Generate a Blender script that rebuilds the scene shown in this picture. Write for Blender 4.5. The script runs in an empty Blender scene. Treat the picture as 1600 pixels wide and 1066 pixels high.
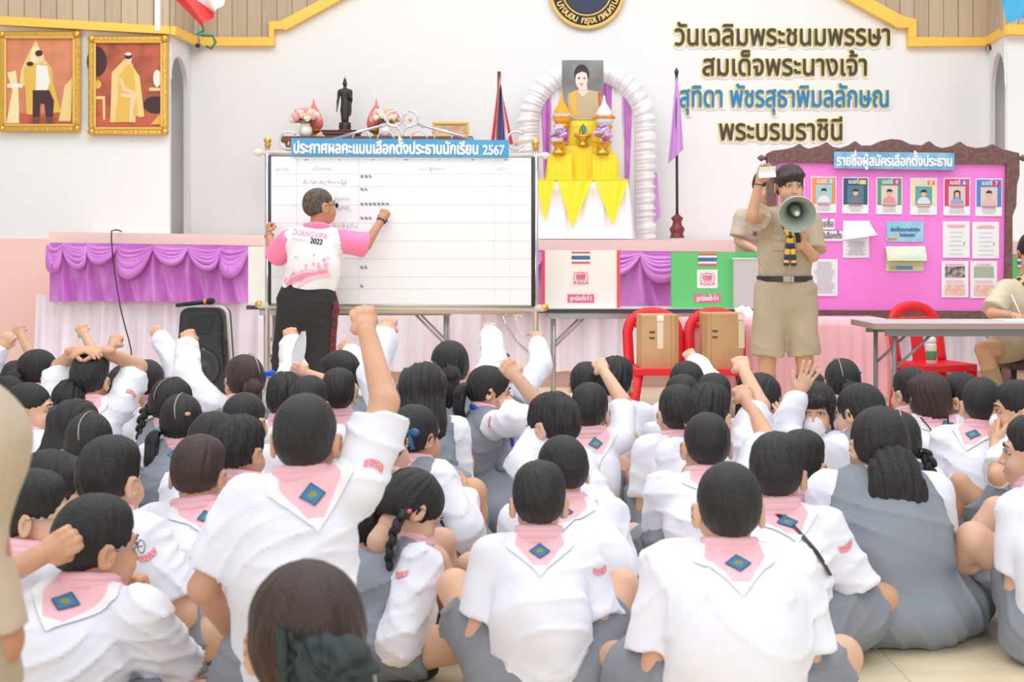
import bpy, math, random
import numpy as np
from mathutils import Vector, Matrix, Euler
from mathutils.bvhtree import BVHTree

SC = bpy.context.scene
COL = SC.collection
F_PX, HOR, CAM_H = 2100.0, 397.0, 1.15      # focal length in pixels, row of the horizon, camera height

# ---------------------------------------------------------------- camera, sky, lights, exposure
cam = bpy.data.cameras.new('camera')
cam.sensor_width = 36.0
cam.lens = 36.0 * F_PX / 1600.0
cam.shift_y = -(533.0 - HOR) / 1600.0
cam.clip_end = 200
cam.dof.use_dof = True
cam.dof.focus_distance = 6.5
cam.dof.aperture_fstop = 6.3
cam_ob = bpy.data.objects.new('camera', cam)
COL.objects.link(cam_ob)
cam_ob.location = (0, 0, CAM_H)
cam_ob.rotation_euler = (math.pi / 2, 0, 0)
SC.camera = cam_ob

world = bpy.data.worlds.new('daylight')
SC.world = world
world.use_nodes = True
bg = world.node_tree.nodes['Background']
bg.inputs[0].default_value = (0.88, 0.93, 1.0, 1)
bg.inputs[1].default_value = 0.72

def area(name, loc, target, sx, sy, power, color=(1, 1, 1)):
    l = bpy.data.lights.new(name, 'AREA')
    l.shape = 'RECTANGLE'; l.size = sx; l.size_y = sy; l.energy = power; l.color = color
    o = bpy.data.objects.new(name, l)
    COL.objects.link(o)
    o.location = loc
    o.rotation_euler = (Vector(target) - Vector(loc)).to_track_quat('-Z', 'Y').to_euler()
    return o

area('ceiling_light', (0.5, 6.0, 6.2), (0.5, 6.0, 0), 11, 10, 560, (0.985, 0.995, 0.985))
area('hall_daylight', (-2.0, -5.0, 4.2), (0.5, 9.0, 1.0), 9, 4, 420, (0.985, 0.995, 0.985))
area('stage_light', (0.8, 9.8, 5.6), (0.8, 13.8, 2.0), 9, 1.5, 105, (1.0, 1.0, 0.96))

SC.view_settings.view_transform = 'Standard'
SC.view_settings.look = 'None'
SC.view_settings.gamma = 1.0
SC.view_settings.use_curve_mapping = False
SC.view_settings.exposure = -0.12
# ---------------------------------------------------------------- small helpers
def P(px, py, Y):
    """the point at depth Y that the photograph shows at pixel (px, py)"""
    return Vector(((px - 800.0) * Y / F_PX, Y, CAM_H - (py - HOR) * Y / F_PX))

def lin(c):
    out = []
    for v in c[:3]:
        v = v / 255.0
        out.append(v / 12.92 if v <= 0.04045 else ((v + 0.055) / 1.055) ** 2.4)
    return tuple(out) + (1.0,)

MATS = {}
def mat(name, rgb=(200, 200, 200), rough=0.6, metal=0.0, bump=None, sheen=0.0, trans=0.0, vary=None, spec=None, stretch=None, alpha=None):
    """procedural principled material; rgb is sRGB 0-255; bump=(scale, strength); vary=(scale, rgb2)"""
    if name in MATS:
        return MATS[name]
    m = bpy.data.materials.new(name)
    m.use_nodes = True
    nt = m.node_tree
    b = nt.nodes['Principled BSDF']
    b.inputs['Base Color'].default_value = lin(rgb)
    b.inputs['Roughness'].default_value = rough
    b.inputs['Metallic'].default_value = metal
    if spec is not None: b.inputs['Specular IOR Level'].default_value = spec
    if sheen: b.inputs['Sheen Weight'].default_value = sheen
    if trans: b.inputs['Transmission Weight'].default_value = trans
    if alpha is not None: b.inputs['Alpha'].default_value = alpha
    if bump or vary:
        tc = nt.nodes.new('ShaderNodeTexCoord')
        mp = nt.nodes.new('ShaderNodeMapping')
        nt.links.new(tc.outputs['Object'], mp.inputs['Vector'])
        if stretch: mp.inputs['Scale'].default_value = stretch
    if bump:
        n = nt.nodes.new('ShaderNodeTexNoise')
        n.inputs['Scale'].default_value = bump[0]; n.inputs['Detail'].default_value = 4
        nt.links.new(mp.outputs[0], n.inputs['Vector'])
        bp = nt.nodes.new('ShaderNodeBump')
        bp.inputs['Strength'].default_value = bump[1]
        bp.inputs['Distance'].default_value = 0.01
        nt.links.new(n.outputs['Fac'], bp.inputs['Height'])
        nt.links.new(bp.outputs[0], b.inputs['Normal'])
    if vary:
        n2 = nt.nodes.new('ShaderNodeTexNoise')
        n2.inputs['Scale'].default_value = vary[0]; n2.inputs['Detail'].default_value = 3
        nt.links.new(mp.outputs[0], n2.inputs['Vector'])
        mx = nt.nodes.new('ShaderNodeMix'); mx.data_type = 'RGBA'
        mx.inputs['A'].default_value = lin(rgb); mx.inputs['B'].default_value = lin(vary[1])
        rp = nt.nodes.new('ShaderNodeValToRGB')
        rp.color_ramp.elements[0].position = 0.4; rp.color_ramp.elements[1].position = 0.62
        nt.links.new(n2.outputs['Fac'], rp.inputs['Fac'])
        nt.links.new(rp.outputs['Color'], mx.inputs['Factor'])
        nt.links.new(mx.outputs['Result'], b.inputs['Base Color'])
    MATS[name] = m
    return m

def mesh_from(name, V, F, smooth=True, mats=None, fmat=None, uv=None):
    me = bpy.data.meshes.new(name)
    V = np.asarray(V, dtype=np.float32)
    if isinstance(F, np.ndarray):
        nf, k = F.shape
        me.vertices.add(len(V)); me.vertices.foreach_set('co', V.ravel())
        me.loops.add(nf * k); me.loops.foreach_set('vertex_index', F.astype(np.int32).ravel())
        me.polygons.add(nf)
        me.polygons.foreach_set('loop_start', np.arange(0, nf * k, k, dtype=np.int32))
        me.update(calc_edges=True)
    else:
        me.from_pydata([tuple(v) for v in V.tolist()], [], F)
    if smooth and len(me.polygons):
        me.polygons.foreach_set('use_smooth', np.ones(len(me.polygons), dtype=bool))
    for m in mats or []:
        me.materials.append(m)
    if fmat is not None:
        me.polygons.foreach_set('material_index', np.asarray(fmat, dtype=np.int32))
    if uv is not None:
        l = me.uv_layers.new(name='UVMap')
        idx = np.empty(len(me.loops), dtype=np.int32); me.loops.foreach_get('vertex_index', idx)
        l.data.foreach_set('uv', np.asarray(uv, dtype=np.float32)[idx].ravel())
    me.update()
    return me

def link(name, me, parent=None, loc=None, M=None):
    o = bpy.data.objects.new(name, me)
    COL.objects.link(o)
    if parent is not None: o.parent = parent
    if M is not None: o.matrix_basis = M
    elif loc is not None: o.location = loc
    return o

def tag(o, label, cat, group=None):
    o['label'] = label; o['category'] = cat
    if group: o['group'] = group
    return o

def plabel(o, label):
    o['label'] = label
    return o

def thing(name, label, cat, loc=(0, 0, 0), rz=0, group=None):
    o = bpy.data.objects.new(name, None)
    COL.objects.link(o)
    o.location = loc; o.rotation_euler = (0, 0, rz)
    o.empty_display_size = 0.1
    return tag(o, label, cat, group)

def struct(o):
    o['kind'] = 'structure'
    return o

class MB:
    """collects shapes; build() links them as one mesh object"""
    def __init__(s):
        s.V = []; s.F = []; s.M = []; s.mats = []; s.S = []
    def mi(s, m):
        if m not in s.mats: s.mats.append(m)
        return s.mats.index(m)
    def add(s, V, F, m, smooth=False):
        n = len(s.V); i = s.mi(m)
        s.V += [tuple(v) for v in V]
        for f in F:
            s.F.append([n + k for k in f]); s.M.append(i); s.S.append(smooth)
        return s
    def box(s, c, size, m, R=None, bevel=0.0):
        hx, hy, hz = [v / 2 for v in size]
        R = R or Matrix.Identity(3); c = Vector(c)
        if bevel <= 0:
            vs = [c + R @ Vector((x * hx, y * hy, z * hz)) for x in (-1, 1) for y in (-1, 1) for z in (-1, 1)]
            return s.add(vs, [(0, 1, 3, 2), (4, 6, 7, 5), (0, 4, 5, 1), (2, 3, 7, 6), (0, 2, 6, 4), (1, 5, 7, 3)], m)
        b = min(bevel, hx * .9, hy * .9, hz * .9)
        vs, idx = [], {}
        for sx in (-1, 1):
            for sy in (-1, 1):
                for sz in (-1, 1):
                    for a in range(3):
                        p = [sx * (hx - b), sy * (hy - b), sz * (hz - b)]
                        p[a] = (sx * hx, sy * hy, sz * hz)[a]
                        idx[(sx, sy, sz, a)] = len(vs); vs.append(c + R @ Vector(p))
        F = []
        for a in range(3):
            o1, o2 = [(1, 2), (2, 0), (0, 1)][a]
            for sg in (-1, 1):
                q = []
                for u, w in ((-1, -1), (1, -1), (1, 1), (-1, 1)):
                    k = [0, 0, 0]; k[a] = sg; k[o1] = u; k[o2] = w
                    q.append(idx[(k[0], k[1], k[2], a)])
                F.append(q if sg > 0 else q[::-1])
        for a in range(3):           # bevel strips along axis a
            o1, o2 = [(1, 2), (2, 0), (0, 1)][a]
            for u in (-1, 1):
                for w in (-1, 1):
                    k0 = [0, 0, 0]; k1 = [0, 0, 0]
                    k0[a] = -1; k1[a] = 1
                    for k in (k0, k1): k[o1] = u; k[o2] = w
                    q = [idx[(*k0, o1)], idx[(*k1, o1)], idx[(*k1, o2)], idx[(*k0, o2)]]
                    F.append(q if u * w > 0 else q[::-1])
        for sx in (-1, 1):
            for sy in (-1, 1):
                for sz in (-1, 1):
                    t = [idx[(sx, sy, sz, a)] for a in range(3)]
                    F.append(t if sx * sy * sz > 0 else t[::-1])
        return s.add(vs, F, m)
    def tube(s, pts, r, m, n=8, caps=True, closed=False, flat=1.0):
        pts = [Vector(p) for p in pts]
        rs = r if isinstance(r, (list, tuple)) else [r] * len(pts)
        V, F = [], []
        prev = None
        L = len(pts)
        for i, p in enumerate(pts):
            if closed: t = pts[(i + 1) % L] - pts[i - 1]
            else: t = pts[min(i + 1, L - 1)] - pts[max(i - 1, 0)]
            t = t.normalized() if t.length > 1e-9 else Vector((0, 0, 1))
            if prev is None:
                ref = Vector((0, 0, 1)) if abs(t.z) < .9 else Vector((0, 1, 0))
                u = t.cross(ref).normalized()
            else:
                u = (prev - t * prev.dot(t)).normalized()
            prev = u; w = t.cross(u)
            for k in range(n):
                a = 2 * math.pi * k / n
                V.append(p + (u * math.cos(a) + w * math.sin(a) * flat) * rs[i])
        for i in range(L if closed else L - 1):
            j = (i + 1) % L
            for k in range(n):
                F.append((i * n + k, i * n + (k + 1) % n, j * n + (k + 1) % n, j * n + k))
        if caps and not closed:
            F.append(tuple(range(n))[::-1]); F.append(tuple((L - 1) * n + k for k in range(n)))
        return s.add(V, F, m, True)
    def lathe(s, prof, c, m, n=24, caps=True, sx=1.0, sy=1.0, R=None):
        V, F = [], []; c = Vector(c); R = R or Matrix.Identity(3)
        for r, z in prof:
            for k in range(n):
                a = 2 * math.pi * k / n
                V.append(c + R @ Vector((r * math.cos(a) * sx, r * math.sin(a) * sy, z)))
        for i in range(len(prof) - 1):
            for k in range(n):
                F.append((i * n + k, i * n + (k + 1) % n, (i + 1) * n + (k + 1) % n, (i + 1) * n + k))
        if caps and prof[0][0] > 1e-6: F.append(tuple(range(n))[::-1])
        if caps and prof[-1][0] > 1e-6: F.append(tuple((len(prof) - 1) * n + k for k in range(n)))
        return s.add(V, F, m, True)
    def prism(s, poly, y0, y1, m, xf=None):
        """polygon in (x, z) extruded from depth y0 (front) to y1; poly counter-clockwise seen from the front"""
        n = len(poly)
        V = [Vector((x, y0, z)) for x, z in poly] + [Vector((x, y1, z)) for x, z in poly]
        if xf: V = [xf @ v for v in V]
        F = [tuple(range(n)), tuple(range(2 * n - 1, n - 1, -1))]
        for i in range(n):
            j = (i + 1) % n
            F.append((j, i, n + i, n + j))
        return s.add(V, F, m)
    def sphere(s, c, r, m, n=10, R=None):
        r = r if isinstance(r, (tuple, list)) else (r, r, r)
        V, F = [], []; c = Vector(c); R = R or Matrix.Identity(3)
        rings = max(4, n * 2 // 3)
        for i in range(1, rings):
            t = math.pi * i / rings
            for k in range(n):
                a = 2 * math.pi * k / n
                V.append(c + R @ Vector((r[0] * math.sin(t) * math.cos(a), r[1] * math.sin(t) * math.sin(a), r[2] * math.cos(t))))
        top = len(V); V.append(c + R @ Vector((0, 0, r[2]))); V.append(c - R @ Vector((0, 0, r[2])))
        for i in range(rings - 2):
            for k in range(n):
                F.append((i * n + k, (i + 1) * n + k, (i + 1) * n + (k + 1) % n, i * n + (k + 1) % n))
        for k in range(n):
            F.append((top, k, (k + 1) % n)); q = (rings - 2) * n
            F.append((top + 1, q + (k + 1) % n, q + k))
        return s.add(V, F, m, True)
    def grid(s, fn, nu, nv, m, smooth=True):
        V = [fn(i / nu, j / nv) for j in range(nv + 1) for i in range(nu + 1)]
        F = [(j * (nu + 1) + i, j * (nu + 1) + i + 1, (j + 1) * (nu + 1) + i + 1, (j + 1) * (nu + 1) + i) for j in range(nv) for i in range(nu)]
        return s.add(V, F, m, smooth)
    def build(s, name, parent=None, loc=None, origin=None):
        V = s.V
        if origin is not None:
            o = Vector(origin); V = [tuple(Vector(v) - o) for v in V]
        me = bpy.data.meshes.new(name)
        me.from_pydata(V, [], s.F)
        for m in s.mats: me.materials.append(m)
        me.polygons.foreach_set('material_index', np.array(s.M, dtype=np.int32))
        me.polygons.foreach_set('use_smooth', np.array(s.S, dtype=bool))
        me.update()
        return link(name, me, parent, loc if loc is not None else origin)

def dup(root, loc=None, label=None):
    r = root.copy(); COL.objects.link(r)
    if loc is not None: r.location = loc
    if label: r['label'] = label
    for ch in list(root.children):
        c = ch.copy(); COL.objects.link(c); c.parent = r
        for g in list(ch.children):
            d = g.copy(); COL.objects.link(d); d.parent = c
    return r

# ---------------------------------------------------------------- lettering (Thai is laid out by hand: tone marks go above vowels)
_GL = {}
TS = bpy.data.scenes.new('lettering_workspace')
def _glyph(ch):
    """outline contours of one character and its advance, for size 1"""
    if ch in _GL: return _GL[ch]
    def conv(s):
        c = bpy.data.curves.new('t', 'FONT'); c.body = s; c.resolution_u = 3
        o = bpy.data.objects.new('t', c); TS.collection.objects.link(o)
        dg = TS.view_layers[0].depsgraph or bpy.context.evaluated_depsgraph_get()
        TS.view_layers[0].update(); dg = TS.view_layers[0].depsgraph
        cu = o.to_curve(dg)
        res = []
        for sp in cu.splines:
            pts = []
            if sp.type == 'BEZIER':
                bp = sp.bezier_points; n = len(bp)
                for i in range(n):
                    a, b = bp[i], bp[(i + 1) % n]
                    p0, p1, p2, p3 = a.co, a.handle_right, b.handle_left, b.co
                    straight = (p1 - p0).cross(p3 - p0).length < 1e-5 and (p2 - p0).cross(p3 - p0).length < 1e-5
                    for t in ([0] if straight else [0, .25, .5, .75]):
                        q = p0 * (1 - t) ** 3 + p1 * 3 * t * (1 - t) ** 2 + p2 * 3 * t * t * (1 - t) + p3 * t ** 3
                        pts.append((q.x, q.y))
            else:
                pts = [(p.co.x, p.co.y) for p in sp.points]
            res.append(pts)
        o.to_curve_clear()
        bpy.data.objects.remove(o); bpy.data.curves.remove(c)
        return res
    def mx(s):
        return max(p[0] for c in conv(s) for p in c)
    cont = conv(ch) if ch != ' ' else []
    base = mx('HH') - mx('H')
    adv = mx('H' + ch + 'H') - mx('H') - base
    _GL[ch] = (cont, adv)
    return _GL[ch]

UPPER = set('\u0e31\u0e34\u0e35\u0e36\u0e37\u0e47'); TONE = set('\u0e48\u0e49\u0e4a\u0e4b\u0e4c')
def _area2(p):
    return sum(p[i][0] * p[(i + 1) % len(p)][1] - p[(i + 1) % len(p)][0] * p[i][1] for i in range(len(p)))
def _inside(pt, poly):
    x, y = pt; r = False; j = len(poly) - 1
    for i in range(len(poly)):
        xi, yi = poly[i]; xj, yj = poly[j]
        if (yi > y) != (yj > y) and x < (xj - xi) * (y - yi) / (yj - yi) + xi: r = not r
        j = i
    return r

def text_polys(s):
    out = []; pen = 0.0; prev = ''
    for ch in s:
        cont, adv = _glyph(ch)
        dy = 0.20 if (ch in TONE and prev in UPPER) else 0.0
        sh = [[(x + pen, y + dy) for x, y in c] for c in cont if len(c) > 2]
        if sh:
            big = max(sh, key=lambda c: abs(_area2(c))); sg = 1 if _area2(big) > 0 else -1
            outer = [c for c in sh if _area2(c) * sg > 0]; holes = [c for c in sh if _area2(c) * sg <= 0]
            for c in outer:
                out.append([c] + [h for h in holes if _inside(h[0], c)])
        pen += adv; prev = ch
    return out, pen

def _curve_mesh(grp, kx, ky, depth):
    c = bpy.data.curves.new('t', 'CURVE'); c.dimensions = '2D'; c.fill_mode = 'BOTH'; c.extrude = depth / 2
    for p in grp:
        sp = c.splines.new('POLY'); sp.points.add(len(p) - 1); sp.use_cyclic_u = True
        for i, (x, y) in enumerate(p): sp.points[i].co = (x * kx, y * ky, 0, 1)
    o = bpy.data.objects.new('t', c)
    me = bpy.data.meshes.new_from_object(o)
    V = [(v.co.x, -v.co.z, v.co.y) for v in me.vertices]; F = [list(p.vertices) for p in me.polygons]
    bpy.data.meshes.remove(me); bpy.data.objects.remove(o); bpy.data.curves.remove(c)
    return V, F
def text_mesh(s, height, width=None, bold=0.0, depth=0.0):
    """flat lettering in the x-z plane, facing -y; height is the size of one em, width the whole run; bold thickens the strokes"""
    polys, w = text_polys(s)
    V, F = [], []
    kx = (width / w) if width else height
    for gi, grp in enumerate(polys):
        v, f = _curve_mesh(grp, kx, height, depth)
        dy = -.00025 * (gi % 4); v = [(x, y + dy, z) for x, y, z in v]
        n = len(V); V += v; F += [[n + k for k in q] for q in f]
        if bold > 0:
            for ci, p in enumerate(grp):
                pts = [Vector((x * kx, y * height)) for x, y in p]; m = len(pts); n = len(V)
                for i in range(m):
                    e0 = (pts[i] - pts[i - 1]); e1 = (pts[(i + 1) % m] - pts[i])
                    e0 = e0.normalized() if e0.length > 1e-7 else Vector((1, 0)); e1 = e1.normalized() if e1.length > 1e-7 else e0
                    nn = Vector((e0.y + e1.y, -e0.x - e1.x)); nn = nn.normalized() if nn.length > 1e-4 else Vector((e0.y, -e0.x))
                    for q, yy in ((bold, depth / 2), (bold, -depth / 2 - .0012), (-bold, -depth / 2 - .0012), (-bold, depth / 2)):
                        V.append((pts[i].x + nn.x * q, yy + dy - .0003 * ci - .00012 * (i % 2), pts[i].y + nn.y * q))
                for i in range(m):
                    a, b = n + 4 * i, n + 4 * ((i + 1) % m)
                    for q in range(3): F.append([a + q, b + q, b + q + 1, a + q + 1])
    return V, F

def lettering(mb, s, at, height, width, m, bold=0.0, depth=0.002, xf=None):
    V, F = text_mesh(s, height, width, bold, depth)
    M = Matrix.Translation(at)
    if xf is not None: M = M @ xf
    return mb.add([M @ Vector(v) for v in V], F, m)

def text_object(name, s, at, height, width, m, bold=0.0, depth=0.002, parent=None, xf=None):
    mb = MB(); lettering(mb, s, (0, 0, 0), height, width, m, bold, depth, xf)
    return mb.build(name, parent, at)

# ---------------------------------------------------------------- solid shapes from distance fields
class Field:
    def __init__(s): s.ops = []
    def cap(s, a, b, ra, rb=None, k=0.0, asp=1.0, n=(0, 1, 0), flat=False, op='u'):
        s.ops.append(('cap', np.array(a, float), np.array(b, float), ra, ra if rb is None else rb, asp, np.array(n, float), flat, k, op)); return s
    def ell(s, c, r, k=0.0, R=None, op='u'):
        s.ops.append(('ell', np.array(c, float), np.array(r, float), None if R is None else np.array(R, float), k, op)); return s
    def plane(s, p, n, k=0.0):
        """removes everything on the side n points to"""
        n = np.array(n, float); n /= np.linalg.norm(n)
        s.ops.append(('pl', np.array(p, float), n, k, 'i')); return s
    def _box(s, o):
        if o[0] == 'cap':
            r = max(o[3], o[4]) * max(1.0, o[5])
            return np.minimum(o[1], o[2]) - r, np.maximum(o[1], o[2]) + r
        r = max(o[2]) if o[3] is not None else o[2]
        return o[1] - r, o[1] + r
    def mesh(s, vx, disp=None, M=None):
        los, his = [], []
        for o in s.ops:
            if o[-1] == 'u':
                l, h = s._box(o); los.append(l); his.append(h)
        lo = np.min(los, 0) - 3 * vx - .006; hi = np.max(his, 0) + 3 * vx + .006
        n = np.ceil((hi - lo) / vx).astype(int) + 1
        ax = [(lo[i] + vx * np.arange(n[i])).astype(np.float32) for i in range(3)]
        D = np.full(n, 1.0, dtype=np.float32)
        for o in s.ops:
            k = o[-2]
            if o[0] == 'pl':
                p, nn = o[1], o[2]
                d = ((ax[0] - p[0]) * nn[0])[:, None, None] + ((ax[1] - p[1]) * nn[1])[None, :, None] + ((ax[2] - p[2]) * nn[2])[None, None, :]
                D = np.maximum(D, d.astype(np.float32)); continue
            l, h = s._box(o)
            mrg = max(k, .004) + 3 * vx
            i0 = np.clip(np.floor((l - mrg - lo) / vx).astype(int), 0, n); i1 = np.clip(np.ceil((h + mrg - lo) / vx).astype(int) + 1, 0, n)
            if np.any(i1 <= i0): continue
            sl = tuple(slice(i0[i], i1[i]) for i in range(3))
            X = ax[0][sl[0]][:, None, None]; Y = ax[1][sl[1]][None, :, None]; Z = ax[2][sl[2]][None, None, :]
            if o[0] == 'cap':
                _, a, b, ra, rb, asp, nv, flat, _, _ = o
                ab = b - a; L2 = max(float(ab @ ab), 1e-12); L = math.sqrt(L2)
                px, py, pz = X - a[0], Y - a[1], Z - a[2]
                t = (px * ab[0] + py * ab[1] + pz * ab[2]) / L2
                tc = np.clip(t, 0, 1)
                qx, qy, qz = px - tc * ab[0], py - tc * ab[1], pz - tc * ab[2]
                q2 = qx * qx + qy * qy + qz * qz
                if asp != 1.0:
                    nn = nv - ab * float(nv @ ab) / L2
                    nl = np.linalg.norm(nn)
                    nn = nn / nl if nl > 1e-6 else nv
                    dn = qx * nn[0] + qy * nn[1] + qz * nn[2]
                    q2 = q2 + dn * dn * (1 / (asp * asp) - 1)
                d = np.sqrt(np.maximum(q2, 0)) - (ra + (rb - ra) * tc)
                if asp < 1.0: d = d * (0.5 + 0.5 * asp)
                if flat: d = np.maximum(d, np.maximum(-t * L, (t - 1) * L) if flat is True else ((t - 1) * L if flat == 'b' else -t * L))
            else:
                _, c, r, R, _, _ = o
                px, py, pz = X - c[0], Y - c[1], Z - c[2]
                if R is not None:
                    px, py, pz = (px * R[0, i] + py * R[1, i] + pz * R[2, i] for i in range(3))
                k0 = np.sqrt((px / r[0]) ** 2 + (py / r[1]) ** 2 + (pz / r[2]) ** 2)
                k1 = np.sqrt((px / r[0] ** 2) ** 2 + (py / r[1] ** 2) ** 2 + (pz / r[2] ** 2) ** 2)
                d = k0 * (k0 - 1) / np.maximum(k1, 1e-6)
            d = d.astype(np.float32); A = D[sl]
            op = o[-1]
            if op == 'u':
                if k > 0:
                    hh = np.maximum(k - np.abs(A - d), 0) / k
                    D[sl] = np.minimum(A, d) - hh * hh * k * .25
                else: D[sl] = np.minimum(A, d)
            elif op == 's':
                d = -d
                if k > 0:
                    hh = np.maximum(k - np.abs(A - d), 0) / k
                    D[sl] = np.maximum(A, d) + hh * hh * k * .25
                else: D[sl] = np.maximum(A, d)
        if disp is not None:
            D += disp(ax[0][:, None, None], ax[1][None, :, None], ax[2][None, None, :]).astype(np.float32)
        V, Fq = nets(D, lo, vx)
        return V, Fq

def nets(D, lo, vx):
    S = D < 0
    c8 = [(a, b, c) for a in (0, 1) for b in (0, 1) for c in (0, 1)]
    sh = tuple(n - 1 for n in D.shape)
    cnt = np.zeros(sh, dtype=np.int8)
    for a, b, c in c8:
        cnt += S[a:a + sh[0], b:b + sh[1], c:c + sh[2]]
    I, J, K = np.nonzero((cnt > 0) & (cnt < 8))
    N = len(I)
    if N == 0: return np.zeros((0, 3)), np.zeros((0, 4), int)
    vid = np.full(sh, -1, dtype=np.int32); vid[I, J, K] = np.arange(N)
    val = {c: D[I + c[0], J + c[1], K + c[2]] for c in c8}
    acc = np.zeros((N, 3)); num = np.zeros(N)
    for c in c8:
        for a in range(3):
            if c[a] == 0:
                e = list(c); e[a] = 1; e = tuple(e)
                va, vb = val[c], val[e]
                m = (va < 0) != (vb < 0)
                t = np.where(m, va / np.where(m, va - vb, 1), 0)
                q = np.tile(np.array(c, float), (N, 1)); q[:, a] += t
                acc += q * m[:, None]; num += m
    V = np.stack([I, J, K], 1) + acc / num[:, None]
    V = lo + V * vx
    quads = []
    for a in range(3):
        b, c = (a + 1) % 3, (a + 2) % 3
        s0 = [slice(None)] * 3; s1 = [slice(None)] * 3
        s0[a] = slice(0, -1); s1[a] = slice(1, None)
        A = S[tuple(s0)]; B = S[tuple(s1)]
        idx = np.stack(np.nonzero(A != B), 1)
        ok = (idx[:, b] >= 1) & (idx[:, c] >= 1) & (idx[:, b] < sh[b]) & (idx[:, c] < sh[c])
        idx = idx[ok]
        ins = A[tuple(idx.T)]
        def cell(db, dc):
            q = idx.copy(); q[:, b] += db; q[:, c] += dc
            return vid[tuple(q.T)]
        Q = np.stack([cell(-1, -1), cell(0, -1), cell(0, 0), cell(-1, 0)], 1)
        Q[~ins] = Q[~ins][:, ::-1]
        quads.append(Q)
    return V, np.concatenate(quads)

def relax(V, Fq, it=1, f=.5):
    for _ in range(it):
        acc = np.zeros_like(V); n = np.zeros(len(V))
        for k in range(4):
            a, b = Fq[:, k], Fq[:, (k + 1) % 4]
            np.add.at(acc, a, V[b]); np.add.at(n, a, 1)
            np.add.at(acc, b, V[a]); np.add.at(n, b, 1)
        V = V * (1 - f) + f * acc / np.maximum(n, 1)[:, None]
    return V

def folds(seed, amp=.004, scale=1.0, zsq=.45):
    """cloth creases: broad crossed waves with a few sharper ridges"""
    r = random.Random(seed)
    W = []; G = []
    for i in range(5):
        d = Vector((r.gauss(0, 1), r.gauss(0, 1), r.gauss(0, zsq))).normalized() * (r.uniform(20, 50) * scale)
        W.append((d.x, d.y, d.z, r.uniform(0, 6.28), r.uniform(.5, 1)))
    for i in range(3):
        d = Vector((r.gauss(0, .7), r.gauss(0, .5), r.choice((-1, 1)) * r.uniform(.5, 1.3))).normalized() * (r.uniform(34, 60) * scale)
        W2 = Vector((r.gauss(0, 1), r.gauss(0, 1), r.gauss(0, 1))).normalized() * r.uniform(7, 13)
        G.append((d.x, d.y, d.z, r.uniform(0, 6.28), W2.x, W2.y, W2.z, r.uniform(0, 6.28)))
    def f(X, Y, Z):
        t = 0
        wob = 1.3 * np.sin(9 * X + 7 * Z + seed) + .8 * np.sin(13 * Y - 11 * Z + 2 * seed)
        for a, b, c, p, w in W:
            t = t + w * np.sin(a * X + b * Y + c * Z + p + wob)
        t = t * .5
        for a, b, c, p, u, v, w, q in G:
            rd = 1 - np.abs(np.sin(a * X + b * Y + c * Z + p + 1.4 * wob))
            t = t - 1.7 * rd ** 3 * np.maximum(np.sin(u * X + v * Y + w * Z + q), 0)
        return t * amp * .62
    return f

def tfm(V, M):
    M = np.array(M)
    return V @ M[:3, :3].T + M[:3, 3]
# ================================================================ ROOM
def nodes_mat(name, rough=.6):
    m = bpy.data.materials.new(name); m.use_nodes = True
    nt = m.node_tree; b = nt.nodes['Principled BSDF']; b.inputs['Roughness'].default_value = rough
    return m, nt, b

def floor_mat():
    m, nt, b = nodes_mat('floor_tiles', .28)
    tc = nt.nodes.new('ShaderNodeTexCoord'); mp = nt.nodes.new('ShaderNodeMapping')
    mp.inputs['Rotation'].default_value = (0, 0, .0); mp.inputs['Location'].default_value = (.13, .08, 0)
    nt.links.new(tc.outputs['Object'], mp.inputs[0])
    br = nt.nodes.new('ShaderNodeTexBrick'); br.offset = 0; br.inputs['Scale'].default_value = 1.0
    br.inputs['Brick Width'].default_value = .6; br.inputs['Row Height'].default_value = .6
    br.inputs['Mortar Size'].default_value = .003; br.inputs['Mortar Smooth'].default_value = .2; br.inputs['Bias'].default_value = -.35
    br.inputs['Color1'].default_value = lin((240, 225, 192)); br.inputs['Color2'].default_value = lin((233, 204, 168)); br.inputs['Mortar'].default_value = lin((214, 190, 158))
    nt.links.new(mp.outputs[0], br.inputs['Vector'])
    nz = nt.nodes.new('ShaderNodeTexNoise'); nz.inputs['Scale'].default_value = 5; nz.inputs['Detail'].default_value = 6
    mp2 = nt.nodes.new('ShaderNodeMapping'); mp2.inputs['Scale'].default_value = (.6, 3, 1); nt.links.new(tc.outputs['Object'], mp2.inputs[0]); nt.links.new(mp2.outputs[0], nz.inputs['Vector'])
    mx = nt.nodes.new('ShaderNodeMix'); mx.data_type = 'RGBA'; mx.blend_type = 'MULTIPLY'; mx.inputs['Factor'].default_value = .35
    rp = nt.nodes.new('ShaderNodeValToRGB'); rp.color_ramp.elements[0].position = .3; rp.color_ramp.elements[0].color = (.78, .68, .55, 1); rp.color_ramp.elements[1].position = .62; rp.color_ramp.elements[1].color = (1, 1, 1, 1)
    nt.links.new(nz.outputs['Fac'], rp.inputs[0]); nt.links.new(br.outputs['Color'], mx.inputs['A']); nt.links.new(rp.outputs[0], mx.inputs['B'])
    nt.links.new(mx.outputs['Result'], b.inputs['Base Color'])
    return m

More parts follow.
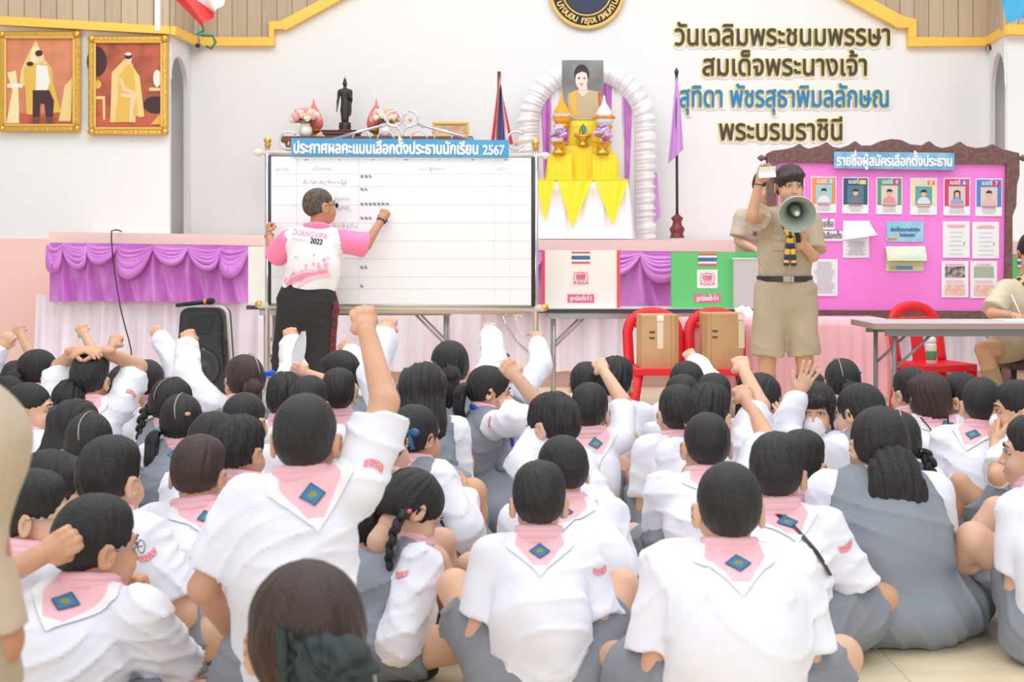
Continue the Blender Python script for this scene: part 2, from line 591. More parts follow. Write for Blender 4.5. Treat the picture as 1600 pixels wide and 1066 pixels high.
def plank_mat(name, base, dark, width):
    m, nt, b = nodes_mat(name, .6)
    tc = nt.nodes.new('ShaderNodeTexCoord'); sp = nt.nodes.new('ShaderNodeSeparateXYZ'); nt.links.new(tc.outputs['Object'], sp.inputs[0])
    def M(op, a, c=None):
        n = nt.nodes.new('ShaderNodeMath'); n.operation = op
        for i, v in enumerate((a, c)):
            if v is None: continue
            if isinstance(v, (int, float)): n.inputs[i].default_value = v
            else: nt.links.new(v, n.inputs[i])
        return n.outputs[0]
    u = M('DIVIDE', M('ADD', sp.outputs[0], sp.outputs[1]), width); fr = M('FRACT', u); fl = M('FLOOR', u)
    wn = nt.nodes.new('ShaderNodeTexWhiteNoise'); wn.noise_dimensions = '1D'; nt.links.new(fl, wn.inputs['W'])
    mp = nt.nodes.new('ShaderNodeMapping'); mp.inputs['Scale'].default_value = (14, 14, 1.2); nt.links.new(tc.outputs['Object'], mp.inputs[0])
    nz = nt.nodes.new('ShaderNodeTexNoise'); nz.inputs['Scale'].default_value = 2.2; nz.inputs['Detail'].default_value = 4; nt.links.new(mp.outputs[0], nz.inputs['Vector'])
    f = M('ADD', M('MULTIPLY', wn.outputs['Value'], .45), M('MULTIPLY', nz.outputs['Fac'], .6))
    mx = nt.nodes.new('ShaderNodeMix'); mx.data_type = 'RGBA'; mx.inputs['A'].default_value = lin(base); mx.inputs['B'].default_value = lin(dark); nt.links.new(f, mx.inputs['Factor'])
    g = M('LESS_THAN', fr, .05); m2 = nt.nodes.new('ShaderNodeMix'); m2.data_type = 'RGBA'
    nt.links.new(mx.outputs['Result'], m2.inputs['A']); m2.inputs['B'].default_value = lin((120, 98, 78)); nt.links.new(g, m2.inputs['Factor'])
    nt.links.new(m2.outputs['Result'], b.inputs['Base Color'])
    return m

def wall_mat(name, rgb, line=.32):
    m, nt, b = nodes_mat(name, .75)
    b.inputs['Base Color'].default_value = lin(rgb)
    tc = nt.nodes.new('ShaderNodeTexCoord'); sp = nt.nodes.new('ShaderNodeSeparateXYZ'); nt.links.new(tc.outputs['Object'], sp.inputs[0])
    d = nt.nodes.new('ShaderNodeMath'); d.operation = 'DIVIDE'; nt.links.new(sp.outputs[2], d.inputs[0]); d.inputs[1].default_value = line
    fr = nt.nodes.new('ShaderNodeMath'); fr.operation = 'FRACT'; nt.links.new(d.outputs[0], fr.inputs[0])
    lt = nt.nodes.new('ShaderNodeMath'); lt.operation = 'GREATER_THAN'; nt.links.new(fr.outputs[0], lt.inputs[0]); lt.inputs[1].default_value = .04
    bp = nt.nodes.new('ShaderNodeBump'); bp.inputs['Strength'].default_value = .25; bp.inputs['Distance'].default_value = .006
    nt.links.new(lt.outputs[0], bp.inputs['Height']); nt.links.new(bp.outputs[0], b.inputs['Normal'])
    return m

M_FLOOR = floor_mat()
M_WALL = wall_mat('white_painted_wall', (238, 238, 238))
M_WALLP = mat('white_plaster', (234, 234, 234), .8, bump=(8, .05))
M_BEIGE = mat('beige_passage_wall', (200, 190, 180), .8)
M_PINKW = mat('pink_painted_wall', (250, 208, 204), .7, bump=(6, .06))
M_PINKL = mat('pale_pink_paint', (250, 218, 212), .7)
M_PLANK = plank_mat('wood_planks', (212, 192, 164), (176, 154, 130), .155)
M_TRIM = mat('yellow_trim_paint', (252, 204, 88), .5)

mb = MB(); mb.box((0, 5.0, -.05), (20, 24, .1), M_FLOOR); struct(mb.build('floor'))
YB, YL = 14.15, 12.95
mb = MB(); mb.box((.85, YB + .1, 4), (8.9, .2, 8), M_WALL); struct(mb.build('wall_back'))
mb = MB(); mb.box((-6.4, YL + .03, 4), (6.2, .06, 8), M_WALL); struct(mb.build('wall_left'))
mb = MB(); mb.box((7.29, 13.03, 4), (5.0, .06, 8), M_WALL); struct(mb.build('wall_right'))

def arch_wall(name, p0, p1, a0, a1, z_spring, z_top, out, thick=.16):
    """wall from p0 to p1 (plan points) with an arched opening between distances a0 and a1"""
    p0, p1 = Vector((*p0, 0)), Vector((*p1, 0)); d = (p1 - p0); L = d.length; d.normalize()
    n = Vector((*out, 0)).normalized()
    M = Matrix(((d.x, n.x, 0, p0.x), (d.y, n.y, 0, p0.y), (0, 0, 1, 0), (0, 0, 0, 1)))
    arc = []
    for i in range(17):
        t = math.pi * i / 16
        arc.append(((a0 + a1) / 2 - (a1 - a0) / 2 * math.cos(t), z_spring + (z_top - z_spring) * math.sin(t)))
    mb = MB()
    if a0 > 0: mb.prism([(0, 0), (a0, 0), (a0, z_spring), (0, z_spring)], 0, thick, M_WALLP, M)
    mb.prism([(a1, 0), (L, 0), (L, z_spring), (a1, z_spring)], 0, thick, M_WALLP, M)
    for i in range(16):
        (x0, z0), (x1, z1) = arc[i], arc[i + 1]
        mb.prism([(x0, z0), (x1, z1), (x1, 8), (x0, 8)], 0, thick, M_WALLP, M)
    if a0 > 0: mb.prism([(0, z_spring), (a0, z_spring), (a0, 8), (0, 8)], 0, thick, M_WALLP, M)
    mb.prism([(a1, z_spring), (L, z_spring), (L, 8), (a1, 8)], 0, thick, M_WALLP, M)
    return struct(mb.build(name))
arch_wall('wall_stage_left', (-3.285, YL + .02), (-3.38, YB), .0, .98, 2.84, 3.12, (-1, 0), .045)
arch_wall('wall_stage_right', (4.775, 13.03), (5.02, YB), .0, .98, 2.80, 3.17, (1, 0), .045)
mb = MB(); mb.box((-4.7, 14.6, 2), (.1, 3.0, 4), M_BEIGE); mb.box((-4.2, 15.6, 2), (1.6, .1, 4), M_BEIGE); struct(mb.build('wall_passage_left'))
mb = MB(); mb.box((6.0, 14.6, 2), (.1, 3.0, 4), M_BEIGE); mb.box((5.5, 15.6, 2), (1.6, .1, 4), M_BEIGE); struct(mb.build('wall_passage_right'))
mb = MB(); mb.box((5.36, 14.55, 2.05), (.14, .5, 1.55), mat('brown_door', (120, 98, 88), .5)); struct(mb.build('door_1'))

mb = MB(); mb.box((-3.95, 14.75, 3.25), (.8, .06, .66), mat('dark_green_grille', (70, 84, 78), .6)); struct(mb.build('window_1'))
for i, (px, y) in enumerate(((276, 107), (284, 113), (290, 121))):
    c = P(px, y, 14.68); lm = mat('lamp_white', (255, 255, 255), .4); lm.node_tree.nodes['Principled BSDF'].inputs['Emission Color'].default_value = (1, 1, 1, 1); lm.node_tree.nodes['Principled BSDF'].inputs['Emission Strength'].default_value = 1.6
    o = thing('fluorescent_lamp', 'bright fluorescent lamp seen through the left stage arch', 'lamp', c, group='lamps beyond the left arch')
    mb = MB(); mb.box((0, 0, 0), (.07, .03, .022), lm, bevel=.006); mb.build('tube', o); mb = MB(); mb.box((0, .025, .012), (.08, .02, .02), M_BEIGE); mb.build('housing', o)
# pink wainscot and base
mb = MB(); mb.box((-6.75, YL - .01, .65), (5.5, .03, 1.30), M_PINKW); mb.box((-6.75, YL - .025, .14), (5.5, .05, .28), M_PINKL); struct(mb.build('wall_left_wainscot'))
mb = MB(); mb.box((7.9, 12.99, .65), (3.8, .03, 1.30), M_PINKW); struct(mb.build('wall_right_wainscot'))

def px_poly(pts, Y):
    return [((x - 800) * Y / F_PX, CAM_H - (y - HOR) * Y / F_PX) for x, y in pts]
def px_prism(name, pieces, m):
    mb = MB()
    for i, (pts, Y, th) in enumerate(pieces): mb.prism(px_poly(pts, Y - .006 * i), Y - .006 * i, Y + th - .004 * i, m)
    return struct(mb.build(name))
# wooden cladding above the yellow trim
PL = YB - .05
px_prism('wall_back_cladding', [([(310, 66), (310, -260), (426, -260), (426, 66)], PL, .05), ([(426, 38), (426, -260), (450, -260), (450, 38)], PL, .05), ([(450, 38), (450, -260), (760, -260), (560, -20)], PL, .05),
    ([(1423, 66), (1423, -260), (1546, -260), (1546, 66)], PL, .05), ([(1405, 36), (1405, -260), (1423, -260), (1423, 36)], PL, .05), ([(1290, -30), (1120, -260), (1405, -260), (1405, 36)], PL, .05)], M_PLANK)
px_prism('wall_left_cladding', [([(-300, 30), (-300, -260), (264, -260), (264, 48)], YL - .05, .05)], M_PLANK)
px_prism('wall_right_cladding', [([(1575, 46), (1575, -260), (1900, -260), (1900, 46)], 12.95, .05)], M_PLANK)
def quadwall(name, a, b, zl, zh, m, off=.04):
    (x0, y0, l0, h0), (x1, y1, l1, h1) = a, b
    mb = MB(); V = [(x0, y0, l0), (x1, y1, l1), (x1, y1, h1), (x0, y0, h0)]
    V += [(x + off, y, z) for x, y, z in V]
    mb.add(V, [(0, 1, 2, 3), (7, 6, 5, 4), (0, 4, 5, 1), (1, 5, 6, 2), (2, 6, 7, 3), (3, 7, 4, 0)], m)
    return struct(mb.build(name))
def zz(y, Y): return CAM_H - (y - HOR) * Y / F_PX
quadwall('wall_stage_left_cladding', (-3.29, YL - .02, zz(46, YL), 7), (-3.37, YB - .06, zz(62, YB), 7), 0, 0, M_PLANK)
quadwall('wall_stage_right_cladding', (4.75, 13.0, zz(46, 13), 7), (4.98, YB - .06, zz(62, YB), 7), 0, 0, M_PLANK)
# yellow trim
T = YB - .10
px_prism('trim_1', [([(312, 71), (428, 71), (428, 58), (312, 58)], T, .1), ([(420, 58), (428, 58), (428, 45), (420, 33)], T, .1), ([(428, 45), (449, 45), (449, 33), (420, 33)], T, .1),
                    ([(445, 47), (600, -38), (592, -50), (438, 33)], T, .1)], M_TRIM)
px_prism('trim_2', [([(1420, 72), (1544, 71), (1544, 58), (1420, 58)], T, .1), ([(1420, 58), (1432, 58), (1432, 30), (1420, 43)], T, .1), ([(1403, 43), (1420, 43), (1432, 30), (1411, 25)], T, .1),
                    ([(1260, -37), (1403, 43), (1411, 25), (1270, -52)], T, .1)], M_TRIM)
px_prism('trim_3', [([(-260, 24), (265, 53), (265, 41), (-260, 9)], YL - .1, .1)], M_TRIM)
px_prism('trim_4', [([(1574, 53), (1900, 56), (1900, 40), (1574, 38)], 12.9, .1)], M_TRIM)
mb = MB(); mb.box(P(247, 4, YL - .08), (.05, .05, .55), M_WALLP); struct(mb.build('trim_7'))
quadwall('trim_5', (-3.27, YL - .08, zz(54, YL - .08), zz(41, YL - .08)), (-3.33, T, zz(71, T), zz(58, T)), 0, 0, M_TRIM, .05)
quadwall('trim_6', (4.74, 12.92, zz(54, 12.92), zz(39, 12.92)), (4.95, T, zz(70, T), zz(58, T)), 0, 0, M_TRIM, .05)

# ================================================================ STAGE
SATINP = mat('purple_satin', (200, 106, 202), .30, bump=(6, .9), vary=(3, (212, 130, 214)), sheen=.3)
SATINW = mat('white_pink_satin', (242, 233, 241), .30, bump=(5, .5), sheen=.2, vary=(2.5, (240, 222, 234)))
YS = 11.75
mb = MB()
mb.box((1.2, 12.92, .62), (10.4, 2.3, 1.24), M_PINKL)
a = [P(75, 362, YS - .05), P(850, 374.5, YS - .05), P(1700, 377, YS - .05)]; b_ = [P(75, 379, YS - .05), P(850, 391, YS - .05), P(1700, 399, YS - .05)]
for i in range(2):
    V = [b_[i], b_[i + 1], a[i + 1], a[i]]; V += [v + Vector((0, 2.35, 0)) for v in V]
    mb.add(V, [(0, 1, 2, 3), (7, 6, 5, 4), (0, 4, 5, 1), (1, 5, 6, 2), (2, 6, 7, 3), (3, 7, 4, 0)], mat('stage_edge_pink', (250, 216, 208), .6))
mb.box((1.2, YS - .02, .075), (10.4, .1, .15), M_PINKW)
st = struct(mb.build('stage_floor'))

def smooth_noise(seed):
    r = random.Random(seed); w = [(r.uniform(2, 9), r.uniform(0, 6.28), r.uniform(.4, 1)) for _ in range(5)]
    return lambda x: sum(a * math.sin(f * x + p) for f, p, a in w) / 3

def skirt(name, label, x0, x1, zt, zb, Y, m, seed, period=.14, amp=.028, flare=.07, cat='stage skirt'):
    nz = smooth_noise(seed)
    n = int((x1 - x0) / .018)
    def fn(u, v):
        x = x0 + (x1 - x0) * u; ph = x / period * 6.283 + 1.6 * nz(x)
        return Vector((x + .012 * math.sin(ph * .5) * v, Y - flare * v - amp * (.35 + .65 * v) * (math.sin(ph) + .35 * math.sin(2.3 * ph)), zt + (zb - zt) * v))
    mb = MB(); mb.grid(fn, n, 14, m)
    return tag(mb.build(name), label, cat)
skirt('stage_skirt', 'pleated white satin skirt hanging along the stage front below the purple valance', -4.12, 6.2, .80, .14, YS - .12, SATINW, 3, .17, .042)

def valance(px0, px1, y0, y1, yb0, yb1, knots, label, seed):
    Y = YS - .22
    A, B = P(px0, y0, Y), P(px1, y1, Y); C, D = P(px0, yb0, Y), P(px1, yb1, Y)
    nz = smooth_noise(seed); L = B.x - A.x
    ks = [(P(k, 0, Y).x - A.x) / L for k in knots]
    def fn(u, v):
        p = A.lerp(B, u).lerp(C.lerp(D, u), v)
        y = 0
        for k in ks:
            dx = (u - k) * L
            y -= .085 * math.exp(-((dx - .02 * v) / (.028 + .02 * v)) ** 2) * (.4 + .6 * v)
            y -= .05 * math.exp(-((dx + .07 * v) / (.025 + .02 * v)) ** 2) * v
            y += .035 * math.exp(-((dx - .09 * v) / .03) ** 2) * v
            y -= .03 * math.exp(-((dx - .15 * v) / .035) ** 2) * v
        y += .012 * nz(u * L * 2.2) * v
        return p + Vector((0, y, .012 * nz(u * L * 3 + 2) * v))
    mb = MB(); mb.grid(fn, int(L / .016), 24, SATINP)
    H = A.z - C.z
    ends = ([0.0] if ks[0] > .05 else []) + ks + ([1.0] if ks[-1] < .96 else [])
    for i in range(len(ends) - 1):
        k0, k1 = ends[i], ends[i + 1]; w = (k1 - k0) * L
        sag = (.34 + .10 * math.sin(i * 2.3 + seed)) * H
        for r_ in range(5):
            f = (r_ + 1) / 5.0
            pts = []
            for j in range(17):
                t = j / 16
                base = A.lerp(B, k0 + (k1 - k0) * t)
                s = 1 - abs(2 * t - 1) ** 2.2
                pts.append(base + Vector((.05 * math.sin(t * 3.14) * math.sin(i * 1.7), -.05 - .05 * f * s, -.02 - sag * f * s * (1 + .12 * math.sin(3 * i + r_)))))
            mb.tube(pts, [.016 + .034 * math.sin(math.pi * j / 16) * (.5 + .5 * f) for j in range(17)], SATINP, 8, flat=.6)
    return tag(mb.build('stage_valance'), label, 'valance', 'purple satin valances on the stage front')
valance(78, 389, 379, 385, 470, 473, [100, 139, 186, 241, 295, 347], 'purple satin swagged valance on the stage front left of the whiteboard', 1)
valance(760, 1300, 391, 396, 479, 484, [780, 850, 918, 1000, 1080, 1150, 1220], 'purple satin swagged valance between the white and green voting booths', 2)
valance(1300, 1690, 396, 400, 486, 490, [1340, 1410, 1480, 1550, 1630], 'purple satin valance mostly hidden behind the pink notice board', 5)
# ================================================================ OBJECTS ON THE STAGE AND WALL
GOLD = mat('gold_leaf', (226, 178, 84), .3, metal=.75, bump=(40, .4))
GOLDP = mat('gold_paint', (232, 196, 110), .45)
WOODR = mat('red_brown_wood', (112, 62, 56), .45, bump=(12, .15), stretch=(1, 1, .2))
YELLOW = mat('yellow_satin', (248, 218, 24), .4, bump=(8, .4), sheen=.2)
WHITES = mat('white_satin', (246, 245, 248), .4, bump=(8, .4))
METAL = mat('brushed_steel', (186, 186, 192), .3, metal=.85)
DARKM = mat('dark_metal', (70, 68, 74), .4, metal=.5)
WHITEP = mat('white_paper', (246, 246, 247), .8)
BLACK = mat('black_plastic', (36, 37, 40), .5)
def flat(name, rgb, rough=.7): return mat(name, rgb, rough)

# ---- wall lettering
M_LD = flat('dark_letter_foam', (72, 66, 64)); M_LB = flat('blue_letter_foam', (38, 132, 196)); M_LY = flat('yellow_letter_foam', (250, 228, 120)); M_LW = flat('white_letter_foam', (250, 250, 248))
for s, x0, x1, yb, em, m, lab in (("วันเฉลิมพระชนมพรรษา", 1053, 1392, 71, 46, M_LD, 'top line of dark raised Thai wall lettering edged in yellow'),
                              ("สมเด็จพระนางเจ้า", 1096, 1356, 118, 46, M_LD, 'second line of dark raised Thai wall lettering edged in yellow'),
                              ("สุทิดา พัชรสุธาพิมลลักษณ", 1060, 1390, 167, 46, M_LB, 'blue line of raised Thai wall lettering edged in yellow'),
                              ("พระบรมราชินี", 1122, 1318, 219, 46, M_LD, 'bottom line of dark raised Thai wall lettering above the notice board')):
    Y = YB - .02; k = Y / F_PX; at = P(x0, yb, Y)
    mb = MB(); lettering(mb, s, (0, 0, 0), em * k, (x1 - x0) * k, M_LY, .0125, .030)
    o = mb.build('wall_lettering', None, at); tag(o, lab, 'wall lettering', 'raised wall lettering beside the altar')
    mb = MB(); lettering(mb, s, (0, -.012, 0), em * k, (x1 - x0) * k, m, .0042, .034); mb.build('letter_face', o)
    mb = MB(); lettering(mb, s, (.012, .012, -.012), em * k, (x1 - x0) * k, M_LW, .024, .014); mb.build('letter_backing', o)

# ---- round seal
c = P(917, -14, YB - .05); k = YB / F_PX
o = thing('wall_seal', 'round black and gold seal with Thai lettering high on the back wall', 'wall seal', c)
def disc(r, y, m, nm, par):
    mb = MB(); mb.prism([(r * math.cos(t * .0982), r * math.sin(t * .0982)) for t in range(64)], y, y + .02, m); return mb.build(nm, par)
NV = flat('navy_black', (40, 40, 52))
disc(56 * k, 0, NV, 'disc', o)
mb = MB(); mb.tube([(57 * k * math.cos(t * .1309), -.005, 57 * k * math.sin(t * .1309)) for t in range(48)], .022, GOLDP, 8, closed=True); mb.build('rim', o)
mb = MB(); mb.tube([(38 * k * math.cos(t * .1309), -.005, 38 * k * math.sin(t * .1309)) for t in range(48)], .010, GOLDP, 8, closed=True); mb.build('inner_ring', o)
disc(35 * k, -.006, flat('seal_slate', (58, 66, 88)), 'centre', o)
mb = MB(); mb.prism([(x * k, z * k) for x, z in ((-24, 4), (0, 7), (24, 4), (24, 24), (0, 28), (-24, 24))], -.02, 0, flat('seal_book_page', (235, 228, 205))); mb.prism([(x * k, z * k) for x, z in ((-27, 1), (0, 3), (27, 1), (27, 5), (0, 8), (-27, 5))], -.014, 0, GOLDP); mb.build('book_emblem', o)
mb = MB(); seq = ['บ', 'า', 'ง', 'บ', 'อ', 'น', ' ', 'ก', 'รุ', 'ง', 'เ', 'ท', 'พ', 'ม', 'ห', 'า', 'น', 'ค', 'ร']
for i, ch in enumerate(seq):
    if ch == ' ': continue
    a = math.radians(200 + 150 * i / (len(seq) - 1)); r = 50.5 * k
    R = Matrix.Rotation(-(a + math.pi / 2), 4, 'Y')
    lettering(mb, ch, (r * math.cos(a), -.012, r * math.sin(a)), 15 * k, None, GOLDP, .003, .004, R)
mb.build('lettering', o)

# ---- framed paintings on the left wall
def frame_rect(mb, x0, x1, z0, z1, w, y, d, m, prof=True):
    for a, b in (((x0, z0), (x1, z0 + w)), ((x0, z1 - w), (x1, z1)), ((x0, z0 + w), (x0 + w, z1 - w)), ((x1 - w, z0 + w), (x1, z1 - w))):
        cx, cz = (a[0] + b[0]) / 2, (a[1] + b[1]) / 2
        mb.box((cx, y, cz), (b[0] - a[0], d, b[1] - a[1]), m, bevel=.012 if prof else .003)
def painting(px0, px1, y0, y1, label, bgc, kind):
    Y = YL - .06; k = Y / F_PX; W = (px1 - px0) * k; H = (y1 - y0) * k
    c = P((px0 + px1) / 2, (y0 + y1) / 2, Y)
    o = thing('framed_painting', label, 'painting', c, group='gold framed paintings on the left wall')
    mb = MB(); frame_rect(mb, -W / 2, W / 2, -H / 2, H / 2, .055, 0, .06, GOLD); frame_rect(mb, -W / 2 + .05, W / 2 - .05, -H / 2 + .05, H / 2 - .05, .022, -.018, .03, GOLDP)
    for sx in (-1, 1):
        for sz in (-1, 1): mb.sphere((sx * (W / 2 - .03), -.03, sz * (H / 2 - .03)), (.035, .018, .035), GOLD, 8)
    mb.build('frame', o)
    mb = MB(); w, h = W / 2 - .06, H / 2 - .06
    cv = mat('canvas_' + kind, bgc, .6, vary=(5, tuple(int(v * (.78 if kind == 'b' else .93)) for v in bgc)))
    mb.box((0, .01, 0), (2 * w, .02, 2 * h), cv)
    fl = mat('canvas_floor_' + kind, (196, 96, 70), .6)
    mb.prism([(-w, -h), (w, -h), (w, -h * .72), (-w, -h * .72)], -.0015, 0, fl)
    y = [-.002]
    def pg(pts, m):
        y[0] -= .0008; mb.prism([(x * w, z * h) for x, z in pts], y[0], y[0] + .0006, m)
    def ov(cx, cz, rx, rz, m, n=20): pg([(cx + rx * math.cos(6.283 * t / n), cz + rz * math.sin(6.283 * t / n)) for t in range(n)], m)
    g1 = flat('paint_ochre', (236, 206, 136)); g2 = flat('paint_cream', (244, 226, 178)); sk = flat('paint_skin', (240, 205, 165)); dk = flat('paint_dark', (72, 44, 50)); br = flat('paint_brown', (168, 104, 62)); yl = flat('paint_yellow', (228, 186, 84)); wh = flat('paint_white', (240, 236, 226))
    if kind == 'a':
        pg([(-.55, .25), (-.38, .55), (-.12, .95), (.1, .55), (.34, .3), (.4, -.1), (-.6, -.1)], g1); ov(-.12, .5, .16, .3, g2)
        pg([(-.98, -.95), (-.8, -.2), (-.95, .2), (-.7, .25), (-.62, -.2), (-.6, -.95)], g2); pg([(-.95, -.05), (-.5, -.05), (-.5, -.14), (-.95, -.14)], wh)
        pg([(.55, -.9), (.72, -.1), (.95, .1), (.9, -.9)], g1)
        pg([(-.42, -.15), (-.45, .28), (-.2, .42), (.28, .38), (.4, -.05), (.62, -.7), (.3, -.72), (.2, -.2), (-.1, -.75), (-.38, -.75)], yl)
        pg([(-.1, .38), (.22, .36), (.3, 0), (.2, -.22), (-.12, -.2)], wh); ov(.04, .55, .09, .13, sk); ov(-.02, .64, .11, .07, dk); ov(-.28, .4, .1, .05, dk)
        pg([(-.2, -.2), (.28, -.2), (.42, -.45), (.36, -.98), (.2, -.98), (.14, -.5), (.02, -.5), (-.02, -.98), (-.2, -.98), (-.2, -.6)], dk)
        for i in range(4): pg([(-.3, -.82 - i * .04), (.5, -.82 - i * .04), (.5, -.835 - i * .04), (-.3, -.835 - i * .04)], br)
    else:
        ov(-.95, .55, .3, .35, dk); ov(.8, -.45, .35, .2, dk)
        pg([(-.55, -.85), (-.5, .3), (-.1, .62), (.12, .5), (.3, -.1), (.2, -.85)], g1); pg([(-.98, -.25), (-.7, -.25), (-.7, -.8), (-.76, -.8), (-.78, -.32), (-.98, -.32)], g1); ov(-.93, .02, .12, .1, yl)
        pg([(.62, -.05), (.98, -.05), (.98, -.13), (.62, -.13)], g1); ov(.86, .16, .12, .2, wh); pg([(.66, -.9), (.78, -.8), (.95, -.65), (.95, -.9)], yl)
        pg([(-.28, .2), (-.1, .42), (.16, .42), (.34, .2), (.42, -.7), (.2, -.72), (.12, -.3), (-.0, -.85), (-.4, -.85), (-.3, -.3)], yl); pg([(.16, .38), (.34, .2), (.48, -.72), (.3, -.74)], g1)
        pg([(-.22, -.18), (.3, -.2), (.22, -.3), (.1, -.85), (.02, -.85), (.06, -.3), (-.22, -.26)], sk); pg([(-.3, .15), (-.2, .18), (-.08, -.06), (.28, -.16), (.26, -.22), (-.16, -.14)], sk)
        ov(.02, .58, .085, .12, sk); ov(.0, .67, .1, .07, dk); ov(0, .72, .1, .035, wh); pg([(.08, -.85), (.18, -.98), (.08, -.98)], br)
    mb.build('canvas', o)
    return o
painting(-1, 126, 49, 206, 'gold framed painting of a seated figure in cream robes, left of the pair', (222, 142, 104), 'a')
painting(139, 263, 56, 211, 'gold framed painting of a seated woman in a yellow dress, nearer the stage arch', (196, 100, 74), 'b')

# ---- bunting cloths near the top edge
def cloth_poly(name, label, pts_px, Y, m, cat, z=0.03):
    mb = MB(); mb.prism(px_poly(pts_px, Y), Y, Y + z, m); return tag(mb.build(name), label, cat)
RED = flat('red_cloth', (232, 72, 72)); BLUEC = flat('blue_cloth', (66, 160, 206))
o = thing('hanging_flag', 'red and white cloth bunting tied up above the left stage corner', 'bunting', P(310, -20, 12.3))
def wavecloth(nm, par, quads, m):
    mb = MB(); a, b, c_, d = [P(x, y, 12.3) - P(310, -20, 12.3) for x, y in quads]
    mb.grid(lambda u, v: a.lerp(b, u).lerp(d.lerp(c_, u), v) + Vector((0, .05 * math.sin(u * 7 + v * 3) , 0)), 14, 10, m); return mb.build(nm, par)
wavecloth('red_band', o, [(262, -12), (292, -14), (336, 22), (316, 42)], RED)
wavecloth('white_band', o, [(290, -14), (362, -14), (352, 0), (336, 22)], flat('white_cloth', (240, 238, 240)))
mb = MB(); q = [P(x, y, 12.3) - P(310, -20, 12.3) for x, y in ((316, 40), (318, 48), (306, 54), (318, 55), (332, 56), (337, 66), (330, 76), (322, 72))]; mb.tube(q, .012, flat('green_tie', (40, 120, 80)), 6); mb.build('tie', o)
mb = MB(); A_ = P(1566, -16, 12.2); mb.grid(lambda u, v: P(1564 + 60 * u - 0 * v + 12 * v * (1 - u), -20 + 56 * v * (1 - .25 * u) , 12.2) + Vector((0, .06 * math.sin(5 * u + 3 * v), 0)), 14, 10, BLUEC)
tag(mb.build('hanging_flag'), 'blue cloth bunting hanging at the top right above the yellow trim', 'bunting')
for px, py, lab in ((310, 71, 'small grey wall camera under the yellow trim at the left stage corner'), (1548, 75, 'small grey wall camera under the yellow trim at the right stage corner')):
    mb = MB(); c = P(px, py, YB - .16); mb.box((0, .06, 0), (.05, .10, .05), METAL, bevel=.008); mb.tube([(0, 0, 0), (0, -.05, -.01)], .022, DARKM, 10)
    tag(mb.build('wall_camera', None, c), lab, 'camera', 'small wall cameras')

# ---- altar
AY = 13.25; AK = AY / F_PX; STZ = 1.29
def draped_box(name, parent, x0, x1, y0, y1, z0, z1, m, amp=.012, per=.07, seed=0, flare=.03):
    """cloth over a box: flat top, pleated sides"""
    nz = smooth_noise(seed); pts = []
    w, d = x1 - x0, y1 - y0; per_l = 2 * (w + d); n = int(per_l / .014)
    def edge(s):
        s %= per_l
        if s < w: return Vector((x0 + s, y0, 0)), Vector((0, -1, 0))
        s -= w
        if s < d: return Vector((x1, y0 + s, 0)), Vector((1, 0, 0))
        s -= d
        if s < w: return Vector((x1 - s, y1, 0)), Vector((0, 1, 0))
        s -= w
        return Vector((x0, y1 - s, 0)), Vector((-1, 0, 0))
    mb = MB(); nv = 10; V = []; F = []
    for j in range(nv + 1):
        v = j / nv
        for i in range(n):
            p, nn = edge(per_l * i / n); ph = per_l * i / n / per * 6.283 + 1.4 * nz(per_l * i / n)
            p = p + nn * (flare * v + amp * v ** .6 * (math.sin(ph) + .3 * math.sin(2.1 * ph)))
            p.z = z1 + (z0 - z1) * v; V.append(p)
    for j in range(nv):
        for i in range(n):
            k = (i + 1) % n; F.append((j * n + i, (j + 1) * n + i, (j + 1) * n + k, j * n + k))
    F.append(tuple(range(n))); mb.add(V, F, m, True)
    return mb.build(name, parent)
def px_x(px, Y): return (px - 800) * Y / F_PX

# arch backdrop with curtains
o = thing('altar_arch_backdrop', 'white ruffled satin arch with purple and white curtains behind the altar', 'backdrop', (px_x(917, 13.75), 13.75, STZ))
k = 13.75 / F_PX; Ro, Ri = 107 * k, 76 * k; zc_ = zz(199, 13.75) - STZ; Lst = zc_; tot = 2 * Lst + math.pi * (Ro + Ri) / 2
def arc_pt(s, r):
    if s < Lst: return Vector((-r, 0, s)), Vector((-1, 0, 0))
    if s < Lst + math.pi * (Ro + Ri) / 2:
        a = math.pi - (s - Lst) / ((Ro + Ri) / 2); return Vector((r * math.cos(a), 0, zc_ + r * math.sin(a))), Vector((math.cos(a), 0, math.sin(a)))
    s -= Lst + math.pi * (Ro + Ri) / 2; return Vector((r, 0, Lst - s)), Vector((1, 0, 0))
nz = smooth_noise(8)
def fn(u, v):
    s = tot * u; r = Ri + (Ro - Ri) * v
    p, n_ = arc_pt(s, r); ph = s * 62 + 2.5 * nz(s * 3) + 1.5 * v
    return p + Vector((0, -.075 * math.sin(math.pi * v) - .016 * math.sin(ph) * (.3 + .7 * v) - .008 * math.sin(2.3 * ph), 0)) + n_ * (.008 * math.sin(ph) * v)
mb = MB(); mb.grid(fn, 460, 10, WHITES); mb.build('ruffled_border', o)
nz2 = smooth_noise(9)
def curtain(nm, x_fn0, x_fn1, m):
    mb = MB()
    def f(u, v):
        x0_, x1_ = x_fn0(v), x_fn1(v); x = x0_ + (x1_ - x0_) * u; zt = zc_ + math.sqrt(max((Ri + .03) ** 2 - min(abs(x), Ri) ** 2, 0))
        return Vector((x, .06 - .02 * math.sin(x * 95 + 2 * nz2(x * 8)) , zt * (1 - v) + .0 * v))
    mb.grid(f, 40, 16, m); return mb.build(nm, o)
curtain('white_curtain', lambda v: -Ri, lambda v: Ri, WHITES)
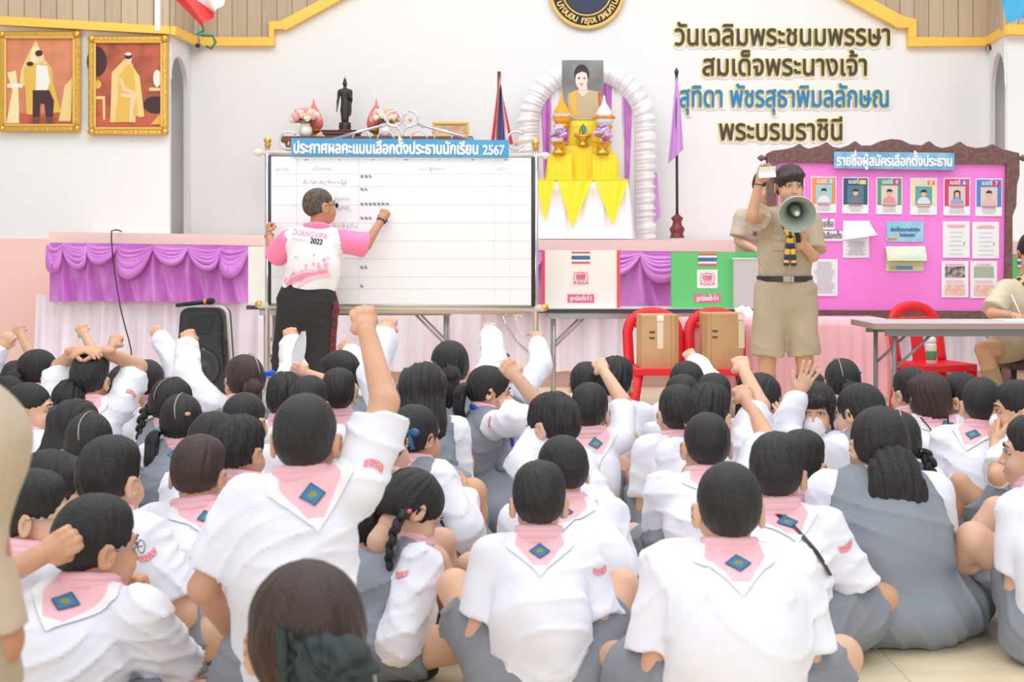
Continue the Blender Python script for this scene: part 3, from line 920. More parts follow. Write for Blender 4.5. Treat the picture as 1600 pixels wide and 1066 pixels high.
for q in (-1, 1):
    for a, b, w in ((.93, .74, .0), (.52, .30, .06)):
        mb = MB()
        def f(u, v, q=q, a=a, b=b):
            x0_ = a - (a - (a + b) / 2) * max(v - .1, 0) * 1.0; x1_ = b + ((a + b) / 2 - b) * max(v - .1, 0); x = q * Ri * (x0_ + (x1_ - x0_) * u)
            zt = zc_ + math.sqrt(max(Ri ** 2 - x * x, 0)) - .01
            return Vector((x, .035 - .02 * math.sin(x * 95 + 2 * nz2(x * 8)), zt * (1 - v * .85)))
        mb.grid(f, 14, 16, SATINP); mb.build('purple_curtain', o)

# lower altar table with white cloth and yellow points
ty0, ty1 = 12.95, 13.45; tk = 12.95 / F_PX
o = thing('altar_table', 'low altar table under white satin with hanging yellow points', 'altar table', (px_x(905, 13.2), 13.2, STZ))
ox = px_x(905, 13.2)
zt = zz(282, 12.95)
draped_box('white_cloth', o, px_x(838, 12.95) - ox, px_x(981, 12.95) - ox, -.25, .25, .005, zt - STZ, WHITES, .02, .12, 4, .06)
mb = MB()
mb.box((px_x(909, 12.95) - ox, 0, zt - STZ + .006), ((981 - 836) * tk, .54, .012), YELLOW, bevel=.004)
mb.build('yellow_top_cloth', o)
for a, b, c_, d in ((836, 868, 851, 346), (871, 926, 894, 357), (929, 982, 957, 353)):
    mb = MB(); A_, B_, C_ = [P(x, y, 12.86) - Vector((ox, 13.2, STZ)) for x, y in ((a, 282), (b, 282), (c_, d))]
    def f(u, v, A_=A_, B_=B_, C_=C_):
        p = A_.lerp(B_, u).lerp(C_, v); return p + Vector((0, .02 - .055 * v - .008 * math.sin(u * 20) * (1 - v) , 0))
    mb.grid(f, 14, 10, YELLOW); mb.build('yellow_point', o)
# stepped pedestal
o = thing('stepped_pedestal', 'stepped pedestal draped in yellow satin below the portrait', 'pedestal', (px_x(910, 13.2), 13.2, zt + .012))
ox = px_x(910, 13.2); b0 = zt + .012
def zl(y, Y): return zz(y, Y) - b0
draped_box('centre_tier', o, px_x(866, 13.15) - ox, px_x(954, 13.15) - ox, -.12, .20, .0, zl(228, 13.1), YELLOW, .012, .05, 5, .02)
draped_box('left_tier', o, px_x(857, 13.0) - ox, px_x(893, 13.0) - ox, -.22, .0, .0, zl(241, 13.0), YELLOW, .012, .05, 6, .02)
draped_box('right_tier', o, px_x(926, 13.0) - ox, px_x(964, 13.0) - ox, -.22, .0, .0, zl(241, 13.0), YELLOW, .012, .05, 7, .02)
draped_box('top_tier', o, px_x(890, 13.2) - ox, px_x(936, 13.2) - ox, .0, .22, .0, zl(189, 13.25), YELLOW, .008, .05, 8, .01)
# portrait
Y = 13.22; k = Y / F_PX; c = P(910.5, 141, Y); o = thing('portrait', 'portrait of a woman in a cream dress on a grey ground, standing on the altar', 'portrait', c)
w, h = 32.5 * k, 47 * k
gb = mat('portrait_ground', (112, 112, 112), .5, vary=(2.2, (146, 146, 142)))
mb = MB(); mb.box((0, .012, 0), (2 * w, .024, 2 * h), gb); mb.build('panel', o)
mb = MB(); yy = [-.001]
def pg(pts, m):
    yy[0] -= .0012; mb.prism([(x * w, z * h) for x, z in pts], yy[0], yy[0] + .001, m)
def ov(cx, cz, rx, rz, m, n=22): pg([(cx + rx * math.cos(6.283 * t / n), cz + rz * math.sin(6.283 * t / n)) for t in range(n)], m)
psk = flat('portrait_skin', (250, 214, 204)); phr = flat('portrait_hair', (58, 52, 54)); pdr = flat('portrait_dress', (196, 176, 140)); psa = flat('portrait_sash', (238, 182, 80)); plip = flat('portrait_lip', (224, 120, 130))
ov(-.05, .52, .36, .34, phr); pg([(-.22, -.1), (-.18, .25), (.18, .25), (.24, -.1)], psk); ov(-.06, .36, .29, .34, psk); pg([(-.36, .5), (-.3, .68), (0, .74), (.24, .66), (.3, .45), (.2, .56), (-.05, .62), (-.25, .55)], phr)
pg([(-.75, -.35), (-.68, -.12), (-.25, .0), (.3, .0), (.85, -.05), (.95, -.4), (.9, -.99), (-.6, -.99)], pdr); pg([(-.25, -.02), (.0, -.22), (.3, -.02)], psk)
pg([(-.62, -.1), (-.3, .0), (-.32, -.5), (-.2, -.9), (-.55, -.8)], psa); pg([(.72, -.05), (.85, -.07), (.9, -.6), (.78, -.6)], flat('portrait_red', (214, 90, 60)))
for x in (-.18, .08): ov(x, .4, .055, .025, phr, 12)
ov(-.06, .2, .075, .03, plip, 12)
mb.build('painted_figure', o)

# gold trays with buds, flowers and leaf
def bud(px, yt, yb, m, accent, label):
    Y = 13.12; k = Y / F_PX; zb = zz(yb, Y); H = (yb - yt) * k; c = Vector((px_x(px, Y), Y, zb))
    o = thing('ceremonial_bud', label, 'altar ornament', c, group='bud shaped ornaments on the altar')
    mb = MB(); mb.lathe([(.045, 0), (.05, .01), (.02, .03), (.02, .06), (.075, .09), (.085, .115), (.07, .12)], (0, 0, 0), GOLD, 20); mb.build('stand', o)
    mb = MB(); mb.lathe([(.06, .115), (.085, .16), (.095, .20), (.08, .25), (.05, .30), (.022, .34), (.012, .38), (.014, .39), (.006, .42), (.002, H)], (0, 0, 0), m, 20); mb.build('bud', o)
    mb = MB(); mb.lathe([(.096, .185), (.1, .2), (.097, .215)], (0, 0, 0), accent, 20)
    for t in range(8): mb.sphere((.098 * math.cos(t * .785), .098 * math.sin(t * .785), .2 + .012 * (t % 2)), .016, accent, 6)
    mb.build('garland', o)
bud(878, 139, 214, mat('amber_bud', (246, 172, 40), .5, bump=(60, .6)), flat('silver_pink', (225, 200, 205)), 'amber gold bud ornament standing left of the portrait')
bud(944, 152, 216, mat('white_bud', (232, 232, 236), .5, bump=(60, .6)), flat('orange_garland', (238, 150, 60)), 'white bud ornament with orange garland standing right of the portrait')
def flower_tray(px, yb, label):
    Y = 12.98; zb = zz(241, 13.0); c = Vector((px_x(px, Y) , Y - .02, zb)); o = thing('flower_tray', label, 'flower arrangement', c, group='purple flower trays on the altar'); o.scale = (1.25, 1.25, 1.25)
    mb = MB(); mb.lathe([(.05, 0), (.055, .012), (.025, .03), (.025, .05), (.07, .085), (.085, .09)], (0, 0, 0), GOLD, 20); mb.build('tray', o)
    r = random.Random(px); pm = (mat('lilac_petal', (222, 200, 238), .7), mat('lilac_petal_deep', (200, 170, 226), .7))
    for i in range(13):
        a = r.uniform(0, 6.28); rad = r.uniform(.0, .072); z = .125 + .09 * (1 - rad / .08) * r.uniform(.5, 1.2)
        mb = MB(); R = Euler((r.uniform(-.6, .6), r.uniform(-.6, .6), r.uniform(0, 3))).to_matrix(); p0 = Vector((rad * math.cos(a), rad * math.sin(a), z))
        for t in range(5): mb.sphere(p0 + R @ Vector((.018 * math.cos(t * 1.257), .018 * math.sin(t * 1.257), 0)), (.017, .017, .011), pm[i % 2], 7, R)
        mb.sphere(p0 + R @ Vector((0, 0, .006)), .010, pm[1], 6); mb.build('flower', o)
flower_tray(873, 241, 'purple flowers in a gold tray on the left yellow tier'); flower_tray(941, 241, 'purple flowers in a gold tray on the right yellow tier')
Y = 13.08; c = Vector((px_x(911, Y), Y, zz(228, 13.1))); o = thing('leaf_tray', 'gold tray holding a green folded leaf cone at the altar centre', 'altar ornament', c)
mb = MB(); mb.lathe([(.05, 0), (.055, .012), (.025, .03), (.03, .05), (.085, .085), (.09, .10)], (0, 0, 0), GOLD, 20)
for t in range(10): mb.lathe([(.012, .095), (.004, .13), (0, .15)], (.078 * math.cos(t * .628), .078 * math.sin(t * .628), 0), GOLDP, 6)
mb.build('tray', o)
mb = MB(); mb.lathe([(.035, .09), (.04, .13), (.028, .18), (.0, .22)], (0, 0, 0), mat('leaf_green', (78, 128, 92), .5), 14, sy=.6); mb.build('leaf', o)

# ---- flags on poles
def flag_thai():
    Y = 13.3; o = thing('thai_flag', 'red, white and blue striped flag drooping from a dark pole behind the whiteboard', 'flag', P(776, 368, Y))
    base = P(776, 368, Y); L = lambda x, y: P(x, y, Y) - base
    mb = MB(); mb.tube([L(776, 366), L(780, 112)], .018, WOODR, 10); mb.build('pole', o)
    mb = MB(); mb.lathe([(.14, 0), (.14, .03), (.06, .06), (.05, .16), (.03, .18)], (0, 0, 0.01), WOODR, 16); mb.build('stand', o)
    cols = [flat('flag_red', (226, 64, 80)), flat('flag_white', (240, 240, 244)), flat('flag_blue', (66, 82, 140)), flat('flag_blue', (0, 0, 0)), flat('flag_white', (0, 0, 0)), flat('flag_red', (0, 0, 0))]
    cuts = [0, 1 / 6, 2 / 6, 3 / 6, 4 / 6, 5 / 6, 1]
    mb = MB()
    lt = [(781, 116), (781, 136), (781, 160), (780, 184), (779, 205), (778, 222)]; rt = [(783, 122), (790, 145), (793, 170), (796, 200), (797, 216), (796, 224)]
    tops = [(782, 118), (786, 128), (789, 140), (792, 160), (795, 185), (797, 205), (799, 225)]
    for i in range(6):
        def f(u, v, i=i):
            # stripes run down the drooping cloth
            c0, c1 = i / 6, (i + 1) / 6; q = c0 + (c1 - c0) * u
            top = (780 + 6 * q, 116 + 36 * q); bot = (766 + 36 * q, 232 - 6 * q)
            return L(top[0] + (bot[0] - top[0]) * v, top[1] + (bot[1] - top[1]) * v) + Vector((0, -.03 - .035 * math.sin(q * 12 + v * 2), 0))
        mb.grid(f, 5, 14, cols[5 - i])
    mb.build('cloth', o)
flag_thai()
Y = 13.3; base = P(1058, 372, Y); o = thing('lavender_flag', 'lavender flag drooping from a dark pole right of the altar', 'flag', base); L = lambda x, y: P(x, y, Y) - base
mb = MB(); mb.tube([L(1058, 340), L(1057, 116)], .014, DARKM, 10); mb.lathe([(.018, 0), (.022, .03), (0, .07)], L(1057, 116), DARKM, 10); mb.build('pole', o)
mb = MB(); mb.lathe([(.07, 0), (.075, .015), (.06, .03), (.066, .06), (.078, .09), (.05, .125), (.042, .16), (.058, .19), (.062, .20), (.04, .215), (.018, .235)], (0, 0, 0), mat('dark_red_wood', (120, 48, 52), .4), 10); mb.build('stand', o)
LAV = mat('lavender_satin', (206, 152, 216), .45, bump=(7, .3))
def f(u, v):
    top = (1056 + 3 * u, 120 + 6 * u); bot = (1043 + 25 * u, 257 - 24 * u)
    return L(top[0] + (bot[0] - top[0]) * v ** .9, top[1] + (bot[1] - top[1]) * v) + Vector((0, -.02 - .03 * math.sin(u * 9 + v * 2) * v, 0))
mb = MB(); mb.grid(f, 18, 18, LAV); mb.build('cloth', o)
mb = MB(); mb.grid(lambda u, v: P(1022 + 5 * u + 5 * v * u, 270 + 78 * v - 8 * u * v, 13.72) + Vector((0, .01 * math.sin(6 * u), 0)), 6, 12, LAV); tag(mb.build('satin_ribbon'), 'narrow lavender satin ribbon hanging beside the arch backdrop', 'ribbon')

# ---- shelf table with statue, lotus buds, bouquets, gold frame
BY = 13.7; zt2 = zz(216, BY)
o = thing('statue_table', 'long dark wooden table behind the whiteboard carrying the statue', 'table', (px_x(585, BY), BY, STZ)); ox = px_x(585, BY)
x0_, x1_ = px_x(445, BY) - ox, px_x(740, BY) - ox
mb = MB(); mb.box(((x0_ + x1_) / 2, 0, zt2 - STZ - .03), (x1_ - x0_, .5, .06), WOODR, bevel=.01); mb.build('table_top', o)
for x in (x0_ + .08, x1_ - .08):
    for y in (-.19, .19):
        mb = MB(); mb.box((x, y, (zt2 - STZ - .06) / 2), (.07, .07, zt2 - STZ - .06), WOODR); mb.build('leg', o)
mb = MB(); k = BY / F_PX
mb.box((0, 0, .045), (56 * k, .26, .03), WOODR, bevel=.006); mb.box((0, 0, .015), (48 * k, .22, .03), WOODR, bevel=.004); mb.box((0, 0, .066), (60 * k, .28, .014), WOODR, bevel=.004)
tag(mb.build('statue_plinth', None, (px_x(534, BY), BY, zt2)), 'dark red wooden plinth under the standing bronze statue', 'plinth')
# bronze standing figure
BRZ = mat('dark_bronze', (62, 58, 56), .45, metal=.4, bump=(40, .3))
c = Vector((px_x(539, BY), BY, zt2 + .073)); Hs = zz(117, BY) - c.z
o = thing('bronze_statue', 'dark bronze standing robed statue on a wooden plinth behind the whiteboard', 'statue', c)
mb = MB(); u = Hs; mb.lathe([(.115 * u, 0), (.12 * u, .015 * u), (.10 * u, .05 * u), (.115 * u, .08 * u), (.10 * u, .11 * u), (.11 * u, .14 * u), (.10 * u, .15 * u)], (0, 0, 0), BRZ, 24); mb.build('base', o)
f_ = Field(); g = lambda x, y, z: np.array((x, y, z)) * u
f_.cap(g(-.03, 0, .16), g(-.035, 0, .40), .03 * u, .045 * u, k=0).cap(g(.03, 0, .16), g(.03, 0, .40), .03 * u, .045 * u, k=.04 * u)
f_.cap(g(0, 0, .22), g(0, 0, .46), .055 * u, .07 * u, k=.04 * u).cap(g(0, 0, .46), g(0, 0, .66), .062 * u, .085 * u, asp=.6, k=.03 * u)
f_.cap(g(-.085, 0, .71), g(.085, 0, .71), .035 * u, k=.05 * u).cap(g(0, 0, .72), g(0, 0, .80), .03 * u, .028 * u, k=.02 * u)
f_.ell(g(0, -.005, .845), (.042 * u, .047 * u, .055 * u), k=.01 * u).ell(g(0, 0, .905), (.026 * u, .026 * u, .022 * u), k=.02 * u).cap(g(0, 0, .91), g(0, 0, .99), .016 * u, .004 * u, k=.02 * u)
f_.cap(g(-.105, 0, .70), g(-.125, .005, .53), .028 * u, .022 * u, k=.02 * u).cap(g(-.125, .005, .53), g(-.14, -.01, .39), .02 * u, .014 * u, k=.01 * u).ell(g(-.142, -.012, .365), (.012 * u, .012 * u, .03 * u), k=.01 * u)
f_.cap(g(.105, 0, .70), g(.115, -.01, .56), .028 * u, .024 * u, k=.02 * u).cap(g(.115, -.01, .56), g(.085, -.09, .60), .022 * u, .016 * u, k=.02 * u).ell(g(.08, -.105, .635), (.018 * u, .010 * u, .032 * u), k=.01 * u)
f_.cap(g(.10, .01, .60), g(.085, .01, .30), .03 * u, .03 * u, asp=.5, k=.02 * u)
V, F = f_.mesh(.0065, lambda X, Y, Z: .0012 * np.sin(X * 160 + Z * 60)); link('figure', mesh_from('figure', V, F, mats=[BRZ]), o)
LOT = mat('coral_bud', (242, 128, 120), .6, bump=(50, .4))
for px in (490, 588):
    mb = MB(); k = BY / F_PX; c = Vector((px_x(px, BY + .1), BY + .1, zt2)); z1 = zz(155, BY) - zt2
    o = thing('coral_bud_ornament', 'coral pink pointed bud ornament %s of the bronze statue' % ('left' if px < 540 else 'right'), 'altar ornament', c, group='coral bud ornaments beside the statue')
    mb.lathe([(.06, 0), (.07, .01), (.03, .03), (.03, .05), (.08, .08), (.085, .09)], (0, 0, 0), GOLD, 18); mb.build('stand', o)
    mb = MB(); mb.lathe([(.06, .085), (.096, .13), (.10, .17), (.088, .22), (.06, .28), (.028, .33), (.010, .37), (.004, .41), (.003, z1)], (0, 0, 0), LOT, 20); mb.build('bud', o)
for i, px in enumerate((478, 602)):
    c = Vector((px_x(px, BY - .1), BY - .12, zt2)); o = thing('flower_bouquet', 'bouquet of %s roses in a vase %s of the statue' % (('pink and cream', 'left') if i == 0 else ('peach and dark leaved', 'right')), 'bouquet', c, group='rose bouquets beside the statue'); o.scale = (1.25, 1.25, 1.2)
    mb = MB(); mb.lathe([(.04, 0), (.055, .04), (.05, .08), (.035, .10), (.042, .115)], (0, 0, 0), mat('white_vase', (236, 232, 228), .3), 16); mb.build('vase', o)
    r = random.Random(i + 3); cols = [mat('rose_pink', (246, 172, 178), .7), mat('rose_cream', (248, 232, 214), .7), mat('rose_peach', (248, 204, 186), .7)]
    mb = MB(); gl = mat('bouquet_leaf', (112, 122, 92), .6)
    for j in range(10):
        a = r.uniform(0, 6.28); R = Euler((r.uniform(.9, 1.5), 0, a)).to_matrix(); mb.sphere(Vector((0, 0, .12)) + R @ Vector((0, 0, .07)), (.022, .007, .04), gl, 7, R)
    mb.build('leaves', o)
    for j in range(26):
        a = j * 2.4; t = 1.45 * math.sqrt((j + .5) / 26); rad = .105; p0 = Vector((rad * math.sin(t) * math.cos(a), rad * .8 * math.sin(t) * math.sin(a), .125 + rad * math.cos(t)))
        mb = MB(); m = cols[r.randrange(3)]
        mb.sphere(p0, .026, m, 8)
        for q in range(5): mb.sphere(p0 + Vector((.016 * math.cos(q * 1.257), .016 * math.sin(q * 1.257), .006)), (.016, .016, .02), m, 6)
        mb.build('rose', o)
Y = BY - .05; k = Y / F_PX; c = P(704, 210, Y); o = thing('gold_picture_frame', 'gold frame with a pale picture standing behind the whiteboard banner', 'picture frame', (c.x, Y, zt2))
W_, H_ = 58 * k, (zz(190, Y) - zt2); mb = MB(); frame_rect(mb, -W_ / 2, W_ / 2, 0, H_, .035, 0, .03, GOLDP); mb.build('frame', o)
mb = MB(); mb.box((0, .008, H_ / 2), (W_ - .06, .01, H_ - .06), mat('frame_picture', (222, 190, 160), .6, vary=(6, (190, 150, 120)))); mb.build('picture', o)
# ================================================================ WHITEBOARD, TABLES, BOOTHS, CHAIRS, NOTICE BOARD
WY = 9.35; WK = WY / F_PX
o = thing('whiteboard', 'large white score board on a wheeled steel frame with scrolled ornaments', 'whiteboard', (px_x(625, WY), WY, 0)); WB = o
W0 = Vector((px_x(625, WY), WY, 0)); L = lambda x, y, d=0.0: P(x, y, WY) - W0 + Vector((0, d, 0))
GLOSS = mat('whiteboard_enamel', (248, 248, 250), .18)
def slab(nm, par, pts, d0, d1, m):
    mb = MB(); mb.prism([(L(*p).x, L(*p).z) for p in pts], d0, d1, m); return mb.build(nm, par)
slab('panel', o, [(424, 474), (830, 477), (830, 247), (424, 245)], -.01, .01, GLOSS)
ALU = mat('aluminium', (196, 194, 198), .35, metal=.7)
mb = MB()
for a, b in (((420, 476), (835, 479)), ((420, 243), (835, 246))): mb.tube([L(*a), L(*b)], .012, ALU, 8)
for a, b in (((422, 243), (422, 477)), ((833, 245), (833, 479))): mb.tube([L(*a), L(*b)], .014, DARKM, 8)
mb.build('frame', o)
CHROME = mat('chrome_tube', (214, 210, 216), .2, metal=.8)
for x in (417, 837):
    mb = MB(); mb.tube([L(x, 228, .03), L(x, 650, .03)], .019, CHROME, 12); mb.build('post', o)
IVORY = mat('ivory_rail', (240, 232, 218), .4)
mb = MB(); mb.tube([L(403, 238, .03), L(848, 243, .03)], .017, IVORY, 10); mb.build('top_rail', o)
mb = MB(); mb.tube([L(403, 477, .03), L(850, 482, .03)], .026, IVORY, 10); mb.tube([L(440, 486, .03), L(815, 488, .03)], .016, mat('tan_rail', (200, 186, 168), .5), 8); mb.build('bottom_rail', o)
mb = MB(); mb.tube([L(417, 627, .03), L(837, 630, .03)], .017, IVORY, 10); mb.build('base_rail', o)
for x, y, m in ((417, 222, GOLD), (837, 226, GOLD)):
    mb = MB(); c = L(x, y, .03); mb.lathe([(.016, -.03), (.028, -.02), (.016, -.008), (.03, .008), (.022, .028), (.006, .042), (0, .05)], c, m, 14); mb.build('finial', o)
for x, y, m in ((403, 238, IVORY), (852, 243, IVORY), (404, 476, GOLD), (850, 481, GOLD)):
    mb = MB(); mb.sphere(L(x, y, .03), (.034, .028, .026), m, 12); mb.build('knob', o)
for x in (417, 837):
    mb = MB(); b = L(x, 652, .03); mb.tube([b + Vector((0, -.28, .03)), b + Vector((0, .24, .03))], .022, CHROME, 8); mb.build('foot', o)
    for q in (-.26, .22):
        mb = MB(); mb.tube([b + Vector((-.015, q, -.010)), b + Vector((.015, q, -.010))], .027, BLACK, 14); mb.build('caster', o)
# scrolled ornaments on top and below
def arc_px(cx, cy, r, a0, a1, n=22, r1=None):
    r1 = r if r1 is None else r1
    return [L(cx + (r + (r1 - r) * i / n) * math.cos(math.radians(a0 + (a1 - a0) * i / n)), cy - (r + (r1 - r) * i / n) * math.sin(math.radians(a0 + (a1 - a0) * i / n)), .03) for i in range(n + 1)]
for q in (-1, 1):
    mb = MB(); cx = 628
    mb.tube(arc_px(cx + q * 12.5, 185.5, 12.5, 90 - q * 90 + q * 100, 90 - q * 90 - q * 235, 24, 11), .0075, CHROME, 8)
    mb.build('scroll_ornament', o); mb = MB(); mb.tube(arc_px(cx + q * 20, 214, 20, 90 + q * 88, 90 - q * 40, 16), .0075, CHROME, 8)
    mb.tube([L(cx + q * 22, 193, .03), L(cx + q * 110, 217, .03)], .009, CHROME, 8)
    for r_, c_ in ((13, 26), (14, 64)): mb.tube(arc_px(cx + q * c_, 217, r_, 178, 2, 14), .006, CHROME, 8)
    mb.build('scroll_ornament', o); mb = MB()
    mb.sphere(L(cx + q * 12.5, 187, .03), (.011, .01, .016), GOLD, 8)
    mb.build('scroll_bead', o); mb = MB(); ex = 450 if q < 0 else 806; mb.tube(arc_px(ex, 219, 14, 40, 330, 22, 13), .0075, CHROME, 8); mb.sphere(L(ex, 224, .03), (.011, .01, .016), GOLD, 8)
    mb.build('scroll_ornament', o)
    mb = MB(); bx = 837 if q > 0 else 417
    mb.tube([L(bx - q * 54, 488, .03), L(bx - q * 46, 510, .03), L(bx - q * 30, 535, .03), L(bx, 562, .03)], .009, CHROME, 8)
    mb.tube(arc_px(bx - q * 27, 497, 6, 90 - q * 90, 90 - q * 90 + q * 250, 12, 4) , .006, IVORY, 8)
    mb.tube(arc_px(bx - q * 40, 494, 7, 90 + q * 90 - q * 180, 90 + q * 90 - q * 10, 12), .006, IVORY, 8)
    mb.tube([L(bx - q * 30, 515, .03), L(bx - q * 20, 524, .03), L(bx - q * 10, 524, .03)], .006, CHROME, 8)
    mb.build('scroll_ornament', o)
# ruled lines and writing
INK1 = flat('pale_blue_ink', (228, 230, 238)); INK2 = flat('blue_marker_ink', (92, 96, 140)); RULE = flat('pale_rule', (230, 230, 236)); INK3 = flat('black_marker_ink', (90, 86, 90))
mb = MB()
for x in (464, 561, 772, 797): mb.box(L((x), 362, -.011), (.0035, .002, 228 * WK), RULE)
for i, y in enumerate((272, 291, 320, 348, 376, 404, 432, 451)): mb.box(L(627, y, -.011), (405 * WK, .002, .003), RULE)
for x in range(440, 830, 13): mb.box(L(x, 250, -.011), (.012 + .02 * ((x * 7) % 3) / 3, .002, .004), INK3 if (x // 13) % 4 == 0 else RULE)
mb.build('ruled_lines', o)
def scrawl(nm, par, to, x0, x1, y, h, m, seed, r=.0016):
    """illegible handwriting: one wavering pen line"""
    rr = random.Random(seed); n = max(8, int((x1 - x0) / 1.3)); mb = MB()
    mb.tube([to(x0 + (x1 - x0) * t / n + rr.uniform(-.7, .7), y + h * .5 * math.sin(t * 2.3 + rr.uniform(-.6, .6)) * rr.uniform(.4, 1)) for t in range(n + 1)], r, m, 5)
    return mb.build(nm, par)
for i, (x0, x1, y, h) in enumerate(((430, 452, 265, 9), (488, 518, 264, 9), (655, 695, 265, 8), (776, 794, 264, 7), (474, 542, 285, 11), (522, 548, 311, 11), (522, 548, 326, 11), (516, 558, 353, 11))):
    scrawl('handwriting', o, lambda x, y_: L(x, y_, -.012), x0, x1, y, h, INK1, i)
mb = MB(); r = random.Random(5)
for y, n in ((276, 3), (296, 2), (319, 7), (341, 3), (365, 1), (393, 2), (418, 2), (447, 1)):
    for i in range(n):
        x = 564 + i * 6.6
        for q in range(3 if i < n - 1 or n > 3 else 2): mb.tube([L(x + q * 1.6, y - 2.4, -.012), L(x + q * 1.6 + .4, y + 2.4, -.012)], .0016, INK2, 5)
        mb.tube([L(x - .6, y - 1.8, -.012), L(x + 4.6, y + 1.8, -.012)], .0016, INK2, 5)
mb.build('tally_marks', o)
# banner over the board
BLUEB = mat('blue_banner', (74, 164, 214), .55, vary=(3, (84, 172, 220)))
Yb = WY - .04; c = P(626, 231, Yb)
o = thing('whiteboard_banner', 'blue banner with white Thai lettering and 2567 along the top of the whiteboard', 'banner', c)
mb = MB(); mb.prism([(P(x, y, Yb).x - c.x, P(x, y, Yb).z - c.z) for x, y in ((455, 243), (795, 246), (795, 219), (455, 216))], -.004, .012, BLUEB); mb.build('board', o)
R_ = Matrix.Rotation(math.radians(.4), 4, 'Y')
mb = MB(); a = P(458, 239, Yb) - c; lettering(mb, "ประกาศผลคะแนนเลือกตั้งประธานนักเรียน", a + Vector((0, -.006, 0)), 25 * WK, 289 * WK, WHITEP, .004, .003, R_)
a = P(754, 241.5, Yb) - c; lettering(mb, "2567", a + Vector((0, -.006, 0)), 21 * WK, 34 * WK, WHITEP, .003, .003, R_); mb.build('lettering', o)

# ---- folding tables
def folding_table(label, x0, x1, z, y0, y1, top, edge, legs, legm=METAL, th=.03, group=None, mid=None):
    o = thing('folding_table', label, 'table', ((x0 + x1) / 2, (y0 + y1) / 2, 0), group=group); W = (x1 - x0) / 2; D = (y1 - y0) / 2
    mb = MB(); mb.box((0, 0, z - th / 2 + .001), (2 * W - .012, 2 * D - .012, th), top, bevel=.004); mb.build('table_top', o)
    mb = MB()
    for c_, s_ in (((0, -D, z - th / 2), (2 * W, .012, th)), ((0, D, z - th / 2), (2 * W, .012, th)), ((-W, 0, z - th / 2), (.012, 2 * D, th)), ((W, 0, z - th / 2), (.012, 2 * D, th))): mb.box(c_, s_, edge, bevel=.003)
    mb.build('edge_band', o)
    mb = MB()
    for q in (-1, 1): mb.box((0, q * (D - .05), z - th - .022), (2 * W - .16, .022, .045), legm)
    mb.build('apron', o)
    for lx in legs:
        s = 1 if lx > 0 else -1
        for q in (-1, 1):
            mb = MB(); mb.tube([(lx, q * (D - .06), z - th), (lx, q * (D - .06), .0)], .014, legm, 8); mb.build('leg', o)
        mb = MB(); mb.tube([(lx, -(D - .06), .12), (lx, D - .06, .12)], .010, legm, 8); mb.build('cross_bar', o)
        for q in (-1, 1): mb = MB(); mb.tube([(lx, q * (D - .06), z * .62), (lx - s * .24, q * (D - .06), z - th - .02)], .009, legm, 8); mb.build('brace', o)
    return o
EDGEB = mat('dark_table_edge', (62, 64, 76), .5); TOPW = mat('pale_laminate', (214, 216, 218), .35)
TY = 9.75
def X(px, Y): return (px - 800) * Y / F_PX
folding_table('folding table with dark edge carrying the white and green voting booths', X(838, TY), X(1152, TY), .752, TY, 10.22, TOPW, EDGEB, (-.60, .60), group='dark edged folding tables along the stage')
folding_table('folding table with dark edge behind the whiteboard and the writing man', X(386, TY + .05), X(722, TY + .05), .775, TY + .05, 10.27, TOPW, EDGEB, (-.66, .66), group='dark edged folding tables along the stage')
folding_table('folding table with dark edge behind the pink notice board', X(1262, 10.3), X(1620, 10.3), .712, 10.3, 10.8, TOPW, EDGEB, (-.7, .7), group='dark edged folding tables along the stage')

# ---- voting booths (cardboard screens)
REDE = flat('red_edge_tape', (238, 92, 96)); PINKL2 = flat('hot_pink_label', (240, 108, 152)); EMB = flat('pink_emblem', (242, 130, 160))
FR, FW, FB = flat('print_red', (230, 100, 104)), flat('print_white', (246, 246, 248)), flat('print_blue', (74, 116, 164))
def thai_print(mb, cx, cz, w, h, y):
    for i, (m, hh) in enumerate(((FR, 1), (FW, 1), (FB, 2), (FW, 1), (FR, 1))):
        z0 = h / 2 - h * (0, 1, 2, 4, 5)[i] / 6; mb.box((cx, y, cz + z0 - h * hh / 12), (w, .003, h * hh / 6), m)
def emblem(mb, cx, cz, s, y):
    """crest: striped shield between two laurel sprays over a ribbon"""
    def st(a, b, r=.05): mb.tube([(cx + a[0] * s, y, cz + a[1] * s), (cx + b[0] * s, y, cz + b[1] * s)], r * s, EMB, 5)
    sh = [(-.45, .5), (-.2, .58), (0, .6), (.2, .58), (.45, .5), (.45, .0), (.3, -.35), (0, -.6), (-.3, -.35), (-.45, .0)]
    for i in range(len(sh)): st(sh[i], sh[(i + 1) % len(sh)])
    for i in range(5):
        x = -.35 + i * .16; st((x, -.28 + abs(i - 2) * .1), (x + .18, .0 + .05 * i), .055); st((x - .02, .10), (x + .16, .38), .055)
    for q in (-1, 1):
        for i in range(5): a = (-.5 + i * .25); st((q * (.58 + .06 * (2 - abs(i - 2))), a), (q * (.72 + .05 * (2 - abs(i - 2))), a + .14), .05)
        st((q * .1, -.72), (q * .5, -.55)); st((q * .5, -.55), (q * .8, -.62)); st((q * .8, -.62), (q * .65, -.5))
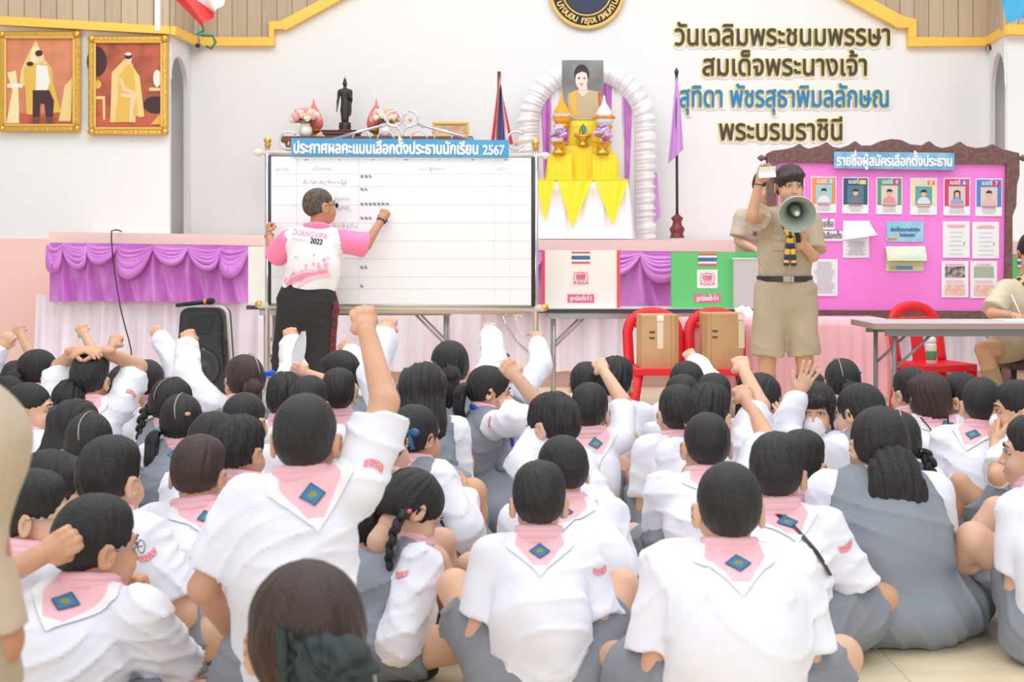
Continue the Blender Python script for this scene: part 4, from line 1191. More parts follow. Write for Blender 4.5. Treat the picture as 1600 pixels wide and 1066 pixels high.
def booth(label, px0, px1, yt, yb, Y, z0, body, edge, text, plate=False, wing=.32, prints=True, cx=None):
    k = Y / F_PX; x0, x1 = X(px0, Y), X(px1, Y); zt = zz(yt, Y); c = Vector(((x0 + x1) / 2, Y, z0)); w = x1 - x0; h = zt - z0
    o = thing('voting_booth', label, 'voting booth', c, group='cardboard voting booths on the tables')
    mb = MB(); mb.box((0, 0, h / 2), (w, .008, h), body); mb.build('front_panel', o)
    for q in (-1, 1):
        mb = MB(); R = Matrix.Rotation(q * math.radians(5), 3, 'Z'); mb.box(Vector((q * (w / 2 - .004), 0, h / 2)) + R @ Vector((0, wing / 2, 0)), (.008, wing, h), body, R); mb.build('side_panel', o)
        if edge:
            mb = MB(); mb.box((q * (w / 2 - .004), -.005, h / 2), (.024, .006, h), edge); mb.build('edge_tape', o)
    if prints:
        cx = 0 if cx is None else cx
        mb = MB(); thai_print(mb, cx, h - .055, .135, .088, -.006); mb.build('flag_print', o)
        if plate:
            mb = MB(); mb.box((cx, -.006, h * .52), (.15, .003, .135), WHITEP); mb.build('emblem_plate', o)
        mb = MB(); emblem(mb, cx, h * .525, .068, -.009); mb.build('emblem', o)
        mb = MB(); mb.box((cx, -.006, .07), (.195, .003, .062), PINKL2); lb = mb.build('label', o)
        mb = MB(); lettering(mb, text, (cx - .08, -.009, .055), .046, .16, WHITEP, .0012, .002); mb.build('lettering', lb)
    return o
CREAM = mat('cream_board', (250, 246, 238), .6); GREENB = mat('green_board', (104, 208, 122), .55)
booth('white voting booth number 3 with red taped edges', 848, 967, 391, 481, 9.85, .754, CREAM, REDE, "คูหาเลือกตั้ง ที่ 3")
booth('green voting booth number 4 beside the clear bin', 1050, 1190, 394, 484, 9.85, .754, GREENB, None, "คูหาเลือกตั้ง ที่ 4", True, cx=-.07)
booth('white voting booth mostly hidden behind the whiteboard and its left post', 388, 510, 385, 470, 9.95, .777, CREAM, None, "คูหาเลือกตั้ง ที่ 1")
booth('green voting booth behind the right end of the notice board', 1556, 1690, 400, 480, 10.45, .714, GREENB, None, "คูหาเลือกตั้ง ที่ 6", cx=-.1)
booth('green voting booth hidden behind the notice board, lower edge showing', 1272, 1440, 400, 480, 10.42, .714, GREENB, None, "คูหาเลือกตั้ง ที่ 5", True)
# clear bin and bag
Y = 9.62
o = thing('plastic_bin', 'translucent plastic ballot bin in front of the green voting booth', 'bin', (X(1173, Y + .17), Y + .32, .754))
CLR = mat('translucent_plastic', (236, 232, 232), .35, alpha=.62)
x0, x1 = X(1147, Y + .17) - X(1173, Y + .17), X(1200, Y + .17) - X(1173, Y + .17); h = .36
mb = MB()
for c_, s_ in (((0 + (x0 + x1) / 2, -.15, h / 2), (x1 - x0, .006, h)), (((x0 + x1) / 2, .15, h / 2), (x1 - x0, .006, h)), ((x0, 0, h / 2), (.006, .3, h)), ((x1, 0, h / 2), (.006, .3, h)), (((x0 + x1) / 2, 0, .004), (x1 - x0, .3, .006))): mb.box(c_, s_, CLR)
mb.build('body', o)
mb = MB(); frame_rect
for c_, s_ in (((0 + (x0 + x1) / 2, -.152, h), (x1 - x0 + .03, .02, .016)), (((x0 + x1) / 2, .152, h), (x1 - x0 + .03, .02, .016)), ((x0, 0, h), (.02, .3, .016)), ((x1, 0, h), (.02, .3, .016))): mb.box(c_, s_, CLR, bevel=.005)
mb.build('rim', o)
f_ = Field(); c = P(1166, 492, 9.68); f_.ell((0, 0, .0), (.065, .05, .045)).ell((.02, -.02, -.03), (.05, .04, .04), k=.02).ell((-.03, 0, .03), (.045, .04, .03), k=.02)
V, F = f_.mesh(.006, lambda X_, Y_, Z_: .006 * np.sin(X_ * 120 + 40 * Z_) + .005 * np.sin(Y_ * 140 + Z_ * 90)); ob = link('plastic_bag', mesh_from('plastic_bag', V, F, mats=[mat('white_bag', (246, 246, 248), .4)]), None, c)
tag(ob, 'crumpled white plastic bag hanging at the table edge below the clear bin', 'bag')

# ---- tables with pink cloth
PINKT = mat('pink_tablecloth', (252, 196, 206), .65, bump=(6, .3))
o = thing('pink_clothed_table', 'table under a pleated pink cloth behind the red chairs and the standing student', 'table', (X(1235, 9.3), 9.58, 0))
x0, x1 = X(1072, 9.3) - X(1235, 9.3), X(1391, 9.3) - X(1235, 9.3)
mb = MB(); mb.box(((x0 + x1) / 2, 0, .68), (x1 - x0 - .04, .5, .024), TOPW)
mb.build('table_top', o)
for x in (x0 + .08, x1 - .08):
    for q in (-.2, .2):
        mb = MB(); mb.tube([(x, q, 0), (x, q, .67)], .015, METAL, 8); mb.build('leg', o)
draped_box('tablecloth', o, x0, x1, -.27, .27, .16, .697, PINKT, .012, .085, 11, .03)
# front right table
YT = 8.08; LAM = mat('green_grey_laminate', (206, 218, 208), .3); EDGEP = mat('brown_pink_edge', (172, 146, 142), .5); STEEL = mat('grey_steel_leg', (132, 134, 142), .4, metal=.4)
folding_table('folding table with grey green top and brown edge in front of the notice board', X(1366, YT), X(1760, YT), .733, YT, 8.62, LAM, EDGEP, (-.62, .62), STEEL, .036)

# ---- red plastic chairs and what stands on them
REDC = mat('red_plastic', (226, 32, 42), .35, spec=.5)
def red_chair(label, x, y, rz, z_seat=.40, h=.76, w=.375, group='red plastic chairs'):
    o = thing('red_plastic_chair', label, 'chair', (x, y, 0), rz, group)
    mb = MB(); mb.grid(lambda u, v: Vector(((u - .5) * (w - .02 + .02 * (1 - v)), (v - .5) * .38, z_seat - .012 * math.sin(math.pi * u) * math.sin(math.pi * v))), 12, 12, REDC)
    for c_, s_ in (((0, -.195, z_seat - .022), (w + .01, .02, .05)), ((-w / 2, 0, z_seat - .022), (.02, .39, .05)), ((w / 2, 0, z_seat - .022), (.02, .39, .05)), ((0, .19, z_seat - .02), (w - .02, .02, .04))): mb.box(c_, s_, REDC, bevel=.007)
    mb.box((0, 0, z_seat - .022), (w - .01, .38, .012), REDC); mb.build('seat', o)
    mb = MB(); H = h - z_seat
    path = []
    for i in range(25):
        t = i / 24
        if t < .3: path.append((-w / 2 + .015 - .012 * t, t / .3 * (H - .14)))
        elif t > .7: path.append((w / 2 - .015 + .012 * (1 - t), (1 - t) / .3 * (H - .14)))
        else:
            a = math.pi * (1 - (t - .3) / .4); path.append(((w / 2 - .02) * math.cos(a), H - .14 + .13 * math.sin(a) ** .8))
    pts = [Vector((x_, .185 + .10 * z_ / H, z_seat + z_)) for x_, z_ in path]
    mb.tube(pts, [.036] * 25, REDC, 8, flat=.35)
    yb = lambda z_: .185 + .10 * z_ / H
    mb.build('backrest', o)
    mb = MB(); mb.grid(lambda u, v: Vector(((u - .5) * .11 * (1 - .25 * v), yb(v * (H - .08)), z_seat + v * (H - .08))), 4, 8, REDC); mb.box((0, yb(H - .10), z_seat + H - .10), (w - .12, .016, .035), REDC, bevel=.006); mb.build('back_slat', o)
    for sx in (-1, 1):
        for sy in (-1, 1):
            mb = MB(); top = Vector((sx * (w / 2 - .025), sy * .17, z_seat - .01)); bot = Vector((sx * (w / 2 + .025), sy * .21, 0))
            mb.tube([top, top.lerp(bot, .5), bot], [.040, .032, .026], REDC, 6, flat=.6); mb.build('leg', o)
    return o
C1x, C2x = X(1029, 9.0), X(1122, 9.0)
red_chair('left red plastic chair of the pair holding a cardboard box', C1x, 9.0, .05); red_chair('right red plastic chair of the pair holding a cardboard box', C2x, 9.0, -.05)
red_chair('red plastic chair behind the front table with a flask on its seat', X(1462, 9.0), 9.02, .25, .42, .80)
CARD = mat('cardboard', (206, 166, 122), .75, vary=(5, (198, 156, 112))); CARDD = mat('cardboard_flap', (188, 142, 100), .75); TAPE = mat('clear_tape', (236, 222, 200), .25)
def carton(label, cx, y, z, w, d, h, rz, tape_top, side):
    o = thing('cardboard_box', label, 'box', (cx, y, z), rz, 'cardboard boxes on the red chairs')
    mb = MB(); mb.box((0, 0, h / 2), (w, d, h), CARD, bevel=.004); mb.build('body', o)
    mb = MB(); mb.box((side * w * .30, -d / 2 - .001, h / 2), (.004, .003, h), CARDD); mb.box((side * w * .44, -d / 2 - .001, h / 2), (w * .10, .003, h * .98), CARDD); mb.build('seam', o)
    mb = MB(); mb.box((tape_top, -d / 2 - .002, h * .94), (.045, .003, h * .11), mat('white_tape', (244, 242, 240), .5)); mb.box((tape_top, -d / 2 - .0015, h * .62), (.04, .002, h * .5), TAPE); mb.build('tape', o)
    for z_ in (.68, .57): scrawl('scribble', o, lambda x, y_: Vector((x / 1000, -d / 2 - .003, y_ / 1000)), -72, -38, h * 1000 * z_, 22, flat('pen_ink', (120, 96, 86)), int(z_ * 100), .0014)
carton('cardboard box with white tape on the left red chair', C1x - .01, 8.99, .393, .245, .24, .355, .06, .0, 1); carton('cardboard box with side seam on the right red chair', C2x + .02, 8.99, .393, .27, .24, .365, -.05, .12, -1)
c = Vector((X(1456, 8.95), 8.96, .415)); o = thing('flask', 'white flask with a green label standing on the red chair seat', 'flask', c)
mb = MB(); mb.lathe([(.030, 0), (.034, .01), (.034, .12), (.030, .14)], (0, 0, 0), mat('flask_white', (236, 232, 226), .3), 20); mb.build('body', o)
mb = MB(); mb.lathe([(.0345, .03), (.0352, .035), (.0352, .085), (.0345, .09)], (0, 0, 0), mat('flask_green', (96, 150, 116), .5), 20); mb.build('label_band', o)
mb = MB(); mb.lathe([(.030, .14), (.031, .15), (.030, .175), (.02, .18)], (0, 0, 0), mat('flask_cap', (244, 236, 230), .35), 20); mb.build('cap', o)

# ---- loudspeaker with a microphone on it, and the hanging cable
SY = 10.5; k = SY / F_PX; c = Vector((X(315, SY), SY, 0)); Hs = zz(481, SY)
o = thing('loudspeaker', 'black portable loudspeaker with white rim standing on the floor before the stage', 'loudspeaker', c)
def rr(wt, wb, h, r=.06, z0=0.0, n=6):
    pts = []
    for cx, cz, a0 in ((wb / 2 - r, z0 + r, -90), (wt / 2 - r, h - r, 0), (-wt / 2 + r, h - r, 90), (-wb / 2 + r, z0 + r, 180)):
        for i in range(n + 1): a = math.radians(a0 + 90 * i / n); pts.append((cx + r * math.cos(a), cz + r * math.sin(a)))
    return pts
mb = MB(); mb.prism(rr(.34, .42, Hs, .07), .0, .30, BLACK); mb.build('cabinet', o)
mb = MB(); mb.prism(rr(.37, .45, Hs + .012, .08), .10, .16, mat('pale_rim', (232, 230, 230), .4)); mb.build('rim', o)
GRL = mat('grille_black', (52, 53, 58), .5, bump=(180, .6))
mb = MB(); mb.prism(rr(.29, .37, Hs - .03, .06, .04), -.014, .0, GRL); mb.build('grille', o)
mb = MB(); mb.prism([(-.06, Hs - .20), (.06, Hs - .20), (.11, Hs - .06), (-.11, Hs - .06)], -.022, -.013, BLACK); mb.build('horn', o)
mb = MB(); mb.lathe([(.145, 0), (.15, .012), (.135, .018), (.10, .006), (.05, .002), (.03, .012), (0, .014)], (0, -.012, .26), DARKM, 28, R=Matrix.Rotation(math.pi / 2, 3, 'X')); mb.build('woofer', o)
mb = MB()
for i in range(4): mb.box((.155 + .004 * i * -1, -.016, Hs - .12 - .05 * i), (.022, .008, .032), BLACK, bevel=.003)
mb.build('side_vents', o)
mb = MB(); mb.box((.185, -.005, .42), (.03, .03, .14), BLACK, bevel=.006); mb.build('handle', o)
mb = MB(); mb.box((-.07, -.020, Hs - .335), (.05, .006, .03), mat('white_label', (235, 235, 238), .5)); mb.box((0.005, -.020, Hs - .335), (.05, .006, .03), mat('white_label', (235, 235, 238), .5)); mb.build('maker_plate', o)
mc = P(312, 480, SY + .1); mc.z = Hs + .037
o = thing('microphone', 'black wireless microphone with an orange ring lying on the loudspeaker', 'microphone', mc)
Rm = Matrix.Rotation(math.radians(83), 3, 'Y')
mb = MB(); mb.lathe([(.011, -.19), (.015, -.18), (.017, -.02), (.020, .035)], (0, 0, 0), BLACK, 14, R=Rm); mb.build('body', o)
mb = MB(); mb.lathe([(.0215, .032), (.0245, .036), (.0245, .052), (.0215, .056)], (0, 0, 0), mat('orange_ring', (240, 140, 40), .5), 14, R=Rm); mb.build('ring', o)
mb = MB(); mb.lathe([(.020, .056), (.026, .07), (.027, .095), (.018, .118), (0, .124)], (0, 0, 0), mat('mic_mesh', (48, 46, 48), .5, bump=(300, .8)), 14, R=Rm); mb.build('head', o)
mb = MB(); mb.tube([P(190, 362, 11.95)] + [P(x, y, 11.36) for x, y in ((186, 360), (184, 359.5), (179, 359.5), (174.5, 361), (174, 372), (176, 400), (180, 430), (185, 462), (188, 480), (194, 505), (201, 530), (205, 548), (206, 575), (203, 588))], .006, BLACK, 6)
tag(mb.build('power_cable'), 'thin black cable hanging in front of the purple valance left of the loudspeaker', 'cable')

# ---- pink notice board
NY = 9.98; k = NY / F_PX; N0 = Vector((px_x(1390, NY), NY, 0)); L = lambda x, y, d=0.0: P(x, y, NY) - N0 + Vector((0, d, 0))
o = thing('notice_board', 'large pink notice board in a carved brown wooden frame on feet', 'notice board', N0); NB = o
def poly(nm, par, pts, d0, d1, m):
    mb = MB(); mb.prism([(L(*p).x, L(*p).z) for p in pts], d0, d1, m); return mb.build(nm, par)
MAG = mat('magenta_pink_felt', (254, 136, 226), .8, bump=(120, .15), vary=(2, (254, 144, 232)))
CARV = mat('carved_brown_wood', (128, 92, 88), .5, bump=(45, .6), vary=(30, (112, 76, 72)))
poly('panel', o, [(1206, 487), (1572, 489), (1573, 251), (1206, 248)], -.005, .02, MAG)
top = [(1198, 254), (1580, 257), (1590, 252), (1590, 240), (1578, 237), (1562, 233), (1548, 226), (1540, 230), (1522, 232), (1508, 229), (1498, 222), (1488, 228), (1470, 232), (1460, 229), (1450, 221), (1440, 228), (1420, 226), (1405, 219), (1390, 218), (1375, 221), (1360, 228), (1344, 228), (1335, 221), (1326, 227), (1310, 232), (1300, 230), (1290, 223), (1280, 228), (1262, 233), (1254, 230), (1248, 225), (1240, 230), (1224, 234), (1206, 236), (1198, 240)]
poly('carved_crest', o, top, -.035, .03, CARV)
for pts in ([(1198, 600), (1212, 600), (1212, 252), (1198, 252)], [(1566, 600), (1579, 600), (1579, 338), (1585, 322), (1586, 290), (1590, 275), (1590, 252), (1570, 252)]):
    poly('post', o, pts, -.04, .03, CARV)
poly('bottom_rail', o, [(1206, 495), (1500, 497), (1540, 508), (1560, 516), (1572, 512), (1574, 486), (1206, 484)], -.03, .03, CARV)
for x in (1205, 1572):
    mb = MB(); b = L(x, 600); mb.box((b.x, 0, (L(0, 595).z) / 2), (.07, .06, L(0, 595).z), CARV); mb.box((b.x, 0, .04), (.09, .55, .08), CARV, bevel=.02); mb.build('foot', o)
for x, q in ((1198, -1), (1590, 1)):
    mb = MB(); b = L(x, 247); mb.lathe([(.018, 0), (.02, .012), (.012, .02), (.026, .035), (.022, .05), (.006, .068), (0, .072)], b, CARV, 12, R=Matrix.Rotation(q * math.pi / 2, 3, 'Y')); mb.build('finial', o)
Yb = NY - .05; c = P(1397, 251, Yb); ob = thing('notice_banner', 'blue banner with white Thai lettering across the top of the pink notice board', 'banner', c)
mb = MB(); mb.prism([(P(x, y, Yb).x - c.x, P(x, y, Yb).z - c.z) for x, y in ((1303, 263), (1491, 266), (1491, 239), (1303, 237))], -.003, .006, mat('blue_banner_worn', (106, 172, 210), .5, vary=(9, (150, 198, 226)))); mb.build('board', ob)
mb = MB(); lettering(mb, "รายชื่อผู้สมัครเลือกตั้งประธาน", P(1307, 258.5, Yb) - c + Vector((0, -.005, 0)), 22 * k, 180 * k, WHITEP, .0035, .003, R_); mb.build('lettering', ob)

PY = NY - .012
def sheet(name, label, x0, x1, y0, y1, m, cat='paper sheet', group=None, tilt=0.0):
    c = P((x0 + x1) / 2, (y0 + y1) / 2, PY); o = thing(name, label, cat, c, group=group); w, h = (x1 - x0) * k, (y1 - y0) * k
    o.rotation_euler = (0, math.radians(tilt), 0)
    mb = MB(); mb.box((0, 0, 0), (w, .003, h), m, bevel=.001); mb.build('paper', o)
    return o, w, h
GL = flat('grey_print', (206, 206, 212)); PKT = flat('pink_print', (246, 170, 190))
def lines(mb, x0, x1, z0, z1, n, m, y=-.003, seed=0):
    r = random.Random(seed)
    for i in range(n):
        z = z0 + (z1 - z0) * i / max(n - 1, 1); L_ = (x1 - x0) * r.uniform(.6, 1); mb.box(((x0 + x1) / 2, y, z), (L_, .001, .0055), m)
posters = ((1217, 1257, 274, 331, (206, 60, 70), (240, 190, 120), '1', (236, 200, 120), (220, 190, 170), 'crimson candidate poster number 1 behind the standing student'),
    (1267, 1307, 276, 333, (248, 150, 94), (160, 214, 226), '2', (150, 190, 220), (236, 232, 236), 'orange candidate poster number 2'),
    (1316, 1357, 277, 334, (62, 92, 116), (90, 130, 150), '3', (250, 210, 90), (120, 130, 140), 'navy candidate poster number 3'),
    (1369, 1410, 277, 335, (106, 158, 144), (232, 214, 206), '4', (238, 76, 116), (240, 150, 160), 'green candidate poster number 4'),
    (1422, 1464, 278, 336, (246, 226, 184), (94, 174, 174), '5', (244, 132, 116), (236, 226, 240), 'cream and teal candidate poster number 5'),
    (1474, 1516, 278, 337, (222, 70, 110), (220, 210, 208), '6', (104, 140, 220), (176, 164, 206), 'crimson candidate poster number 6'),
    (1524, 1566, 279, 338, (98, 136, 206), (224, 210, 204), '7', (226, 50, 100), (236, 190, 180), 'blue candidate poster number 7'))
for i, (x0, x1, y0, y1, bgc, phc, num, nc, clc, lab) in enumerate(posters):
    po, w, h = sheet('candidate_poster', lab, x0, x1, y0, y1, WHITEP, 'poster', 'candidate posters on the pink notice board', .4)
    mb = MB(); mb.box((0, -.0025, h * .11), (w * .92, .001, h * .72), flat('poster_bg_' + num, bgc)); mb.build('coloured_ground', po)
    mb = MB(); mb.box((0.0, -.0035, h * .02), (w * .62, .001, h * .50), flat('poster_photo_' + num, phc)); ph = mb.build('photo', po)
    mb = MB(); y = -.005
    mb.prism([(w * (.25 * math.cos(t * .314)) , -h * .20 + h * .19 * max(0, math.sin(t * .314))) for t in range(11)], y, y + .0008, flat('poster_cloth_' + num, clc))
    mb.prism([(w * .10 * math.cos(t * .393), h * .075 + h * .085 * math.sin(t * .393)) for t in range(16)], y - .001, y - .0002, flat('poster_skin', (232, 190, 164)))
    hr = flat('poster_hair', (64, 52, 52))
    if num in '6': mb.prism([(-w * .12, -h * .05), (-w * .09, -h * .05), (-w * .07, h * .12), (w * .07, h * .12), (w * .09, -h * .05), (w * .12, -h * .05), (w * .12, h * .14), (0, h * .18), (-w * .12, h * .14)], y - .002, y - .0012, hr)
    else: mb.prism([(-w * .11, h * .08), (-w * .07, h * .11), (w * .07, h * .11), (w * .11, h * .08), (w * .10, h * .16), (0, h * .185), (-w * .10, h * .16)], y - .002, y - .0012, hr)
    mb.build('pictured_person', ph)
    mb = MB(); mb.box((w * .27, -.0035, h * .365), (w * .26, .001, h * .12), flat('poster_num_' + num, nc)); mb.build('number_plate', po)
    mb = MB(); lettering(mb, "เบอร์", (-w * .28, -.005, h * .325), h * .17, w * .40, WHITEP, .0012, .001); lettering(mb, num, (w * .22, -.005, h * .325), h * .14, None, WHITEP, .0016, .001); mb.build('lettering', po)
    mb = MB(); lines(mb, -w * .3, w * .3, -h * .31, -h * .43, 4, GL, -.003, i); mb.box((0, -.003, -h * .275), (w * .5, .001, .008), flat('red_print', (236, 110, 120))); mb.build('small_print', po)
for s, x0, x1, y0, y1 in (("รายชื่อ", 1276, 1304, 342, 359), ("ผู้มีสิทธิเลือกตั้ง", 1262, 1318, 361, 377)):
    so, w, h = sheet('label_strip', 'white strip reading %s in Thai on the pink notice board' % ('names' if len(s) < 9 else 'eligible voters'), x0, x1, y0, y1, WHITEP, 'label')
    mb = MB(); lettering(mb, s, (-w * .45, -.004, -h * .22), h * .8, w * .9, flat('grey_ink', (120, 118, 124)), .001, .001); mb.build('lettering', so)
so, w, h = sheet('name_list', 'white name list with its top page curling away from the pink board', 1317, 1358, 345, 403, WHITEP)
mb = MB(); mb.grid(lambda u, v: Vector((-w / 2 + w * u + .02 * v * u, -.006 - (.10 * u * v * v + .05 * u * v), h / 2 - h * .52 * v * (1 - .25 * u) - .0)), 10, 10, WHITEP); mb.build('curled_page', so)
mb = MB(); lines(mb, -w * .4, w * .4, -h * .06, -h * .42, 12, GL, -.003, 3); mb.build('print', so)
so, w, h = sheet('name_list', 'white name list low on the board beside the standing student', 1267, 1309, 405, 463, WHITEP)
mb = MB(); lines(mb, -w * .4, w * .4, h * .42, -h * .40, 22, GL, -.003, 4); mb.build('print', so)
so, w, h = sheet('blue_notice', 'pale blue printed notice in the middle of the pink board', 1385, 1443, 346, 378, mat('blue_notice_print', (142, 208, 228), .6, vary=(12, (172, 216, 236))), 'notice')
mb = MB(); lettering(mb, "เลือกตั้งประธานนักเรียน", (-w * .4, -.004, h * .02), h * .24, w * .8, flat('notice_ink', (104, 112, 180)), .0005, .001); lettering(mb, "โรงเรียนของเรา", (-w * .15, -.004, -h * .24), h * .22, w * .42, flat('notice_ink', (0, 0, 0)), .0005, .001); mb.build('lettering', so)
mb = MB(); 
for q in range(6): mb.prism([(-w * .48 + w * .05 * q + .012 * math.cos(t), -h * .38 + .01 * math.sin(t * 1.0) + .006 * (q % 2)) for t in range(6)], -.004, -.003, flat('notice_orange', (240, 186, 130)))
mb.build('picture', so)
so, w, h = sheet('open_booklet', 'opened booklet with green and pink print pinned under the blue notice', 1384, 1443, 385, 424, mat('booklet_page', (226, 216, 170), .6, vary=(10, (206, 220, 180))), 'booklet')
mb = MB(); mb.grid(lambda u, v: Vector((-w / 2 - .004 + (w + .012) * u, -.006 - .05 * math.sin(v * 1.6), h / 2 - h * .58 * v)), 8, 8, mat('booklet_cover', (236, 232, 206), .6, vary=(14, (214, 230, 214)))); mb.build('raised_page', so)
mb = MB(); mb.box((0, -.004, -h * .36), (w * .42, .001, h * .14), flat('booklet_blue', (110, 150, 190))); mb.box((-w * .3, -.004, -h * .36), (w * .2, .001, h * .14), flat('booklet_green', (170, 190, 120))); mb.build('print', so)
for i, (x0, x1, y0, y1, lab) in enumerate(((1473, 1515, 346, 403, 'white printed sheet, upper left of four at the right of the pink board'), (1519, 1561, 347, 404, 'white printed sheet, upper right of four at the right of the pink board'),
        (1471, 1513, 408, 465, 'white sheet with two photos, lower left of four on the pink board'), (1516, 1558, 408, 466, 'white sheet with two photos, lower right of four on the pink board'))):
    so, w, h = sheet('printed_sheet', lab, x0, x1, y0, y1, WHITEP)
    if i < 2:
        mb = MB(); lines(mb, -w * .36, w * .36, h * .40, h * .33, 3, PKT, -.003, i); lines(mb, -w * .3, w * .3, h * .2, -h * .4, 6, GL, -.003, i + 9); mb.box((w * .3, -.003, -h * .1), (.008, .001, .02), flat('red_print', (0, 0, 0))); mb.build('print', so)
    else:
        mb = MB(); lines(mb, -w * .36, w * .36, h * .42, h * .38, 2, PKT, -.003, i); lines(mb, -w * .36, w * .36, -h * .04, -h * .09, 2, PKT, -.003, i + 3); mb.build('print', so)
        for zc2 in (.20, -.29):
            mb = MB(); cols = ((190, 180, 180), (240, 236, 236)) if zc2 > 0 else ((240, 180, 180), (240, 220, 190))
            mb.box((0, -.003, h * zc2), (w * .74, .001, h * .30), mat('small_photo_%d%d' % (i, zc2 > 0), cols[0], .6, vary=(28, (70, 66, 70) if zc2 > 0 and i == 2 else cols[1] if zc2 < 0 else (150, 200, 150)))); mb.build('photo', so)
# ================================================================ PEOPLE
def skin_mat(name, rgb):
    m = mat(name, rgb, .5, bump=(60, .08), vary=(7, tuple(int(v * .95) for v in rgb)))
    b = m.node_tree.nodes['Principled BSDF']
    b.inputs['Subsurface Weight'].default_value = 0.06
    b.inputs['Subsurface Radius'].default_value = (.01, .004, .002)
    return m
SKIN = skin_mat('skin_light', (231, 184, 154))
SKIN2 = skin_mat('skin_warm', (222, 170, 136))
SKIN3 = skin_mat('skin_tan', (204, 146, 114))
def hair_mat(name, rgb):
    m = mat(name, rgb, .45, bump=(90, .55), stretch=(3.0, 3.0, .22))
    return m
HAIR = hair_mat('hair_black', (36, 31, 31))
HAIRB = hair_mat('hair_brown', (62, 42, 36))
HAIRG = mat('hair_greying', (108, 92, 80), .7, bump=(300, .5), vary=(40, (76, 64, 56)))
SHIRT = mat('white_shirt_cotton', (240, 240, 250), .8, bump=(22, .30), sheen=.1)
GREY = mat('grey_uniform_cloth', (144, 150, 160), .8, bump=(16, .25), vary=(5, (137, 143, 153)))
GREYD = mat('grey_shorts_cloth', (140, 143, 152), .8, bump=(16, .3))
PINK = mat('pink_collar_cloth', (250, 196, 204), .8, bump=(20, .2))
WHITEC = mat('white_collar_border', (246, 244, 247), .8)
SOCK = mat('white_sock', (240, 240, 240), .9, bump=(120, .3))
SHOE = mat('black_shoe', (38, 38, 40), .45)
SHOEG = mat('green_shoe_sole', (52, 78, 62), .7)
BLUE = mat('blue_ribbon', (30, 70, 170), .5, bump=(20, .3))
NAVY = mat('navy_ribbon', (52, 72, 122), .5)
KHAKI = mat('khaki_cloth', (190, 172, 148), .8, bump=(18, .3), vary=(6, (182, 164, 140)))
LIP = mat('lip', (196, 110, 104), .5)
EYEW = mat('eye_white', (235, 232, 228), .3)
EYED = mat('eye_dark', (28, 20, 18), .2)

def badge_mat():
    m = bpy.data.materials.new('crest_badge'); m.use_nodes = True
    nt = m.node_tree; b = nt.nodes['Principled BSDF']; b.inputs['Roughness'].default_value = .7
    uv = nt.nodes.new('ShaderNodeUVMap'); sep = nt.nodes.new('ShaderNodeSeparateXYZ')
    nt.links.new(uv.outputs[0], sep.inputs[0])
    def math_(op, a, b_=None, c=None):
        n = nt.nodes.new('ShaderNodeMath'); n.operation = op
        for i, v in enumerate((a, b_, c)):
            if v is None: continue
            if isinstance(v, (int, float)): n.inputs[i].default_value = v
            else: nt.links.new(v, n.inputs[i])
        return n.outputs[0]
    u = math_('SUBTRACT', sep.outputs[0], .5); v = math_('SUBTRACT', sep.outputs[1], .5)
    edge = math_('MAXIMUM', math_('ABSOLUTE', u), math_('ABSOLUTE', v))
    # emblem: a gold blob in the middle with a rough outline
    nz = nt.nodes.new('ShaderNodeTexNoise'); nz.inputs['Scale'].default_value = 9; nt.links.new(uv.outputs[0], nz.inputs['Vector'])
    a = math_('ADD', u, v); d = math_('SUBTRACT', u, v)
    rr = math_('ADD', math_('MULTIPLY', math_('MULTIPLY', a, a), 1.6), math_('MULTIPLY', d, d))
    em = math_('LESS_THAN', math_('ADD', rr, math_('MULTIPLY', math_('SUBTRACT', nz.outputs['Fac'], .5), .30)), .105)
    m1 = nt.nodes.new('ShaderNodeMix'); m1.data_type = 'RGBA'
    m1.inputs['A'].default_value = lin((62, 128, 164)); m1.inputs['B'].default_value = lin((152, 146, 72)); nt.links.new(em, m1.inputs['Factor'])
    m2 = nt.nodes.new('ShaderNodeMix'); m2.data_type = 'RGBA'
    nt.links.new(m1.outputs['Result'], m2.inputs['A']); m2.inputs['B'].default_value = lin((62, 76, 122))
    nt.links.new(math_('GREATER_THAN', edge, .43), m2.inputs['Factor'])
    nt.links.new(m2.outputs['Result'], b.inputs['Base Color'])
    return m
BADGE = badge_mat()
def mark_mat():
    m = bpy.data.materials.new('red_sleeve_embroidery'); m.use_nodes = True
    nt = m.node_tree; b = nt.nodes['Principled BSDF']; b.inputs['Roughness'].default_value = .8
    uv = nt.nodes.new('ShaderNodeUVMap'); nz = nt.nodes.new('ShaderNodeTexNoise'); nz.inputs['Scale'].default_value = 7
    mp = nt.nodes.new('ShaderNodeMapping'); mp.inputs['Scale'].default_value = (1.6, 1, 1)
    nt.links.new(uv.outputs[0], mp.inputs[0]); nt.links.new(mp.outputs[0], nz.inputs['Vector'])
    r = nt.nodes.new('ShaderNodeValToRGB'); nt.links.new(nz.outputs['Fac'], r.inputs[0])
    r.color_ramp.elements[0].position = .47; r.color_ramp.elements[0].color = lin((232, 92, 104))
    r.color_ramp.elements[1].position = .55; r.color_ramp.elements[1].color = lin((246, 200, 206))
    nt.links.new(r.outputs[0], b.inputs['Base Color'])
    return m
MARK = mark_mat()

